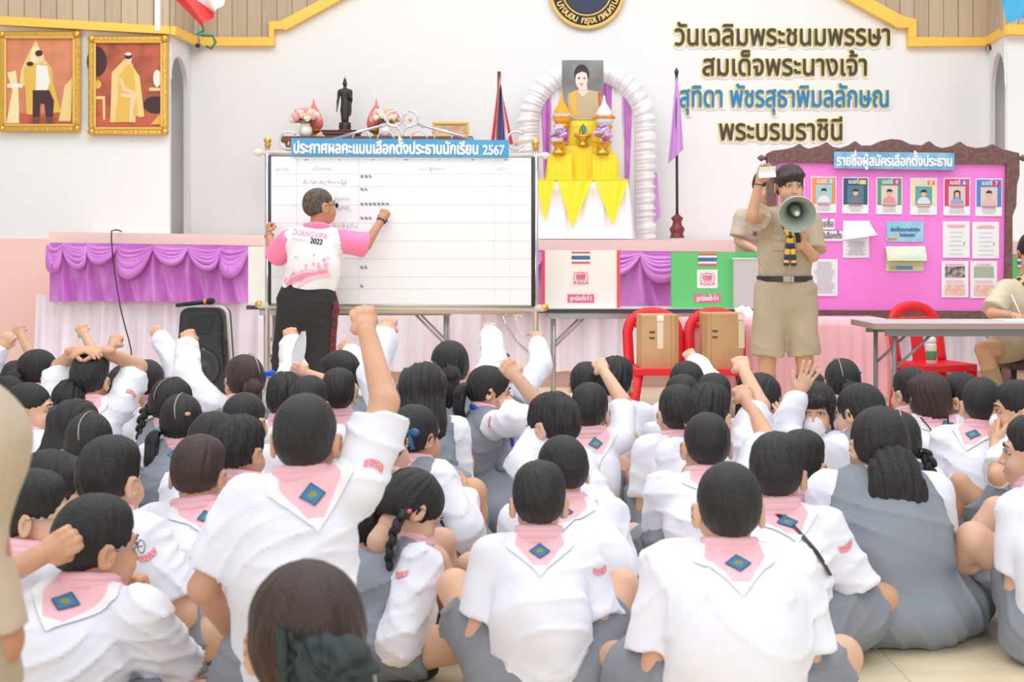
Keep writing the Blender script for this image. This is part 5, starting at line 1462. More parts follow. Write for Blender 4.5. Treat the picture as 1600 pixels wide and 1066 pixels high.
# ---- templates: heads, hands, hair, shoes (child size: head 148 mm wide)
def _head(vx, jaw=1.0):
    f = Field()
    f.ell((0, -.014, .024), (.0735, .092, .080))
    f.ell((0, .028, -.036), (.060 * jaw, .060, .074), k=.03)
    f.ell((0, .056, -.086), (.030 * jaw, .027, .021), k=.03)
    f.ell((.034, .058, -.046), (.026, .026, .026), k=.02).ell((-.034, .058, -.046), (.026, .026, .026), k=.02)
    f.cap((-.03, .080, .016), (.03, .080, .016), .009, k=.02)
    f.ell((.029, .096, -.002), (.017, .013, .010), k=.012, op='s').ell((-.029, .096, -.002), (.017, .013, .010), k=.012, op='s')
    f.cap((0, .088, -.004), (0, .101, -.036), .006, .0095, k=.012)
    f.ell((.010, .092, -.039), (.007, .009, .006), k=.006).ell((-.010, .092, -.039), (.007, .009, .006), k=.006)
    f.cap((-.016, .083, -.064), (.016, .083, -.064), .006, k=.008)
    f.cap((-.012, .082, -.073), (.012, .082, -.073), .0065, k=.006)
    for s in (-1, 1):
        R = np.array(Euler((math.radians(-12), 0, math.radians(-s * 29))).to_matrix())
        f.ell((s * .0795, -.012, -.014), (.0085, .021, .032), k=.008, R=R)
        f.ell((s * .087, -.006, -.012), (.006, .012, .020), k=.004, R=R, op='s')
    f.cap((0, -.022, -.06), (0, -.03, -.135), .041, .043, k=.03)
    return f.mesh(vx)
HEADS = {'fine': _head(.0042), 'coarse': _head(.0062)}

def _hand(kind):
    f = Field()
    f.cap((0, 0, -.035), (0, 0, .012), .0205, .023, asp=.82)
    f.ell((0, .002, .036), (.031, .0145, .036), k=.012)
    if kind == 'fist':
        for i, x in enumerate((-.0235, -.008, .0075, .0225)):
            z = (.058, .064, .066, .062)[i]; r = (.0078, .0088, .009, .0086)[i]
            f.cap((x, -.004, z - .012), (x, .001, z), r, k=.006)
            f.cap((x, .001, z), (x * .97, .026, z + .001), r, k=.004)
            f.cap((x * .97, .026, z + .001), (x * .95, .031, z - .020), r, r * .95, k=.003)
            f.cap((x * .95, .031, z - .020), (x * .9, .014, z - .027), r * .95, r * .85, k=.003)
        f.cap((.026, .004, .016), (.032, .024, .034), .0115, .0098, k=.008)
        f.cap((.032, .024, .034), (.016, .040, .046), .0098, .0085, k=.003)
    else:
        cur = 0.0 if kind == 'open' else .55
        for i, x in enumerate((-.0245, -.0085, .0075, .0225)):
            L = (.048, .060, .064, .056)[i]; r = (.0070, .0078, .008, .0078)[i]
            sp = (-.30, -.10, .06, .22)[i] * (1 if kind == 'open' else .35)
            p = Vector((x, 0, .062)); a = cur * .35
            pr = p - Vector((0, 0, .016))
            f.cap(pr, p, r, k=.006)
            for j, fr in enumerate((.45, .32, .23)):
                a += cur * (.35, .55, .4)[j]
                d = Vector((math.sin(sp), math.sin(a), math.cos(a))).normalized()
                q = p + d * L * fr
                f.cap(p, q, r * (1 - .06 * j), r * (1 - .06 * (j + 1)), k=.003); p = q
        f.cap((.024, .004, .014), (.044, .012, .038), .0115, .0095, k=.008)
        f.cap((.044, .012, .038), (.053, .018 + .01 * (cur > 0), .064), .0095, .0078, k=.003)
    return f.mesh(.0032)
HANDS = {k: _hand(k) for k in ('fist', 'open', 'rest')}

def strands(seed, amp=.003, fx=70, fz=14):
    r = random.Random(seed); ph = [r.uniform(0, 6.28) for _ in range(5)]
    def g(X, Y, Z):
        th = np.arctan2(X, -Y - .01)
        w = np.sin(th * fx * .32 + 6 * np.sin(Z * fz + ph[0]) + ph[1]) + .7 * np.sin(th * fx * .19 - 40 * Z + ph[2]) + .6 * np.sin(X * 95 + Z * 40 + ph[3]) * np.sin(Y * 80 + ph[4])
        return w * amp * .5
    return g

def _hair(kind, seed=0):
    r = random.Random(seed * 7 + len(kind)); f = Field()
    def face_cut(y0=.035, slope=.667, side=.02):
        n = np.array((0, .75, -.5))
        f.plane((0, y0, -.02), n, k=0)
    if kind in ('short', 'crew', 'messy', 'man', 'student'):
        t = {'short': .010, 'crew': .006, 'messy': .014, 'man': .003, 'student': .016}[kind]
        f.ell((0, -.014, .030), (.0735 + t * .45, .092 + t * .8, .079 + t))
        f.ell((0, -.040, -.002), (.0635 + t * .3, .069 + t * .4, .062), k=.02)
        if kind in ('short', 'messy', 'student'):
            f.ell((r.uniform(-.02, .02), .0, .075), (.062, .075, .045), k=.03)
        if kind == 'student':
            f.ell((-.018, .075, .062), (.05, .034, .026), k=.02).ell((.042, .06, .05), (.034, .036, .026), k=.02)
        f.plane((0, .040 if kind != 'student' else .062, -.02), (0, .80, -.45))
        f.ell((.088, .0, -.022), (.030, .030, .038), op='s', k=.004).ell((-.088, .0, -.022), (.030, .030, .038), op='s', k=.004)
        f.plane((0, -.09, -.064), (0, .35, -.94))
        V, F = f.mesh(.0045, strands(seed, {'short': .0026, 'crew': .0012, 'messy': .0055, 'man': .0008, 'student': .004}[kind]))
    elif kind in ('cap', 'pulled'):
        f.ell((0, -.014, .026), (.083, .101, .089))
        f.ell((0, -.03, -.01), (.080, .086, .07), k=.02)
        f.plane((0, .050, -.02), (0, .80, -.40))
        f.ell((.085, .012, -.024), (.022, .022, .030), op='s', k=.004).ell((-.085, .012, -.024), (.022, .022, .030), op='s', k=.004)
        f.plane((0, -.09, -.066), (0, .30, -.95))
        V, F = f.mesh(.0045, strands(seed, .0022))
    elif kind == 'bob':
        f.ell((0, -.014, .026), (.089, .106, .093))
        f.ell((0, -.026, -.040), (.088, .090, .075), k=.03)
        f.ell((0, .05, .055), (.07, .05, .035), k=.02)
        f.plane((0, .062, -.02), (0, .86, -.32))
        f.plane((0, 0, -.098), (0, .1, -1))
        V, F = f.mesh(.005, strands(seed, .003))
    elif kind == 'fringe':      # cap with a fringe over the forehead and side locks
        f.ell((0, -.014, .026), (.086, .103, .091))
        f.ell((0, -.03, -.02), (.083, .086, .075), k=.02)
        f.plane((0, .045, -.02), (0, .80, -.40))
        f.ell((.01, .078, .045), (.062, .026, .034), k=.01)
        f.cap((.072, .045, .02), (.074, .05, -.07), .011, .006, k=.01).cap((-.072, .045, .02), (-.074, .05, -.07), .011, .006, k=.01)
        V, F = f.mesh(.0045, strands(seed, .0035))
    elif kind == 'long':
        f.ell((0, -.014, .026), (.092, .108, .094))
        f.plane((0, .055, -.02), (0, .80, -.40))
        f.cap((0, -.052, .0), (0, -.085, -.10), .088, .105, asp=.62, k=.03)
        f.cap((0, -.085, -.10), (.005, -.085, -.235), .105, .10, asp=.5, k=.02)
        def d(X, Y, Z):
            th = X * 150
            return .0022 * np.sin(th + 3 * np.sin(Z * 14 + seed)) + .0022 * np.sin(X * 330 + Z * 20) + .0012 * np.sin(60 * Z + 90 * X) + .004 * np.sin(X * 40 + Z * 25)
        V, F = f.mesh(.005, d)
    return relax(V, F, 1, .3), F
_HAIRS = {}
def hair_mesh(kind, seed):
    key = (kind, seed % 4)
    if key not in _HAIRS: _HAIRS[key] = _hair(kind, seed % 4)
    return _HAIRS[key]

def _shoe():
    f = Field()
    f.cap((0, -.055, .034), (0, .08, .028), .034, .031, asp=.9, n=(0, 0, 1))
    f.ell((0, .095, .024), (.036, .045, .026), k=.02)
    f.cap((0, -.045, .05), (0, -.03, .075), .030, .030, k=.02)
    f.plane((0, 0, .002), (0, 0, -1)); f.plane((0, 0, .078), (0, .25, 1))
    return f.mesh(.005)
_SH = _shoe()
SHOE_ME = {'black': mesh_from('shoe', _SH[0], _SH[1], mats=[SHOE]), 'green': mesh_from('shoe', _SH[0], _SH[1], mats=[SHOEG])}

def frame(z, y):
    """rotation whose z axis is z and whose y axis is as near y as it can be"""
    z = Vector(z).normalized(); y = Vector(y)
    x = y.cross(z)
    if x.length < 1e-4: x = Vector((1, 0, 0)).cross(z) if abs(z.x) < .9 else Vector((0, 1, 0)).cross(z)
    x.normalize(); y = z.cross(x)
    return Matrix((x, y, z)).transposed()

def ik(a, t, L1, L2, pole):
    a, t, pole = Vector(a), Vector(t), Vector(pole)
    d = t - a; D = d.length
    if D > (L1 + L2) * .995:
        k = min(D / ((L1 + L2) * .995), 1.3); L1 *= k; L2 *= k
        if D > (L1 + L2) * .995: D = (L1 + L2) * .995
    D = max(D, abs(L1 - L2) * 1.02 + .02)
    u = d.normalized(); t = a + u * D
    c = (L1 * L1 + D * D - L2 * L2) / (2 * D)
    h = math.sqrt(max(L1 * L1 - c * c, 0))
    w = pole - u * pole.dot(u)
    w = w.normalized() if w.length > 1e-5 else Vector((0, 0, -1))
    return a + u * c + w * h, t

def make_body(name, J, sc, hands, vx, skin, fine=False, fat=1.0, legs=True, headM=None, jaw=1.0, hs=None):
    """one continuous skin surface: head, neck, trunk, arms with hands, legs"""
    f = Field(); a = sc
    f.cap(J['neck'], J['head'] + (J['headR'] @ Vector((0, -.025, -.07))) * sc, .043 * a, .041 * a)
    f.cap(J['chest'], J['neck'] - Vector((0, 0, .02 * a)), .058 * a, .040 * a, k=.02)
    f.cap(J['pelvis'], J['chest'], .085 * a * fat, .075 * a * fat, asp=.70, n=(0, 1, 0), k=.02)
    for s in 'LR':
        sh, el, wr = J['sh' + s], J['el' + s], J['wr' + s]
        f.cap(J['neck'] - Vector((0, 0, .045 * a)), sh, .034 * a, .038 * a, k=.02)
        f.cap(sh, el, .040 * a, .033 * a, k=.02)
        f.cap(el, wr, .0335 * a, .0225 * a, k=.012)
        if legs:
            hp, kn, an = J['hip' + s], J['kn' + s], J['an' + s]
            f.cap(J['pelvis'], hp, .08 * a, .075 * a, k=.03)
            f.cap(hp, kn, .072 * a, .050 * a, k=.02)
            f.cap(kn, kn + (an - kn) * .35, .048 * a, .049 * a, k=.012)
            f.cap(kn + (an - kn) * .35, an, .049 * a, .031 * a, k=.012)
    V, Fq = f.mesh(vx)
    Vs, Fs = [V], [Fq]; n = len(V)
    hv, hf = HEADS['fine' if fine else 'coarse']
    HM = Matrix.Translation(J['head']) @ J['headR'].to_4x4() @ Matrix.Diagonal(((hs or sc) * jaw, hs or sc, hs or sc, 1))
    Vs.append(tfm(hv, HM)); Fs.append(hf + n); n += len(hv)
    for s in 'LR':
        kind, palm = hands[s]
        d = J['hd' + s] if 'hd' + s in J else (J['wr' + s] - J['el' + s])
        R = frame(d, palm)
        mir = -1 if s == 'R' else 1        # thumb side
        HMx = Matrix.Translation(J['wr' + s]) @ R.to_4x4() @ Matrix.Diagonal((sc * mir, sc, sc, 1))
        hv2, hf2 = HANDS[kind]
        Vs.append(tfm(hv2, HMx)); Fs.append((hf2 if mir > 0 else hf2[:, ::-1]) + n); n += len(hv2)
    me = mesh_from(name, np.concatenate(Vs), np.concatenate(Fs), mats=[skin])
    return me, HM

def head_part(name, VF, HM, m, root):
    return link(name, mesh_from(name, tfm(VF[0], HM), VF[1], mats=[m]), root)

def project(bvh, origins, d, off):
    out = []
    for o in origins:
        h = bvh.ray_cast(o, d, .6)
        out.append(None if h[0] is None else h[0] - d * off)
    return out

def patch(bvh, O, U, W, d, nu, nv, fn, off):
    """cloth piece laid on the surface: fn(i/nu, j/nv) -> (u, w) in the plane O + u*U + w*W, cast along d"""
    pts, uv = [], []
    for j in range(nv + 1):
        for i in range(nu + 1):
            u, w = fn(i / nu, j / nv)
            pts.append(O + U * u + W * w - d * .25); uv.append((i / nu, j / nv))
    hit = project(bvh, pts, d, off)
    idx = {}; V = []; UV = []
    for k, h in enumerate(hit):
        if h is not None: idx[k] = len(V); V.append(tuple(h)); UV.append(uv[k])
    F, fc = [], []
    for j in range(nv):
        for i in range(nu):
            q = [j * (nu + 1) + i, j * (nu + 1) + i + 1, (j + 1) * (nu + 1) + i + 1, (j + 1) * (nu + 1) + i]
            if all(k in idx for k in q):
                zs = [hit[k] for k in q]
                if max((a - b).length for a in zs for b in zs) < .09:
                    F.append([idx[k] for k in q]); fc.append((i, j))
    return V, F, fc, UV

def bow(root, HM, at, m, size=.03, name='hair_bow', tilt=0):
    mb = MB(); R = Euler((0, math.radians(tilt), 0)).to_matrix()
    for s in (-1, 1):
        mb.sphere(R @ Vector((s * size * .75, 0, 0)), (size * .75, size * .35, size * .5), m, 10)
        mb.tube([R @ Vector((0, 0, 0)), R @ Vector((s * size * .4, -.006, -size * .9)), R @ Vector((s * size * .75, -.004, -size * 1.9))], [.006, .008, .010], m, 8, flat=.35)
    mb.sphere((0, 0, 0), size * .28, m, 8)
    M = HM @ Matrix.Translation(at)
    mb.V = [tuple(M @ Vector(v)) for v in mb.V]
    return mb.build(name, root)

def hair_tie(root, p, m, r=.016, name='hair_tie'):
    mb = MB()
    mb.tube([Vector(p) + Vector((r * math.cos(t * .785), r * math.sin(t * .785) * .9, .004 * math.sin(t * 1.57))) for t in range(8)], .006, m, 6, closed=True)
    return mb.build(name, root)

def ponytail(root, p0, path, r0, r1, m, seed=0, name='ponytail'):
    """p0 root point, path: further points; tail swells then thins"""
    r = random.Random(seed); f = Field(); pts = [Vector(p0)] + [Vector(p) for p in path]; n = len(pts)
    for i in range(n - 1):
        ra = r0 * .55 if i == 0 else r0 + (r1 - r0) * (i / (n - 1)); rb = r0 + (r1 - r0) * ((i + 1) / (n - 1))
        f.cap(pts[i], pts[i + 1], ra, rb * (.86 if i == n - 2 else 1), asp=.6, k=.02)
    def d(X, Y, Z): return .0025 * np.sin(X * 190 + 3 * np.sin(Z * 17 + seed)) + .002 * np.sin(X * 420 + Y * 90 + 8 * Z)
    V, F = f.mesh(.0055, d)
    mb = MB()
    NL = 90 if r1 > .07 else 22; lr = .0042 if r1 > .07 else .007
    for k in range(NL):
        a = r.uniform(0, 6.28); q = []
        for i, p in enumerate(pts[1:]):
            rr = (r0 + (r1 - r0) * ((i + 1) / (n - 1))) * r.uniform(.85, 1.05)
            q.append(p + Vector((math.cos(a) * rr, math.sin(a) * rr * .55, -.012 if i == n - 2 else 0)))
        q.append(q[-1] + (pts[-1] - pts[-2]).normalized() * r.uniform(.01, .085 if r1 > .07 else .05))
        mb.tube(q, [lr] * (len(q) - 1) + [.0006], m, 5)
    me_v = np.concatenate([V, np.array(mb.V).reshape(-1, 3)]) if mb.V else V
    faces = [list(map(int, q)) for q in F] + [[k + len(V) for k in q] for q in mb.F]
    return link(name, mesh_from(name, me_v, faces, mats=[m]), root)

def braid(root, pts, r, m, name='braid'):
    pts = [Vector(p) for p in pts]; mb = MB()
    L = [0]
    for i in range(len(pts) - 1): L.append(L[-1] + (pts[i + 1] - pts[i]).length)
    def at(s):
        for i in range(len(pts) - 1):
            if s <= L[i + 1]: return pts[i].lerp(pts[i + 1], (s - L[i]) / max(L[i + 1] - L[i], 1e-6)), (pts[i + 1] - pts[i]).normalized()
        return pts[-1], (pts[-1] - pts[-2]).normalized()
    n = max(5, int(L[-1] / (r * .85)))
    for k in range(n):
        s = L[-1] * k / n; p, d = at(s); rr = r * (1.0 - .45 * k / n)
        sd = 1 if k % 2 else -1
        R = frame(d, (0, -1, 0)); R2_ = R @ Euler((0, sd * .55, 0)).to_matrix()
        mb.sphere(p + R @ Vector((sd * rr * .45, 0, 0)), (rr * .75, rr * .8, rr * 1.25), m, 9, R2_)
    p, d = at(L[-1])
    for k in range(5):
        mb.tube([p, p + d * .03 + Vector(((k - 2) * .004, 0, 0)), p + d * .055 + Vector(((k - 2) * .006, 0, 0))], [.005, .005, .001], m, 5)
    return mb.build(name, root)

def face_parts(root, HM, glasses=False, mask=False, smile=False):
    mb = MB()
    for s in (-1, 1):
        c = HM @ Vector((s * .029, .0765, -.003)); k = HM.to_scale()[1]
        R = HM.to_3x3().normalized()
        mb.sphere(c, (.0115 * k, .0095 * k, .0062 * k), EYEW, 10, R)
        mb.sphere(HM @ Vector((s * .029, .0800, -.003)), (.0062 * k, .0068 * k, .0060 * k), EYED, 8, R)
        mb.tube([HM @ Vector((s * (.013 + .011 * i), .094 - .0045 * i * i * .55, .0045 - .0022 * i * i * .5)) for i in range(4)] , .0016 * k, EYED, 5)
    mb.build('eyes', root)
    mb = MB()
    for s in (-1, 1):
        mb.tube([HM @ Vector((s * .012, .093, .019)), HM @ Vector((s * .028, .090, .0235)), HM @ Vector((s * .045, .078, .018))], [.0028, .0032, .0014], HAIR, 6)
    mb.build('eyebrows', root)
    if not mask:
        mb = MB()
        w = .019 if smile else .015
        mb.tube([HM @ Vector((-w, .0835, -.066 + (.005 if smile else 0))), HM @ Vector((-w * .5, .0895, -.0685)), HM @ Vector((0, .0905, -.0685)), HM @ Vector((w * .5, .0895, -.0685)), HM @ Vector((w, .0835, -.066 + (.005 if smile else 0)))], [.001, .0036, .0042, .0036, .001], LIP, 6)
        mb.build('mouth', root)
    else:
        f = Field()
        f.ell((0, .040, -.060), (.0555, .066, .054)).ell((0, .082, -.044), (.022, .020, .026), k=.03)
        f.ell((0, .030, -.060), (.0545, .064, .066), op='s')
        f.plane((0, .022, 0), (0, -1, 0)); f.plane((0, 0, -.012), (0, -.25, 1)); f.plane((0, 0, -.115), (0, .1, -1))
        V, F = f.mesh(.0028)
        mk = mat('white_mask', (244, 244, 246), .8, bump=(30, .2))
        o = link('face_mask', mesh_from('face_mask', tfm(V, HM), F, mats=[mk]), root); plabel(o, 'white face mask')
        mb = MB()
        for s in (-1, 1):
            mb.tube([HM @ Vector((s * .056, .035, -.028)), HM @ Vector((s * .078, .012, -.002)), HM @ Vector((s * .085, -.008, -.004)), HM @ Vector((s * .082, -.004, -.04)), HM @ Vector((s * .056, .032, -.085))], .0016, mk, 5)
        mb.build('ear_loop', o)
    if glasses:
        g = mat('glasses_rim', (150, 160, 175), .3, metal=.6) if glasses != 'dark' else mat('sunglass_rim', (30, 26, 28), .3)
        mb = MB()
        for s in (-1, 1):
            mb.tube([HM @ Vector((s * .030 + .020 * math.cos(a * .524), .101 - .10 * abs(s * .030 + .020 * math.cos(a * .524)) ** 1.5, -.005 + .016 * math.sin(a * .524))) for a in range(12)], .0018, g, 5, closed=True)
            mb.tube([HM @ Vector((s * .050, .092, .0)), HM @ Vector((s * .076, .05, .002)), HM @ Vector((s * .083, -.01, .002))], .0018, g, 5)
            if glasses == 'dark':
                mb.sphere(HM @ Vector((s * .030, .098, -.005)), (.019, .004, .015), mat('dark_lens', (34, 26, 30), .15), 10, HM.to_3x3().normalized())
        mb.tube([HM @ Vector((-.010, .102, -.002)), HM @ Vector((.010, .102, -.002))], .0018, g, 5)
        mb.build('glasses', root)

def place_shoe(root, ank, d, sc, kind='black'):
    d = Vector(d).normalized(); up = Vector((0, 0, 1))
    R = frame(up, d)
    M = Matrix.Translation(Vector((ank.x, ank.y, max(ank.z - .062 * sc, .002))) + R @ Vector((0, .03 * sc, 0))) @ R.to_4x4() @ Matrix.Scale(sc, 4)
    o = link('shoe', SHOE_ME[kind], root, M=M)
    return o

def put_sock(root, kn, an, sc, m=None, hi=.35, vx=.008):
    f = Field(); a = an + (kn - an) * hi
    f.cap(an, a, .036 * sc, .043 * sc, flat='b'); 
    V, F = f.mesh(vx)
    return link('sock', mesh_from('sock', V, F, mats=[m or SOCK]), root)

CROWD = 'seated schoolchildren facing the stage'
COUNT = [0]
def kid(label, px, py, s, yaw=0, fat=1.0, girl=False, hair='short', head=(0, 0, 0), L=('lap',), R=('lap',), legs='cross', lean=(0, .05),
        sc=1.0, badge=True, cr=0, h=None, face=False, glasses=False, mask=False, hm=None, skin=None, extras=(), vx=None, mark=False, shoe='black', group=CROWD, smile=False, collar=True, hl=0.0, top=None, bottom=None, hs=.93):
    """a child seated on the floor; (px, py) is the top of the head in the photograph, s the pixels per metre there"""
    COUNT[0] += 1; seed = COUNT[0]; rnd = random.Random(seed)
    skin = skin or (SKIN, SKIN, SKIN2)[seed % 3]; hm = hm or HAIR
    Y = F_PX / s
    girl_ = girl
    if s < 430 and legs == 'cross': legs = 'tuck'
    top_m = top
    top = CAM_H - (py - HOR) / s
    vx = vx or (.0068 if s > 560 else .0085 if s > 430 else .0105)
    hs *= sc
    zc = top - .116 * hs
    zn = zc - .112 * hs
    Rz = Matrix.Rotation(math.radians(yaw), 3, 'Z')
    lx, ly = lean
    hloc = Vector((lx * 1.1, ly + .022 * sc, zc))
    hw = P(px, py, Y)
    root_loc = Vector((hw.x, Y, 0)) - Rz @ Vector((hloc.x, hloc.y, 0))
    W2L = (Matrix.Translation(root_loc) @ Rz.to_4x4()).inverted()
    J = {'head': hloc, 'headR': Euler([math.radians(v) for v in (head[1], head[2], head[0])], 'YXZ').to_matrix() if False else (Matrix.Rotation(math.radians(head[0]), 3, 'Z') @ Matrix.Rotation(math.radians(head[1]), 3, 'X') @ Matrix.Rotation(math.radians(head[2]), 3, 'Y'))}
    kneel = legs == 'kneel'
    pz = .095 * sc if not kneel else max(zn - .40 * sc, .2)
    J['neck'] = Vector((lx, ly, zn)); J['pelvis'] = Vector((0, 0, pz))
    J['chest'] = Vector((lx * .75, ly * .55 - .012, zn - .10 * sc))
    mid = Vector((lx * .35, -.035 * sc + ly * .1, (pz + zn) * .5))
    shw = .116 * sc * (.5 + .5 * fat)
    for sd, q in (('L', -1), ('R', 1)):
        arm = (L if sd == 'L' else R)
        up = arm[0] in ('up', 'head')
        sh = J['neck'] + Vector((q * shw, .005, -.035 * sc + (.03 * sc if up else 0)))
        J['sh' + sd] = sh
    hands = {}
    Lu, Lf = .215 * sc, .195 * sc
    for sd, q in (('L', -1), ('R', 1)):
        arm = L if sd == 'L' else R; k = arm[0]; sh = J['sh' + sd]
        pole = Vector((q * .6, -.55, -.5)); kind = 'rest'; palm = Vector((0, 0, -1))
        if k == 'lap': t = Vector((q * .07, .20 * sc + ly * .5, .17 * sc)); pole = Vector((q * .22, -.5, -1))
        elif k == 'knee': t = Vector((q * .19, .20 * sc + ly * .5, .20 * sc)); pole = Vector((q * .25, -.4, -1))
        elif k == 'wide': t = Vector((q * .12, .19 * sc + ly * .5, .14 * sc)); pole = Vector((q * .22, -.3, -1))
        elif k == 'chin': t = hloc + Vector((q * .03, .115, -.155)) * sc; pole = Vector((q * .5, .2, -1)); kind = 'fist'; palm = Vector((0, -1, .2))
        elif k == 'head': t = hloc + J['headR'] @ (Vector((q * .050, -.035, .118)) * sc); pole = Vector((q * .42, .9, .45)); palm = Vector((0, .3, -1)); Lu *= 1.0
        elif k in ('up', 'pt'):
            if k == 'up' and (len(arm) < 4 or arm[3] is None):
                reach = (Lu + Lf) * .97 + .045 * sc; best = None
                for i_ in range(46):
                    dd = -.10 + i_ * .016; tt = W2L @ P(arm[1], arm[2], Y + dd); e_ = abs((tt - sh).length - reach) + .12 * abs(dd)
                    if best is None or e_ < best[0]: best = (e_, tt)
                t = best[1]
            else: t = W2L @ P(arm[1], arm[2], Y + (arm[3] if len(arm) > 3 else 0))
            u = (t - sh).normalized()
            kind = arm[4] if len(arm) > 4 else 'fist'
            t = t - u * .045 * sc
            pole = Vector((q * .7, -.25, -.2)) if k == 'up' else Vector((q * .6, -.5, -.6))
            palm = Rz.inverted() @ Vector((0, 1, 0)) if k == 'up' else Vector((-q, 0, .2))
            if len(arm) > 5: pole = Vector(arm[5])
        el, wr = ik(sh, t, Lu, Lf, pole)
        J['el' + sd] = el; J['wr' + sd] = wr; hands[sd] = (kind, palm)
        if k == 'head': J['hd' + sd] = Vector((-q, -.45, .10))
        if k == 'chin': J['hd' + sd] = Vector((-q * .2, -.1, 1))
        if k in ('lap', 'wide'): J['hd' + sd] = (wr - el).normalized() + Vector((-q * .6, .2, -.3))
        # legs
        if isinstance(legs, dict):
            J['hip' + sd] = Vector((q * .085 * sc, .0, .09 * sc))
            for k_ in ('kn', 'an', 'ft'): J[k_ + sd] = Vector(legs[k_ + sd]) * (sc if k_ != 'ft' else 1)
        elif legs in ('cross', 'skirt'):
            J['hip' + sd] = Vector((q * .085 * sc, .0, .09 * sc)); J['kn' + sd] = Vector((q * .285 * sc, .20 * sc, .135 * sc))
            J['an' + sd] = Vector((-q * .06 * sc, (.33 if q > 0 else .23) * sc, .062 * sc)); J['ft' + sd] = Vector((-q, .25, 0))
        elif legs == 'tuck':
            J['hip' + sd] = Vector((q * .08 * sc, .0, .09 * sc)); J['kn' + sd] = Vector((q * .12 * sc, .23 * sc, .27 * sc))
            J['an' + sd] = Vector((q * .09 * sc, .29 * sc, .062 * sc)); J['ft' + sd] = Vector((q * .2, 1, 0))
        elif legs == 'up':
            J['hip' + sd] = Vector((q * .085 * sc, .0, .09 * sc)); J['kn' + sd] = Vector((q * .235 * sc, .21 * sc, .30 * sc))
            J['an' + sd] = Vector((q * .10 * sc, .37 * sc, .065 * sc)); J['ft' + sd] = Vector((q * .3, 1, 0))
        elif legs == 'kneel':
            J['hip' + sd] = Vector((q * .08 * sc, 0, pz - .02)); J['kn' + sd] = Vector((q * .10 * sc, .10 * sc, .055 * sc))
            J['an' + sd] = Vector((q * .09 * sc, -.24 * sc, .05 * sc)); J['ft' + sd] = Vector((0, -1, 0))
    fine = s > 430
    me, HM = make_body('person', J, sc, hands, vx, skin, fine, fat, hs=hs)
    root = link('person', me, None, root_loc); root.rotation_euler = (0, 0, math.radians(yaw))
    tag(root, label, 'person', group)
    # ---- shirt
    fold = folds(seed, .0085 if s > 430 else .0075, 1.0)
    sf = Field(); fb = fat
    def trunk(f, e=0.0):
        lowr = (.122 * fb + e) * sc
        low = J['pelvis'] + Vector((0, -.012, -.035 * sc if not kneel else -.03))
        f.cap(low, mid, lowr, (.114 * fb + e) * sc, asp=.80, k=0)
        f.cap(mid, J['chest'], (.114 * fb + e) * sc, (.118 * fb + e) * sc, asp=.74, k=.03)
        f.cap(J['chest'], J['neck'] - Vector((0, 0, .02 * sc)), (.115 * (.5 + .5 * fb) + e) * sc, (.060 + e) * sc, asp=.85, k=.03)
    trunk(sf)
    for sd, q in (('L', -1), ('R', 1)):
        sh, el, wr = J['sh' + sd], J['el' + sd], J['wr' + sd]
        sf.cap(J['neck'] + Vector((0, 0, -.018 * sc)), sh, .050 * sc, .052 * sc * (.6 + .4 * fb), k=.03)
        if girl:
            sf.cap(sh, el, .060 * sc, .056 * sc, k=.02)
            sf.cap(el, el + (wr - el) * .82, .056 * sc, .050 * sc, k=.02)
            sf.cap(el + (wr - el) * .82, el + (wr - el) * .94, .040 * sc, .030 * sc, k=.01, flat='b')
        else:
            e2 = sh + (el - sh) * .80
            sf.cap(sh, e2, .056 * sc * (.7 + .3 * fb), .062 * sc * (.7 + .3 * fb), k=.022, flat='b')
    if not kneel: sf.plane((0, 0, .012), (0, 0, -1))
    else: sf.plane((0, 0, pz - .13 * sc), (0, 0, -1))
    sV, sF = sf.mesh(vx, fold)
    link('shirt', mesh_from('shirt', sV, sF, mats=[top_m or SHIRT]), root)
    bvh = BVHTree.FromPolygons(sV.tolist(), sF.tolist())
    # ---- lower garment
    if girl:
        pf = Field(); trunk(pf, .012)
        arm_cut = []
        for sd, q in (('L', -1), ('R', 1)):
            pf.cap(J['neck'] + Vector((q * .05 * sc, -.01, -.012 * sc)), J['neck'] + Vector((q * (shw - .018 * sc), -.005, -.034 * sc)), .052 * sc, .058 * sc, k=.02)
        for sd, q in (('L', -1), ('R', 1)):
            sh, el = J['sh' + sd], J['el' + sd]
            pf.cap(sh + Vector((q * .052, 0, .02)) * 1.0, sh + (el - sh) * .8 + Vector((q * .045, 0, 0)), .066 * sc, .07 * sc, k=.01, op='s')
        pf.cap(J['neck'] + Vector((0, .02, -.03)), J['neck'] + Vector((0, .02, .08)), .055 * sc, .07 * sc, op='s', k=.01)
        if isinstance(legs, dict):
            pf.ell((0, .0, .08 * sc), (.17 * sc, .16 * sc, .10 * sc), k=.05)
            for sd in 'LR':
                hp, kn = J['hip' + sd], J['kn' + sd]; pf.cap(hp, hp + (kn - hp) * .72, .10 * sc, .085 * sc, k=.04, flat='b')
            pf.plane((0, 0, .006), (0, 0, -1))
        elif not kneel:
            w = 1.0 if legs == 'skirt' else 1.05
            pf.ell((0, .12 * sc, .085 * sc), ((.355 if legs != 'tuck' else .22) * sc * w, .27 * sc, .125 * sc), k=.07)
            if legs == 'tuck': pf.cap((0, .12 * sc, .10 * sc), (0, .22 * sc, .24 * sc), .14 * sc, .12 * sc, asp=.8, k=.06)
            pf.ell((0, -.015, .075 * sc), (.185 * sc * fat, .155 * sc * fat, .105 * sc), k=.06)
            pf.plane((0, 0, .006), (0, 0, -1))
        else:
            pf.cap(J['pelvis'], Vector((0, .02, .05)), .14 * sc, .2 * sc, k=.05, flat='b')
        pV, pF = pf.mesh(vx, fold)
        link('pinafore_dress', mesh_from('pinafore_dress', pV, pF, mats=[GREY]), root)
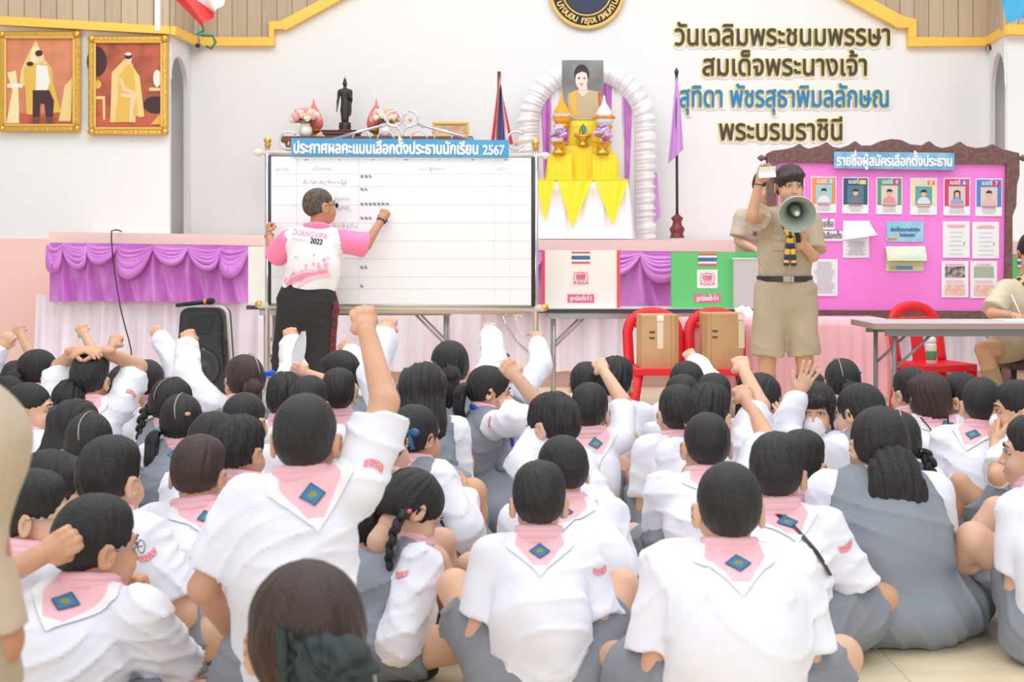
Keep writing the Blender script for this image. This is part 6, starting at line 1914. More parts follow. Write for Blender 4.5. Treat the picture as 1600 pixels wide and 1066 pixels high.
        bv2 = BVHTree.FromPolygons(pV.tolist(), pF.tolist())
    else:
        pf = Field()
        for sd in 'LR':
            hp, kn = J['hip' + sd], J['kn' + sd]
            e2 = hp + (kn - hp) * .74
            pf.cap(J['pelvis'], hp, .115 * sc * (.6 + .4 * fat), .10 * sc, k=.03)
            pf.cap(hp, e2, .098 * sc, .086 * sc, k=.03, flat='b')
        if not kneel: pf.plane((0, 0, .004), (0, 0, -1))
        pV, pF = pf.mesh(vx, folds(seed + 500, .009, .9))
        link('shorts', mesh_from('shorts', pV, pF, mats=[bottom or GREYD]), root)
    # ---- socks and shoes
    for sd in 'LR':
        kn, an = J['kn' + sd], J['an' + sd]
        so = put_sock(root, kn, an, sc); 
        place_shoe(root, an, J['ft' + sd], sc, shoe)
    # ---- collar with crest
    if collar:
        Rc = Matrix.Rotation(math.radians(cr), 3, 'Z')
        n = Rc @ Vector((0, -.72, .69)).normalized(); W = Rc @ Vector((0, -.69, -.72)).normalized(); U = Rc @ Vector((1, 0, 0))
        O = J['neck'] + Vector((0, 0, .02 * sc))
        vm = .165 * sc
        def wid(v):
            return (.080 + .012 * min(v / .25, 1)) * sc if v < .28 else .092 * sc * (1 - (v - .28) / .72) + .002
        V1, F1, fc, _ = patch(bvh, O, U, W, -n, 14, 16, lambda a, b: ((a * 2 - 1) * wid(b), b * vm), .006)
        mb = MB()
        if F1:
            pk = [f for f, (i, j) in zip(F1, fc) if 2 <= i <= 11 and j < 13]
            wh = [f for f, (i, j) in zip(F1, fc) if not (2 <= i <= 11 and j < 13)]
            mb.add(V1, pk, PINK, True); mb.add(V1, wh, WHITEC, True)
        ring = [J['neck'] + Rc @ Vector((.056 * sc * math.sin(t * .3927), .010 + .060 * sc * math.cos(t * .3927), .022 * sc - .014 * sc * math.cos(t * .3927))) for t in range(16)]
        for dz, rr in ((.012, .013), (-.004, .017), (-.02, .017)):
            mb.tube([p + Vector((0, 0, dz * sc)) for p in ring], rr * sc, PINK, 8, closed=True)
        for q in (-1, 1):   # front points of the collar
            a = J['neck'] + Vector((q * .03, .055, .0)) * sc
            mb.tube([a, a + Vector((q * .02, .03, -.035)) * sc, a + Vector((q * .03, .035, -.07)) * sc], [.018 * sc, .020 * sc, .004], PINK, 6, flat=.4)
        co = mb.build('collar', root)
        if badge and F1:
            bs = .0295 * sc
            cv = .080 * sc
            V2, F2, _, UV = patch(bvh, O, U, W, -n, 5, 5, lambda a, b: ((a - b) * bs, cv + (a + b - 1) * bs), .0105)
            if F2:
                link('crest_badge', mesh_from('crest_badge', V2, F2, mats=[BADGE], uv=UV), co)
    if mark:
        sh, el = J['shR'], J['elR']
        ax = (el - sh).normalized(); d = Vector((-.55, .85, -.1)).normalized() if abs(ax.z) > .5 else Vector((-.2, .95, -.25)).normalized()
        d = (d - ax * d.dot(ax)).normalized(); U = ax.cross(d).normalized()
        V3, F3, _, UV = patch(bvh, sh + ax * .055 * sc, U, ax, d, 6, 3, lambda a, b: ((a - .5) * .046 * sc, (b - .5) * .017 * sc - .03 * (a - .5) ** 2), .003)
        if F3: link('sleeve_mark', mesh_from('sleeve_mark', V3, F3, mats=[MARK], uv=UV), root)
    # ---- hair
    base = {'short': 'short', 'crew': 'crew', 'messy': 'messy', 'bob': 'bob', 'long': 'long', 'fringe': 'fringe', 'fringepony': 'fringe'}.get(hair, 'cap')
    head_part('hair', hair_mesh(base, seed), HM, hm, root)
    def H(x, y, z): return HM @ Vector((x, y, z))
    drop = lambda p, dx, dy, dz: p + Vector((dx, dy, dz)) * sc
    if hair in ('pony', 'fringepony'):
        p = H(0, -.105, .012); hair_tie(root, p, NAVY, .018)
        ponytail(root, p, [drop(p, 0, -.035, -.03), drop(p, .0, -.045, -.10), drop(p, .0, -.03, -.17 - hl)], .034 * sc, .030 * sc, hm, seed)
    elif hair == 'bigpony':
        p = H(0, -.10, -.03); hair_tie(root, p, HAIR, .022)
        ponytail(root, p, [drop(p, .0, -.03, -.03), drop(p, .005, -.045, -.09), drop(p, .01, -.03, -.16), drop(p, .012, -.025, -.225)], .060 * sc, .088 * sc, hm, seed)
    elif hair == 'highpony':
        p = H(-.02, -.085, .06); hair_tie(root, p, HAIR, .018)
        ponytail(root, p, [drop(p, -.015, -.03, .01), drop(p, -.02, -.06, -.06), drop(p, -.02, -.06, -.16)], .032 * sc, .034 * sc, hm, seed)
    elif hair == 'bun':
        mb = MB(); r_ = random.Random(3); c = H(.024, -.125, -.012); SCR = mat('dark_green_scrunchie', (48, 57, 57), .75, bump=(50, .5)); k_ = sc
        fs = Field(); fs.ell(c, (.060 * k_, .044 * k_, .050 * k_)).ell(c + Vector((-.055, .0, .012)) * k_, (.022 * k_, .020 * k_, .040 * k_), k=.01)
        def ds(X_, Y_, Z_):
            u, w = X_ - c.x, Z_ - c.z; th = np.arctan2(w, u); rr = np.sqrt(u * u + w * w)
            return .0042 * np.sin(th * 9 + 60 * rr + 2 * np.sin(th * 3)) + .003 * np.sin(rr * 260 + 4 * np.sin(th * 2)) + 0 * Y_
        vS, fS = fs.mesh(.0042, ds); mb.add(vS.tolist(), fS.tolist(), SCR, True)
        for q in (-1, 1): mb.tube([c + Vector((-.045, -.01, .02)) * k_, c + Vector((-.066, -.016, .034 - .03 * q)) * k_, c + Vector((-.06 , -.02, -.03)) * k_], [.016, .020, .010], SCR, 8, flat=.4)
        mb.build('scrunchie', root)
    elif hair in ('braids', 'pigtails'):
        for q in (-1, 1):
            p = H(q * .078, -.045, -.03)
            c = (mat('teal_tie', (70, 190, 180), .5), mat('red_tie', (240, 100, 120), .5), mat('yellow_tie', (225, 215, 90), .5))[seed % 3]
            hair_tie(root, p, c, .013)
            pts = [p, drop(p, q * .02, -.035, -.03), drop(p, q * .02, -.055, -.10), drop(p, q * .012, -.055, -.19 - hl)]
            if hair == 'braids': braid(root, pts, .020 * sc, hm)
            else: ponytail(root, p, pts[1:3], .022 * sc, .020 * sc, hm, seed + (q > 0), 'pigtail')
        mb = MB()
        mb.tube([H(.004 * math.sin(i), -.014 + .1035 * math.sin(.5 - i * .3), .026 + .0915 * math.cos(.5 - i * .3)) for i in range(8)], .0028, mat('scalp_parting', (178, 150, 138), .7), 6, flat=.5)
        mb.build('hair_parting', root)
    for e in extras:
        if e[0] == 'bow': bow(root, HM, Vector(e[1]), e[2], e[3] if len(e) > 3 else .03)
        elif e[0] == 'parting':
            mb = MB(); x = e[1]
            mb.tube([H(x + .003 * math.sin(i), -.014 + .1035 * math.sin(.6 - i * .3) * (1 - abs(x) * 2), .026 + .0915 * math.cos(.6 - i * .3)) for i in range(8)], .0028, mat('scalp_parting', (178, 150, 138), .7), 6, flat=.5)
            mb.build('hair_parting', root)
        elif e[0] == 'clip':
            mb = MB(); mb.sphere(H(*e[1]), (.014, .010, .008), e[2], 8); mb.build('hair_clip', root)
        elif e[0] == 'lanyard':
            mb = MB(); O = J['neck']
            pts = [O + Vector((-.06, -.02, .01)), O + Vector((-.03, -.08, -.05)), O + Vector((0, -.10, -.09)), O + Vector((.03, -.08, -.05)), O + Vector((.06, -.02, .01))]
            hit = project(bvh, [p - Vector((0, .72, -.69)) * -.0 + Vector((0, -.2, .1)) for p in pts], Vector((0, .9, -.43)).normalized(), .012)
            hit = [h or p for h, p in zip(hit, pts)]
            mb.tube(hit, .003, e[1], 6)
            c = hit[2]; mb.tube([c, c + Vector((.005, -.004, -.05)), c + Vector((.012, -.004, -.12))], .003, e[1], 6)
            mb.tube([c, c + Vector((-.008, -.004, -.05)), c + Vector((.006, -.004, -.12))], .003, e[1], 6)
            mb.build('lanyard', root)
        elif e[0] == 'strap':
            O = J['neck']; U = Vector((1, 0, 0)); Wv = Vector((.62, -.3, -.72)).normalized(); d = Vector((0, .8, -.6)).normalized()
            V4, F4, _, UV = patch(bvh, O + Vector((-.02, 0, 0)), Vector((.76, 0, .62)), Wv, d, 2, 12, lambda a, b: ((a - .5) * .016, b * .26), .010)
            if F4: link('strap', mesh_from('strap', V4, F4, mats=[e[1]]), root)
        elif e[0] == 'scarf':
            mb = MB(); N = J['neck']
            mb.tube([N + Vector((.062 * math.sin(t * .393), .01 + .066 * math.cos(t * .393), .012 - .02 * math.cos(t * .393))) for t in range(16)], .014, e[1], 8, closed=True)
            a = N + Vector((0, .075, -.02))
            mb.sphere(a, (.02, .018, .02), e[1], 8)
            for q in (-1, 1): mb.tube([a, a + Vector((q * .03, .03, -.05)), a + Vector((q * .04, .035, -.12))], [.012, .02, .012], e[1], 8, flat=.4)
            mb.build('neckerchief', root)
    if face: face_parts(root, HM, glasses, mask, smile)
    return root
# ================================================================ ADULTS AND OLDER STUDENTS
YEL = flat('scarf_yellow', (246, 206, 84)); NVY = flat('scarf_navy', (58, 62, 104))
BELT = mat('black_belt', (52, 44, 44), .4); BRASS = mat('belt_buckle', (206, 200, 180), .25, metal=.8)
def figure(label, root, pj, sc, yaw, head, hands, skin, hair, hm=None, vx=.0085, fat=1.0, group=None, jaw=1.0):
    """grown figure: pj maps joint names to world points; yaw/head give the facing of trunk and head in degrees"""
    root = Vector(root); J = {}
    for k_, v in pj.items(): J[k_] = Vector(v) - root
    J['headR'] = Matrix.Rotation(math.radians(head[0]), 3, 'Z') @ Matrix.Rotation(math.radians(head[1]), 3, 'X') @ Matrix.Rotation(math.radians(head[2]), 3, 'Y')
    me, HM = make_body('person', J, sc, hands, vx, skin, True, fat, True, jaw=jaw)
    o = tag(link('person', me, None, root), label, 'person', group)
    if hair: head_part('hair', hair_mesh(hair, 1), HM, hm or HAIR, o)
    return o, J, HM
def cloth(nm, par, f, m, vx, seed, amp=.005, scale=.8):
    V, F = f.mesh(vx, folds(seed, amp, scale)); ob = link(nm, mesh_from(nm, V, F, mats=[m]), par); return ob, V, F

# ---- standing student with the megaphone
SYd = 8.57; q = lambda x, y, d=0.0: P(x, y, SYd + d)
root = Vector((px_x(1229, SYd), SYd, 0)); g = lambda x, z, d=0.0: Vector((px_x(x, SYd), SYd + d, z))
pj = dict(head=q(1233, 291), neck=q(1229, 331, .02), chest=q(1228, 372), pelvis=q(1226, 446),
    shR=q(1199, 346), elR=q(1175, 336, -.16), wrR=q(1186, 285, -.20), shL=q(1264, 349), elL=q(1271, 400, -.10), wrL=q(1250, 376, -.27),
    hipR=q(1206, 458), knR=q(1199, 563, -.02), anR=g(1196, .085, .02), hipL=q(1248, 458), knL=q(1257, 563, -.02), anL=g(1263, .085, .02),
    hdR=Vector((.25, -.1, 1)) + root, hdL=Vector((-.25, -.35, .8)) + root)
o, J, HM = figure('person in khaki scout uniform standing, speaking into a megaphone and holding up a ballot', root, pj, 1.10, 180, (188, -2, 0),
    {'L': ('fist', Vector((.5, .6, 0))), 'R': ('rest', Vector((.4, -1, 0)))}, SKIN2, 'student', mat('hair_dark_brown', (52, 40, 38), .45, bump=(34, .7), stretch=(3, 3, .35)), .008)
face_parts(o, HM)
f_ = Field()
f_.cap(J['pelvis'] + Vector((0, 0, -.02)), J['chest'] + Vector((0, 0, -.08)), .165, .165, asp=.66).cap(J['chest'] + Vector((0, 0, -.08)), J['chest'] + Vector((0, 0, .06)), .165, .150, asp=.66, k=.04).cap(J['shL'], J['shR'], .068, k=.06)
f_.cap(J['chest'], J['neck'] - Vector((0, 0, .03)), .12, .062, asp=.8, k=.04)
for s in 'LR':
    e = J['sh' + s] + (J['el' + s] - J['sh' + s]) * (.86 if s == 'L' else .62); f_.cap(J['sh' + s], e, .074, .088, k=.03, flat='b')
f_.plane(J['pelvis'] + Vector((0, 0, -.02)), (0, 0, -1))
sh_, sV, sF = cloth('shirt', o, f_, KHAKI, .008, 91, .007)
bvh = BVHTree.FromPolygons(sV.tolist(), sF.tolist())
f_ = Field(); f_.cap(J['pelvis'] + Vector((0, 0, .02)), J['pelvis'] + Vector((0, 0, -.10)), .160, .172, asp=.68)
for s in 'LR':
    a = J['hip' + s]; b = a + (J['kn' + s] - a) * .93; f_.cap(a, b, .112, .100, k=.04, flat='b')
f_.plane(J['pelvis'] + Vector((0, 0, .045)), (0, 0, 1)); cloth('shorts', o, f_, KHAKI, .008, 92, .006)
def ring(nm, par, c, rx, ry, h, m, n=40):
    mb = MB(); mb.grid(lambda u, v: Vector((c.x + rx * math.cos(u * 6.2832), c.y + ry * math.sin(u * 6.2832), c.z - h / 2 + h * v)), n, 3, m); return mb.build(nm, par)
bl = ring('belt', o, J['pelvis'] + Vector((0, 0, .042)), .178, .122, .036, BELT)
mb = MB(); c = J['pelvis'] + Vector((-.01, -.125, .042)); mb.box(c, (.05, .012, .04), BRASS, bevel=.005); mb.box(c + Vector((.035, .004, 0)), (.02, .012, .04), BRASS, bevel=.004); mb.build('buckle', bl)
for s in 'LR':
    f_ = Field(); kn, an = J['kn' + s], J['an' + s]; f_.cap(an, an + (kn - an) * .78, .045, .060, flat='b'); V, F = f_.mesh(.009); link('sock', mesh_from('sock', V, F, mats=[mat('khaki_sock', (176, 152, 120), .9, bump=(120, .3))]), o)
    place_shoe(o, an, (0, -1, 0), 1.25)
# pockets, buttons, collar, scarf
for sx in (-.068, .068):
    c = J['chest'] + Vector((sx, 0, -.03))
    V, F, _, _ = patch(bvh, c + Vector((0, -.0, 0)), Vector((1, 0, 0)), Vector((0, 0, -1)), Vector((0, 1, 0)), 8, 8, lambda a, b: ((a - .5) * .085, (b - .5) * .10), .006)
    mb = MB(); mb.add(V, F, KHAKI, True); pk = mb.build('pocket', o)
    V, F, _, _ = patch(bvh, c, Vector((1, 0, 0)), Vector((0, 0, -1)), Vector((0, 1, 0)), 8, 4, lambda a, b: ((a - .5) * .09, -.05 + b * (.03 + .012 * (1 - abs(2 * a - 1)))), .011)
    mb = MB(); mb.add(V, F, mat('khaki_flap', (182, 164, 140), .8), True); mb.build('flap', pk)
def on_cloth(b, p, d, off): h = b.ray_cast(p - d * .4, d, .9); return (h[0] - d * off) if h[0] is not None else p
mb = MB(); fw = Vector((0, 1, 0))
for z in (-.02, -.10, -.18, -.26): mb.sphere(on_cloth(bvh, J['chest'] + Vector((0.0, 0, z)), fw, .003), (.007, .004, .007), flat('shirt_button', (226, 222, 214)), 8)
for sx in (-.068, .068): mb.sphere(on_cloth(bvh, J['chest'] + Vector((sx, 0, .0)), fw, .008), (.007, .004, .007), flat('shirt_button', (0, 0, 0)), 8)
mb.build('buttons', o)
mb = MB()
for s in (-1, 1):
    a = J['neck'] + Vector((s * .05, -.06, .01)); mb.tube([J['neck'] + Vector((s * .02, .075, .02)), J['neck'] + Vector((s * .072, .01, .015)), a, a + Vector((s * .02, -.03, -.06))], [.018, .022, .024, .006], KHAKI, 8, flat=.5)
mb.build('shirt_collar', o)
def striped(mb, pts, r, n):
    for i in range(n):
        t0, t1 = i / n, (i + 1) / n
        def at(t):
            x = t * (len(pts) - 1); j = min(int(x), len(pts) - 2); return pts[j].lerp(pts[j + 1], x - j)
        mb.tube([at(t0), at((t0 + t1) / 2), at(t1 + .005)], [r, r, r], (YEL, NVY)[i % 2], 8, flat=.55)
mb = MB(); N = J['neck']
knot = on_cloth(bvh, J['chest'] + Vector((.0, 0, .015)), fw, .02)
for s in (-1, 1):
    striped(mb, [N + Vector((s * .03, .07, .02)), N + Vector((s * .075, .0, .0)), N + Vector((s * .058, -.07, -.035)), knot], .026, 9)
    tail = [on_cloth(bvh, J['chest'] + Vector((s * x_, 0, z_)), fw, .018) for x_, z_ in ((.004, .0), (.016, -.07), (.022, -.14), (.024, -.175))]
    striped(mb, tail, .017, 6)
mb.sphere(knot, (.022, .018, .024), DARKM, 10)
mb.build('neckerchief', o)
mb = MB(); c = pj['wrR'] - root; R = frame(J['wrR'] - J['elR'], (0, 1, 0)); mb.tube([c + R @ Vector((.027 * math.cos(t * .524), .024 * math.sin(t * .524), -.012)) for t in range(12)], .004, DARKM, 6, closed=True); mb.build('wristband', o)

# megaphone
mouth = P(1236, 318, SYd - .17); bell = P(1246, 335, SYd - .50); ax = (bell - mouth).normalized(); Lm = (bell - mouth).length
o = thing('megaphone', 'grey megaphone with blue and red mouth ring held to the speaking student', 'megaphone', mouth)
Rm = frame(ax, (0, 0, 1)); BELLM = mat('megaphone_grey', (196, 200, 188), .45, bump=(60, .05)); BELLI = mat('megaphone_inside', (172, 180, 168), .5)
mb = MB(); mb.lathe([(.040, Lm * .36), (.046, Lm * .5), (.060, Lm * .68), (.085, Lm * .86), (.108, Lm * .97), (.113, Lm), (.109, Lm + .004)], (0, 0, 0), BELLM, 40, False, R=Rm); mb.build('bell', o)
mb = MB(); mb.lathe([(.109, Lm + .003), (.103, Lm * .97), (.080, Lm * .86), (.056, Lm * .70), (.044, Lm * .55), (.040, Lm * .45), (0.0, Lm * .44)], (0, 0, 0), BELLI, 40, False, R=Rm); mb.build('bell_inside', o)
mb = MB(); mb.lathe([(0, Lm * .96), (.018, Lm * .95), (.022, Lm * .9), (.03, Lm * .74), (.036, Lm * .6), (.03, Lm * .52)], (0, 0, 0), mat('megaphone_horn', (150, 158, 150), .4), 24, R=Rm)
mb.lathe([(0, Lm * .965), (.012, Lm * .962), (.016, Lm * .94)], (0, 0, 0), flat('pale_cap', (222, 226, 220)), 18, R=Rm); mb.build('inner_horn', o)
mb = MB(); mb.lathe([(0, -.005), (.044, 0), (.050, .015), (.052, Lm * .20), (.050, Lm * .24)], (0, 0, 0), mat('megaphone_blue', (132, 150, 206), .4), 28, R=Rm); mb.build('mouthpiece', o)
mb = MB(); mb.lathe([(.0515, Lm * .20), (.054, Lm * .22), (.054, Lm * .34), (.046, Lm * .40), (.040, Lm * .41)], (0, 0, 0), mat('megaphone_red', (226, 96, 104), .4), 28, R=Rm); mb.build('body_ring', o)
mb = MB(); h0 = Rm @ Vector((0, -.05, Lm * .3)); hw = P(1248, 366, SYd - .31) - mouth; mb.tube([h0, h0.lerp(hw, .5), hw + Vector((0, 0, -.05))], [.016, .017, .016], BLACK, 10); mb.build('handle', o)
# ballot
c = P(1199, 269, SYd - .27); o = thing('ballot_paper', 'folded white ballot paper held up by the standing student', 'paper', c)
mb = MB(); mb.grid(lambda u, v: Vector(((u - .5) * .105, .012 * math.cos((v - .5) * 5) + .006 * math.sin(u * 6), (v - .5) * .068 + .008 * (u - .5))), 8, 8, WHITEP); mb.grid(lambda u, v: Vector(((u - .5) * .10 + .004, .020 + .010 * math.cos((v - .5) * 5), (v - .5) * .062)), 8, 8, WHITEP); mb.build('sheet', o)

# ---- man writing on the board
MY = 9.02; q = lambda x, y, d=0.0: P(x, y, MY + d); root = Vector((px_x(476, MY), MY, 0)); g = lambda x, z, d=0.0: Vector((px_x(x, MY), MY + d, z))
pj = dict(head=q(500, 322), neck=q(494, 361, -.02), chest=q(490, 398, -.02), pelvis=q(480, 462), shL=q(452, 376), elL=q(428, 402, .08), wrL=q(420, 366, .20), shR=q(533, 376), elR=q(572, 383, .08), wrR=q(597, 343, .20),
    hipL=q(461, 472), knL=q(450, 566), anL=g(444, .085), hipR=q(500, 472), knR=q(499, 566), anR=g(504, .085), hdL=Vector((-.05, .2, 1)) + root, hdR=Vector((.25, .35, .8)) + root)
o, J, HM = figure('person in white and pink polo shirt and black trousers writing on the whiteboard', root, pj, 1.10, 0, (-52, 6, 0), {'L': ('fist', Vector((.9, .3, 0))), 'R': ('fist', Vector((.2, 1, .2)))}, SKIN3, 'man', HAIRG, .008, 1.15, jaw=1.04)
face_parts(o, HM, glasses='dark')
POLO = mat('white_polo', (246, 244, 246), .8, bump=(14, .25)); PPINK = mat('bright_pink_cloth', (255, 140, 184), .75, bump=(14, .3)); BLKT = mat('black_trousers', (46, 42, 44), .8, bump=(20, .2))
f_ = Field(); hem = zz(451, MY)
f_.cap(Vector((J['pelvis'].x + .01, 0, hem)), J['chest'] + Vector((0, 0, -.07)), .178, .172, asp=.74).cap(J['chest'] + Vector((0, 0, -.07)), J['chest'] + Vector((0, 0, .05)), .172, .158, asp=.72, k=.04).cap(J['shL'] + Vector((.0, 0, .0)), J['shR'], .072, k=.06).cap(J['chest'], J['neck'] - Vector((0, 0, .02)), .12, .068, k=.04)
f_.plane((0, 0, hem), (-.06, 0, -1)); sh_, sV, sF = cloth('polo_shirt', o, f_, POLO, .008, 95, .007); bvh = BVHTree.FromPolygons(sV.tolist(), sF.tolist())
for s in 'LR':
    f_ = Field(); a = J['sh' + s]; d = J['el' + s] - a; f_.cap(a + d * .02, a + d * .97, .079, .086, flat='b'); cloth('sleeve', o, f_, PPINK, .008, 96, .005)
mb = MB(); N = J['neck']; mb.tube([N + Vector((.072 * math.sin(t * .393), .012 + .072 * math.cos(t * .393), .022 - .012 * math.cos(t * .393))) for t in range(16)], .028, PPINK, 10, closed=True, flat=1.0); mb.build('polo_collar', o)
f_ = Field(); f_.cap(J['pelvis'] + Vector((0, 0, .06)), J['pelvis'] + Vector((0, 0, -.10)), .168, .174, asp=.72)
for s in 'LR':
    a, b, c = J['hip' + s], J['kn' + s], J['an' + s]; f_.cap(a, b, .115, .105, k=.05).cap(b, c + Vector((0, 0, .03)), .105, .10, k=.02, flat='b')
tr, tV, tF = cloth('trousers', o, f_, BLKT, .009, 97, .006); bt = BVHTree.FromPolygons(tV.tolist(), tF.tolist())
REDP = mat('red_patterned_cloth', (150, 40, 66), .7, vary=(60, (60, 30, 40)))
V, F = [], []; st_pts = []
a0, a1 = q(517, 470) - root, q(514, 640) - root
for i in range(25):
    for j in range(4):
        p = a0.lerp(a1, i / 24) + Vector((-.5 , -.075 + .05 * j, 0)); h = bt.ray_cast(Vector((a0.x + .4, p.y, p.z)), Vector((-1, 0, 0)), .8)
        V.append(tuple(h[0] + Vector((.004, 0, 0))) if h[0] is not None else (a0.x, p.y, p.z))
F = [(i * 4 + j, i * 4 + j + 1, i * 4 + j + 5, i * 4 + j + 4) for i in range(24) for j in range(3)]
mb = MB(); mb.add(V, F, REDP, True); mb.build('side_stripe', tr)
for s in 'LR': place_shoe(o, J['an' + s], (0, 1, 0), 1.25)
# print on the back of the polo shirt
def project_text(nm, par, b, s, at, em, w, m, rot, bold):
    V, F = text_mesh(s, em, w, bold, .0004); R = Matrix.Rotation(math.radians(rot), 3, 'Y'); out = []
    for v in V:
        p = at + R @ Vector(v); h = b.ray_cast(Vector((p.x, -.6, p.z)), Vector((0, 1, 0)), 1.2); out.append((p.x, (h[0].y if h[0] is not None else p.y) - .006, p.z))
    mb = MB(); mb.add(out, F, m); return mb.build(nm, par)
PT = flat('pink_shirt_print', (249, 178, 198))
k = MY / F_PX
project_text('lettering', sh_, bvh, "DUANGVIPA", q(459, 366.5) - root, 13 * k, 56 * k, PT, 8, 0)
def on_back(x, y_): p = q(x, y_) - root; h = bvh.ray_cast(Vector((p.x, -.6, p.z)), Vector((0, 1, 0)), 1.2); return Vector((p.x, (h[0].y if h[0] is not None else p.y) - .005, p.z))
scrawl('script_print', sh_, lambda x, y_: on_back(x, y_ + (x - 458) * .12), 459, 486, 373, 5, PT, 3, .0013)
project_text('lettering', sh_, bvh, "2022", q(489, 380) - root, 11.5 * k, 19 * k, flat('black_print', (44, 42, 46)), 8, .0012)
mb = MB(); r = random.Random(4); pkA = flat('print_pink_mid', (250, 150, 186)); pkB = flat('print_pink_pale', (252, 206, 222))
def proj_poly(pts, m, off):
    cx_ = sum(p[0] for p in pts) / len(pts); cy_ = sum(p[1] for p in pts) / len(pts); V = []
    for x, y in [(cx_, cy_)] + pts:
        p = q(x, y) - root; h = bvh.ray_cast(Vector((p.x, -.6, p.z)), Vector((0, 1, 0)), 1.2)
        if h[0] is None: return
        V.append((p.x, h[0].y - off, p.z))
    n = len(pts); mb.add(V, [(0, i + 1, (i + 1) % n + 1) for i in range(n)], m)
def band(x0, y0, x1, y1, w0, w1, m, off, n=14):
    for i in range(n):
        t, t2 = i / n, (i + 1) / n; ya, yb2 = y0 + (y1 - y0) * t - 5 * math.sin(t * 3.1), y0 + (y1 - y0) * t2 - 5 * math.sin(t2 * 3.1); wa, wb = w0 + (w1 - w0) * t, w0 + (w1 - w0) * t2; xa, xb = x0 + (x1 - x0) * t, x0 + (x1 - x0) * t2
        proj_poly([(xa, ya + wa), (xb, yb2 + wb), (xb, yb2 - wb), (xa, ya - wa)], m, off)
band(446, 446, 516, 424, 5, 2.5, pkA, .006); mb.build('shirt_print', sh_); mb = MB(); band(470, 446, 520, 428, 4, 5, pkB, .005); mb.build('shirt_print', sh_); mb = MB(); band(452, 438, 500, 424, 2, 2, pkB, .007); mb.build('shirt_print', sh_); mb = MB()
for i in range(46):
    t = r.random(); x = 446 + 74 * t; y = 444 - 34 * t + r.uniform(-10, 7); s = r.uniform(1.2, 3.6); a = r.uniform(0, 6.28); proj_poly([(x + s * math.cos(a + j * 2.09), y + s * math.sin(a + j * 2.09)) for j in range(3)], (pkA, pkB, PT)[i % 3], .008)
for x, y in ((467, 402), (496, 399), (484, 415)): proj_poly([(x - 2, y - 1.5), (x + 2, y - 1.5), (x, y + 2)], pkA, .008)
mb.build('shirt_print', sh_)
for s, m in (('R', DARKM), ('L', METAL)):
    mb = MB(); c = J['wr' + s]; R = frame(J['wr' + s] - J['el' + s], (0, 1, 0)); mb.tube([c + R @ Vector((.030 * math.cos(t * .524), .027 * math.sin(t * .524), -.014)) for t in range(12)], .006, m, 6, closed=True); mb.build('bracelet', o)
# marker
c = J['wrR'] + root + Vector((.018, .06, .055)); o = thing('marker_pen', 'white marker pen with a blue cap in the hand of the writing man', 'marker', c)
mb = MB(); mb.lathe([(.008, -.06), (.009, -.055), (.009, .03)], (0, 0, 0), WHITEP, 12, R=frame((-.1, .35, 1), (0, 1, 0))); mb.build('barrel', o)
mb = MB(); mb.lathe([(.0095, -.075), (.0095, -.05)], (0, 0, 0), flat('marker_blue', (60, 66, 120)), 12, R=frame((-.1, .35, 1), (0, 1, 0))); mb.build('cap', o)

# ---- student leaning behind the clear bin
LY_ = 10.42; q = lambda x, y, d=0.0: P(x, y, LY_ + d); root = Vector((px_x(1176, LY_), LY_ + .08, 0)); g = lambda x, z, d=0.0: Vector((px_x(x, LY_), LY_ + d, z))
pj = dict(head=q(1196, 292, -.10), neck=q(1186, 327, -.02), chest=q(1182, 362, .02), pelvis=q(1178, 420, .1), shR=q(1161, 342), elR=q(1154, 376, -.02), wrR=q(1181, 390, -.14), shL=q(1212, 342), elL=q(1222, 376, 0), wrL=q(1205, 392, -.12),
    hipR=q(1166, 425, .1), knR=g(1166, .48, .08), anR=g(1164, .085, .12), hipL=q(1194, 425, .1), knL=g(1196, .48, .08), anL=g(1198, .085, .12))
o, J, HM = figure('person in khaki uniform bending over the clear bin behind the standing student', root, pj, 1.08, 180, (205, -14, 0), {'L': ('rest', Vector((0, 0, -1))), 'R': ('rest', Vector((0, 0, -1)))}, SKIN, 'short', None, .010)
face_parts(o, HM)
f_ = Field(); f_.cap(J['pelvis'], J['chest'], .150, .155, asp=.68).cap(J['shL'], J['shR'], .062, k=.06).cap(J['chest'], J['neck'] - Vector((0, 0, .02)), .11, .06, k=.04)
for s in 'LR': e = J['sh' + s] + (J['el' + s] - J['sh' + s]) * .85; f_.cap(J['sh' + s], e, .068, .080, k=.03, flat='b')
KH2 = mat('pale_khaki_cloth', (206, 190, 168), .8, bump=(18, .3)); sh_, sV, sF = cloth('shirt', o, f_, KH2, .010, 98, .006); bvh = BVHTree.FromPolygons(sV.tolist(), sF.tolist())
c = q(1176, 364) - root
V, F, _, _ = patch(bvh, Vector((c.x, 0, c.z)), Vector((1, 0, 0)), Vector((0, 0, -1)), Vector((0, 1, 0)), 6, 6, lambda a, b: ((a - .5) * .03, (b - .5) * .045), .006); mb = MB(); mb.add(V, F, flat('oval_emblem', (122, 116, 104)), True); mb.build('shirt_emblem', o)
f_ = Field(); f_.cap(J['pelvis'], J['pelvis'] - Vector((0, 0, .08)), .15, .155, asp=.7)
for s in 'LR': a = J['hip' + s]; f_.cap(a, a + (J['kn' + s] - a) * .9, .10, .09, k=.04, flat='b')
cloth('shorts', o, f_, KH2, .010, 99)
for s in 'LR': place_shoe(o, J['an' + s], (0, -1, 0), 1.2)

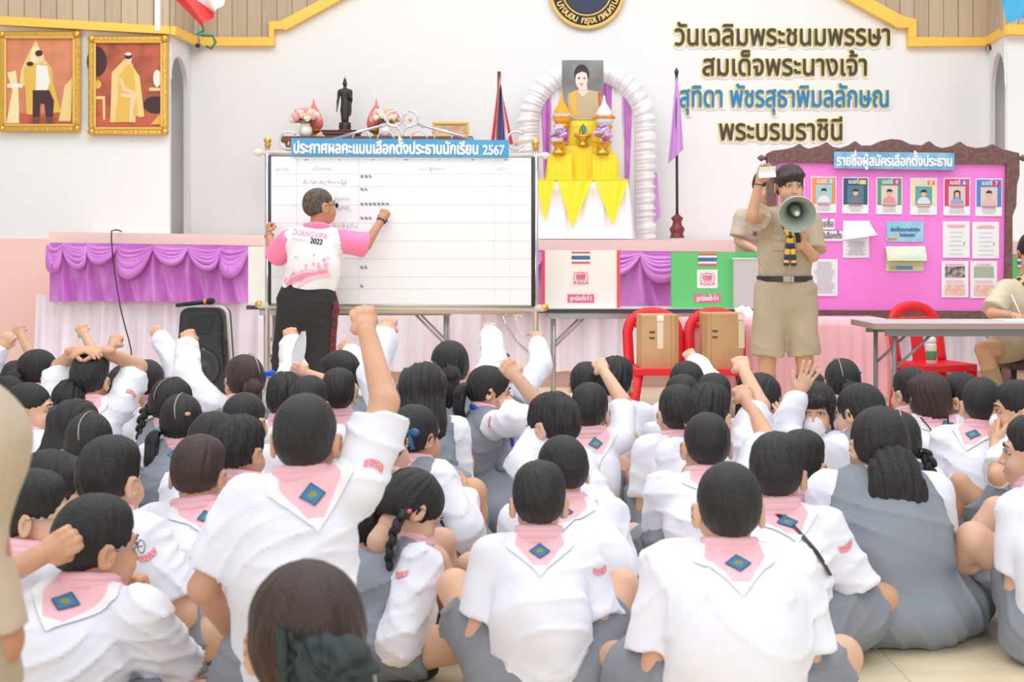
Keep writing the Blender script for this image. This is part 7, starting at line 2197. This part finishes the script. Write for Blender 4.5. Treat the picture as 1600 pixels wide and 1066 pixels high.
# ---- student seated at the front table, writing
TYd = 8.92; q = lambda x, y, d=0.0: P(x, y, TYd + d); root = Vector((px_x(1612, TYd), TYd + .05, 0))
pj = dict(head=q(1612, 396, -.08), neck=q(1611, 436, -.03), chest=q(1609, 470), pelvis=q(1606, 534, .1), shR=q(1572, 455), elR=q(1550, 490, -.12), wrR=q(1583, 493, -.30), shL=q(1650, 455), elL=q(1668, 490, -.10), wrL=q(1634, 493, -.28),
    hipR=q(1592, 544, .05), knR=q(1536, 546, -.26), anR=Vector((px_x(1556, TYd), TYd - .18, .085)), hipL=q(1624, 546, .05), knL=q(1652, 546, -.26), anL=Vector((px_x(1650, TYd), TYd - .25, .085)))
o, J, HM = figure('person in khaki uniform seated on a dark stool writing at the front table', root, pj, 1.08, 180, (178, -22, 0), {'L': ('rest', Vector((0, 0, -1))), 'R': ('fist', Vector((0, -.3, -1)))}, SKIN2, 'short', None, .009)
face_parts(o, HM)
KH3 = mat('cream_khaki_cloth', (216, 202, 176), .8, bump=(18, .3))
f_ = Field(); f_.cap(J['pelvis'] + Vector((0, 0, -.04)), J['chest'], .155, .16, asp=.7).cap(J['shL'], J['shR'], .066, k=.06).cap(J['chest'], J['neck'] - Vector((0, 0, .02)), .11, .06, k=.04)
for s in 'LR': e = J['sh' + s] + (J['el' + s] - J['sh' + s]) * .85; f_.cap(J['sh' + s], e, .072, .080, k=.03, flat='b')
sh_, sV, sF = cloth('shirt', o, f_, KH3, .009, 101, .006)
f_ = Field(); f_.cap(J['pelvis'], J['pelvis'] - Vector((0, 0, .05)), .155, .16, asp=.75)
for s in 'LR': a = J['hip' + s]; f_.cap(a, a + (J['kn' + s] - a) * .66, .098, .092, k=.04, flat='b')
cloth('shorts', o, f_, KHAKI, .009, 102)
for s in 'LR':
    f_ = Field(); kn, an = J['kn' + s], J['an' + s]; f_.cap(an, an + (kn - an) * .74, .045, .060, flat='b'); V, F = f_.mesh(.010); link('sock', mesh_from('sock', V, F, mats=[mat('khaki_sock', (0, 0, 0))]), o); place_shoe(o, an, (-.2 if s == 'R' else .2, -1, 0), 1.2)
mb = MB(); N = J['neck']
for s in (-1, 1): striped(mb, [N + Vector((s * .03, .07, .02)), N + Vector((s * .078, .0, .0)), N + Vector((s * .05, -.08, -.04)), N + Vector((0, -.12, -.10))], .026, 9)
mb.build('neckerchief', o)
mb = MB(); c = J['wrR']; R = frame(J['wrR'] - J['elR'], (0, 1, 0)); mb.tube([c + R @ Vector((.030 * math.cos(t * .524), .026 * math.sin(t * .524), -.014)) for t in range(12)], .005, METAL, 6, closed=True); mb.build('bracelet', o)
c = J['wrR'] + root + Vector((.03, -.045, .0)); c.z = .80; mb = MB(); mb.tube([c + Vector((-.05, .02, .09)), c + Vector((.008, -.012, -.06))], [.005, .004], flat('pen_white', (235, 236, 240)), 8); tag(mb.build('pen'), 'white pen in the hand of the student seated at the front table', 'pen')
c = P(1592, 500, 8.40); mb = MB(); mb.box((c.x, 8.42, .7365), (.21, .28, .004), WHITEP); tag(mb.build('paper_sheet'), 'white paper on the front table under the writing hand of the seated student', 'paper')
DW = mat('dark_brown_stool', (66, 50, 48), .5); so = thing('wooden_stool', 'dark wooden stool under the student seated at the front table', 'stool', (px_x(1614, TYd), TYd + .10, 0)); zs = .44
mb = MB(); mb.box((0, 0, zs - .03), (.36, .36, .05), DW, bevel=.01); mb.build('seat', so)
for sx in (-1, 1):
    for sy in (-1, 1): mb = MB(); mb.tube([(sx * .14, sy * .14, zs - .05), (sx * .17, sy * .17, 0)], .02, DW, 8); mb.build('leg', so)
    mb = MB(); mb.tube([(sx * .155, -.155, .2), (sx * .155, .155, .2)], .012, DW, 6); mb.build('stretcher', so)

# ---- khaki adult at the left edge, close to the camera
KY = 1.72; q = lambda x, y, d=0.0: P(x, y, KY + d); root = Vector((px_x(-210, KY), KY, 0))
pj = dict(head=q(-225, 330, .05), neck=q(-225, 500, .02), chest=q(-215, 680), pelvis=q(-200, 1010, -.02), shL=q(-385, 590), elL=q(-420, 880, .05), wrL=q(-330, 1010, .22), shR=q(-62, 700), elR=q(-12, 1000, .0), wrR=q(-28, 1120, .20),
    hipL=q(-290, 1000), knL=q(-300, 980, .38), anL=Vector((px_x(-300, KY), KY + .42, .09)), hipR=q(-120, 1000), knR=q(-110, 990, .38), anR=Vector((px_x(-110, KY), KY + .42, .09)))
o, J, HM = figure('person in khaki uniform cut off by the left edge of the picture', root, pj, 1.12, 0, (0, 0, 0), {'L': ('rest', Vector((0, 0, -1))), 'R': ('rest', Vector((0, 0, -1)))}, SKIN3, 'pulled', HAIR, .008)
f_ = Field(); f_.cap(J['pelvis'], J['chest'], .120, .150, asp=.75).cap(J['shL'], J['shR'], .085, k=.04).cap(J['chest'], J['neck'] - Vector((0, 0, .03)), .13, .065, k=.05)
for s in 'LR': e = J['sh' + s] + (J['el' + s] - J['sh' + s]) * .96; m_ = J['sh' + s] + (e - J['sh' + s]) * .5; f_.cap(J['sh' + s], m_, .086, .037, k=.02).cap(m_, e, .037, .048, k=.01, flat='b')
cloth('shirt', o, f_, mat('warm_khaki_cloth', (202, 182, 158), .8, bump=(26, .3)), .007, 111, .0015)
f_ = Field(); f_.cap(J['pelvis'], J['pelvis'] - Vector((0, 0, .05)), .17, .18)
for s in 'LR': a, b, c = J['hip' + s], J['kn' + s], J['an' + s]; f_.cap(a, b, .10, .085, k=.04).cap(b, c, .08, .06, k=.02, flat='b')
cloth('trousers', o, f_, KHAKI, .009, 112)
for s in 'LR': place_shoe(o, J['an' + s], (0, 1, 0), 1.25)
mb = MB(); mb.box((0, 0, .38), (.36, .36, .04), DW, bevel=.008)
so = thing('wooden_stool', 'dark stool under the khaki adult cut off by the left edge', 'stool', (root.x, KY - .02, 0)); zs = max(J['pelvis'].z - .12, .3)
mb = MB(); mb.box((0, 0, zs - .02), (.36, .34, .04), DW, bevel=.008); mb.build('seat', so)
for sx in (-1, 1):
    for sy in (-1, 1): mb = MB(); mb.tube([(sx * .14, sy * .13, zs - .03), (sx * .16, sy * .15, 0)], .018, DW, 8); mb.build('leg', so)
# ================================================================ THE CROWD OF SEATED PUPILS
LAP, KNEE, WIDE, CHIN, HD = ('lap',), ('knee',), ('wide',), ('chin',), ('head',)
def up(x, y, d=None, k='fist'): return ('up', x, y, d, k)
def pt(x, y, d=0.0, k='rest'): return ('pt', x, y, d, k)
TEALR = mat('teal_ribbon', (50, 104, 150), .5); BRIGHTB = mat('bright_blue_ribbon', (40, 96, 220), .5); LIME = mat('lime_strap', (186, 226, 150), .6); ORNG = mat('orange_clip', (232, 170, 120), .5); PALEB = mat('pale_blue_tie', (160, 196, 220), .5); YELT = mat('yellow_clip', (226, 218, 90), .5)

# --- front rows
kid('person closest to the camera with dark hair held in a dark green scrunchie', 478, 872, 1010, yaw=6, hair='bun', hm=HAIRB, sc=1.10, fat=1.1, hs=.97, top=mat('mustard_shirt', (226, 196, 120), .8, bump=(20, .2)), bottom=BLKT, badge=False, collar=False, mark=False, head=(8, 0, 0), group=None, lean=(0, .02))
kid('boy kneeling up at the centre with his bare right arm raised high', 478, 612, 690, yaw=-6, legs='kneel', R=up(575, 492), cr=28, head=(4, 4, 0), hair='crew', lean=(.015, .03), fat=1.12, L=('pt', 372, 1030, .08, 'rest'), shoe='green', mark=True)
kid('broad boy in the front row, back to the camera, crest centred on his collar', 1138, 720, 650, fat=1.36, R=WIDE, L=WIDE, hair='crew', sc=1.06, hs=.95, head=(0, -2, 0), lean=(0, .06))
kid('boy in the front row at the middle with rumpled crest collar and both ears showing', 842, 725, 612, legs='up', R=KNEE, L=KNEE, fat=1.05, head=(0, -8, 0), lean=(0, .09), hair='short', sc=.93, mark=True)
kid('boy with glasses resting his chin on his fist, lower left corner', 152, 778, 690, yaw=-22, head=(-26, -4, 0), face=True, glasses=True, R=CHIN, L=('up', 70, 852, -.17, 'fist', (-.8, .1, -.6)), fat=1.28, cr=14, lean=(.05, .12), sc=1.04, hs=.9, shoe='green', hair='short')
kid('boy in glasses at far left half hidden by the khaki adult', 56, 738, 622, legs='tuck', yaw=-30, head=(-52, 0, 0), face=True, glasses=True, R=LAP, L=LAP, hair='short')
kid('girl with thick braids bowing her head over her black shoe', 644, 734, 556, yaw=-68, head=(4, -36, -4), girl=True, hair='braids', face=True, R=pt(668, 962, -.04), L=pt(690, 950, .06), lean=(0, .15), fat=.92, mark=True, legs={'knR': (.20, .22, .10), 'anR': (.13, .03, .062), 'ftR': (.15, 1, 0), 'knL': (-.03, .24, .27), 'anL': (-.04, .34, .062), 'ftL': (0, 1, 0)})
kid('boy with a lanyard around his collar sitting close behind the broad boy', 1213, 680, 545, yaw=-10, head=(-2, -6, 0), fat=1.15, R=('pt', 1300, 960, .18, 'rest'), L=LAP, hair='short', cr=16, lean=(.0, .08), extras=(('strap', DARKM),), sc=1.06, mark=True)
kid('large girl in grey pinafore with a wide loose ponytail', 1372, 634, 505, girl=True, hair='bigpony', fat=1.42, legs='skirt', sc=1.10, head=(6, -4, 0), lean=(0, .04), R=LAP, L=LAP, badge=False, mark=False)
kid('boy leaning forward with his crest collar twisted, behind the rumpled collar boy', 878, 680, 533, yaw=12, fat=1.22, head=(8, -12, 0), lean=(-.02, .14), cr=-16, hair='crew', R=LAP, L=LAP)
kid('boy with brown hair and a crest at the right of his collar', 309, 684, 548, yaw=-6, head=(4, -12, 0), hm=HAIRB, hair='short', cr=38, fat=1.2, lean=(.0, .10))
kid('boy with red sleeve embroidery resting his bare forearm on his knee, left side', 174, 685, 585, yaw=-26, head=(4, 0, 0), R=pt(318, 915, .10), L=LAP, fat=1.15, cr=10, legs='cross', face=True, sc=1.04, hs=.92, mark=True)
kid('dark haired child looking right between the glasses boy and the red sleeve boy', 84, 704, 530, yaw=-40, head=(-35, -6, 0), hair='bob', girl=True, face=True)
# --- left block
kid('boy with both hands clasped on top of his head', 140, 553, 372, L=HD, R=HD, fat=1.1, head=(0, -10, 0), badge=False, hair='short', cr=5, sc=1.05, mark=True)
kid('girl with a navy bow and white mask at the far left, back row', 62, 545, 330, yaw=-22, head=(-28, 0, 0), girl=True, hair='pony', mask=True, face=True, extras=(('bow', (-.07, -.07, .03), NAVY, .026),), L=LAP)
kid('child at the left edge with a long white sleeve and raised fist', 14, 586, 345, yaw=-5, girl=True, hair='cap', L=up(6, 528), sc=.95)
kid('child at the left edge raising a bare forearm and fist', 26, 566, 320, yaw=-5, R=up(31, 514), hair='short', sc=.95)
kid('boy in profile facing right, left side beside the khaki adult', 48, 597, 392, yaw=-40, head=(-46, 0, 0), face=True, hair='crew', cr=-20)
kid('boy behind the girl with the blue hair bow', 112, 596, 375, yaw=-5, hair='messy')
kid('girl with long hair and a blue bow on top, left side', 118, 624, 420, yaw=-12, girl=True, hair='long', extras=(('bow', (-.01, -.075, .075), NAVY, .032),), head=(-6, 0, 0))
kid('girl with a straight parting and teal ties on two pigtails', 141, 643, 445, yaw=-4, girl=True, hair='pigtails')
kid('boy with a fist raised behind the boy clasping his head, bare wrist', 120, 568, 318, R=up(130, 512), hair='short', sc=.95)
kid('boy resting his hand by his cheek right of the boy clasping his head', 198, 572, 338, yaw=-18, head=(-16, -6, 0), R=CHIN, L=up(177, 530), hair='short', badge=False)
kid('child with a long white sleeve stretched straight up, left of the loudspeaker', 231, 561, 325, yaw=-3, girl=True, R=up(247, 516), hair='cap', lean=(-.03, .05))
kid('small child with forehead showing just left of the loudspeaker', 278, 574, 320, yaw=150, head=(10, 25, 0), face=True, hair='cap', girl=True, sc=.92)
kid('girl with two long braids hanging left, dark brown hair', 270, 588, 378, yaw=-22, girl=True, hair='braids', hl=.10, head=(-10, 0, 8), hm=HAIR)
kid('girl in grey vest with crest on her back and orange clip', 284, 614, 408, girl=True, hair='pigtails', extras=(('clip', (.045, -.095, .04), ORNG),), fat=1.05)
kid('girl with a yellow hair tie facing right beside the loudspeaker', 319, 594, 340, yaw=-45, head=(-20, 0, 0), girl=True, hair='pony', face=True, extras=(('clip', (-.03, -.1, .03), YELT),))
kid('girl raising both fists in long sleeves with a bright blue bow', 380, 553, 352, yaw=8, head=(26, 0, 0), girl=True, hair='pony', L=up(288, 524), R=up(457, 520), extras=(('parting', .03), ('bow', (.085, -.06, .03), BRIGHTB, .028)), hm=HAIRB, sc=1.08)
kid('boy with cropped hair turning slightly right, left of the kneeling boy', 384, 612, 425, yaw=-12, head=(-10, 0, 0), hair='crew', fat=1.05)
kid('boy in the row behind the brown haired boy, leaning left', 334, 647, 450, sc=1.04, legs='tuck', yaw=-12, head=(-12, -6, 0), hair='short', cr=-20, mark=True)
kid('boy with red sleeve embroidery and pink collar behind the brown haired boy', 376, 653, 502, sc=.95, legs='tuck', yaw=-14, head=(-10, -4, 0), hair='messy', cr=-25, mark=True)
kid('boy with dark hair seated below the writing man, left of the kneeling boy', 446, 585, 372, yaw=-4, hair='messy')
kid('boy just behind the kneeling boy, mostly hidden by his head', 482, 590, 392, yaw=0, hair='short')
kid('child facing left below the trousers of the writing man with a small fist raised', 530, 548, 330, yaw=20, head=(30, -4, 0), R=up(541, 540), hair='bob', girl=True)
kid('boy right of the kneeling boy bending his bare arm up', 528, 578, 368, yaw=4, L=('up', 479, 568, -.02, 'fist', (.9, .1, .2)), hair='short', badge=False)
kid('girl with hair pulled back facing right, behind the raised arm of the kneeling boy', 599, 647, 508, sc=.93, legs='tuck', yaw=-36, head=(-14, 0, 0), girl=True, hair='cap', face=True)
kid('child half hidden by the kneeling boy with a crest on a pink collar', 560, 742, 540, yaw=10, hair='bob', hm=HAIR, head=(10, -20, 0), cr=-20)
# --- centre block
kid('girl with a pale blue hair tie raising her long right sleeve', 703, 531, 345, yaw=4, girl=True, hair='pony', R=up(768, 512), extras=(('clip', (-.075, -.05, .02), PALEB),), sc=1.1, legs='skirt')
kid('girl with long loose hair raising her left sleeve', 661, 566, 395, yaw=-4, girl=True, hair='long', L=up(602, 504), sc=1.1)
kid('girl with a parted fringe stretching a sleeve and small fist to the right, back row', 778, 546, 322, yaw=-10, girl=True, hair='cap', R=up(843, 524), extras=(('parting', -.02),))
kid('smiling girl in profile with a bright blue neckerchief and clenched hand', 766, 571, 368, yaw=-72, head=(-10, -8, 0), girl=True, hair='pony', hs=.9, face=True, smile=True, R=pt(806, 628, -.1, 'fist'), L=CHIN, extras=(('scarf', BRIGHTB),), legs='skirt', mark=True)
kid('boy turning left with his cheek showing and bare arm stretched up left', 862, 618, 470, yaw=36, head=(14, -14, 6), face=True, hair='messy', L=('up', 806, 572, .12, 'fist', (.9, .2, .35)), R=LAP, lean=(.0, .12), fat=1.1, badge=False)
kid('girl with a teal bow at the back of her dark hair', 650, 631, 436, sc=1.05, yaw=-34, head=(-8, -4, 0), girl=True, hair='cap', extras=(('bow', (.055, -.085, .02), TEALR, .032),), R=pt(742, 785, .0), fat=1.0, legs='tuck')
# --- right of centre
kid('boy with a crest on his collar below the clear space before the red chairs', 922, 601, 392, yaw=-6, head=(-4, 0, 0), hair='short', R=up(941, 568), cr=18)
kid('child with an earring in dark hair behind a raised forearm', 916, 564, 335, yaw=4, girl=True, hair='cap', extras=(('clip', (.08, 0, -.05), METAL),))
kid('boy wearing a lime green strap over his shoulder beside the red chair', 961, 560, 340, yaw=-10, hair='messy', extras=(('strap', LIME),), fat=1.1, cr=-5, sc=1.05)
kid('child with a navy hair tie between the two red chairs', 1072, 563, 340, yaw=6, girl=True, hair='pony', R=up(1080, 553), extras=(('clip', (.08, -.05, .02), NAVY),))
kid('boy before the gap of the red chairs, half hidden', 1066, 588, 365, yaw=0, hair='short')
kid('boy in front of the right red chair, seen from behind', 1114, 586, 372, yaw=-4, hair='short', badge=False)
kid('boy with thick hair turned right raising a bare arm at the right red chair', 1106, 602, 455, yaw=-16, head=(-10, 0, 0), hair='messy', R=up(1163, 565), fat=1.05)
kid('boy with two crests near his collar left of the thick haired boy', 1058, 604, 405, yaw=8, hair='short', cr=14, fat=1.1)
kid('boy with plain pink collar raising a bare forearm, behind the broad boy', 1104, 643, 482, legs='tuck', yaw=2, head=(0, -4, 0), hair='crew', R=up(1166, 612), badge=False, fat=1.25, sc=1.05, lean=(0, .09), L=pt(1072, 765, .1))
kid('child with dark hair right behind the lanyard boy', 1252, 675, 478, sc=1.03, legs='tuck', yaw=-20, hair='short', head=(-10, 0, 0))
# --- right block
kid('girl with a messy high ponytail bending to the right', 1190, 583, 362, sc=1.07, yaw=-18, head=(-14, -20, 0), girl=True, hair='highpony', R=LAP, lean=(-.09, .12), legs='skirt')
kid('child far back in front of the standing student, only hair showing', 1266, 578, 322, yaw=-10, girl=True, hair='cap')
kid('girl in a white mask looking back at the camera with an open hand raised', 1274, 597, 398, yaw=118, head=(44, -4, 0), girl=True, hair='fringe', face=True, mask=True, R=('up', 1250, 602, -.10, 'open', (.3, .2, -1)), L=pt(1216, 664, -.1, 'open'), legs='skirt')
kid('girl turned slightly left beside the masked girl', 1342, 598, 412, yaw=30, head=(10, -8, 0), girl=True, hair='pony', face=True, L=LAP, R=LAP, hl=-.05)
kid('girl with a blue clip in her hair below the pink clothed table', 1315, 559, 345, yaw=4, girl=True, hair='pony', extras=(('clip', (.06, -.075, .05), BLUE), ('parting', -.03)))
kid('girl with a long braid half hidden by the large ponytail', 1400, 640, 455, yaw=0, girl=True, hair='braids', hl=.06)
kid('boy beside the leg of the front table, mostly hidden', 1422, 577, 345, yaw=10, head=(14, 0, 0), hair='short')
kid('child with bobbed hair and a cord lanyard hanging down the back', 1450, 581, 365, yaw=6, head=(10, 0, 0), hair='bob', extras=(('lanyard', DARKM),), cr=30, hm=HAIRB)
kid('boy facing left in front of the red chair with the flask', 1498, 585, 362, yaw=26, head=(28, 0, 0), hair='short', face=True)
kid('boy with a navy crest on a wrinkled white shirt, right side', 1533, 588, 395, yaw=-8, head=(-2, 0, 0), hair='crew', cr=-30, fat=1.2, lean=(0, .1), sc=1.05)
kid('boy in a white mask facing left at the right edge', 1590, 597, 412, yaw=44, head=(36, 0, 0), hair='short', face=True, mask=True, L=pt(1541, 684, -.12, 'open'))
kid('boy at the right edge with bare knees drawn up and green soled shoes', 1614, 652, 505, yaw=62, head=(10, 0, 0), hair='short', legs='up', fat=1.1, shoe='green', face=True, L=KNEE, R=KNEE, badge=False)
kid('child cut off by the right edge, only a white sleeve and shirt showing', 1668, 668, 548, yaw=-14, hair='short', fat=1.25, L=LAP, R=LAP, legs='tuck')
mb = MB(); a = P(474, 518, 5.95); b_ = P(464, 590, 5.95)
mb.grid(lambda u, v: a.lerp(b_, v) + Vector((.055 * math.sin(3.14 * min(v * .9 + .08, 1)) * (u - .6) - .01 * v, .03 * u, 0)), 6, 14, WHITEP)
p_ = mb.build('paper_sheet'); tag(p_, 'white paper sheet held upright among the pupils below the writing man', 'paper')
bpy.data.scenes.remove(TS)
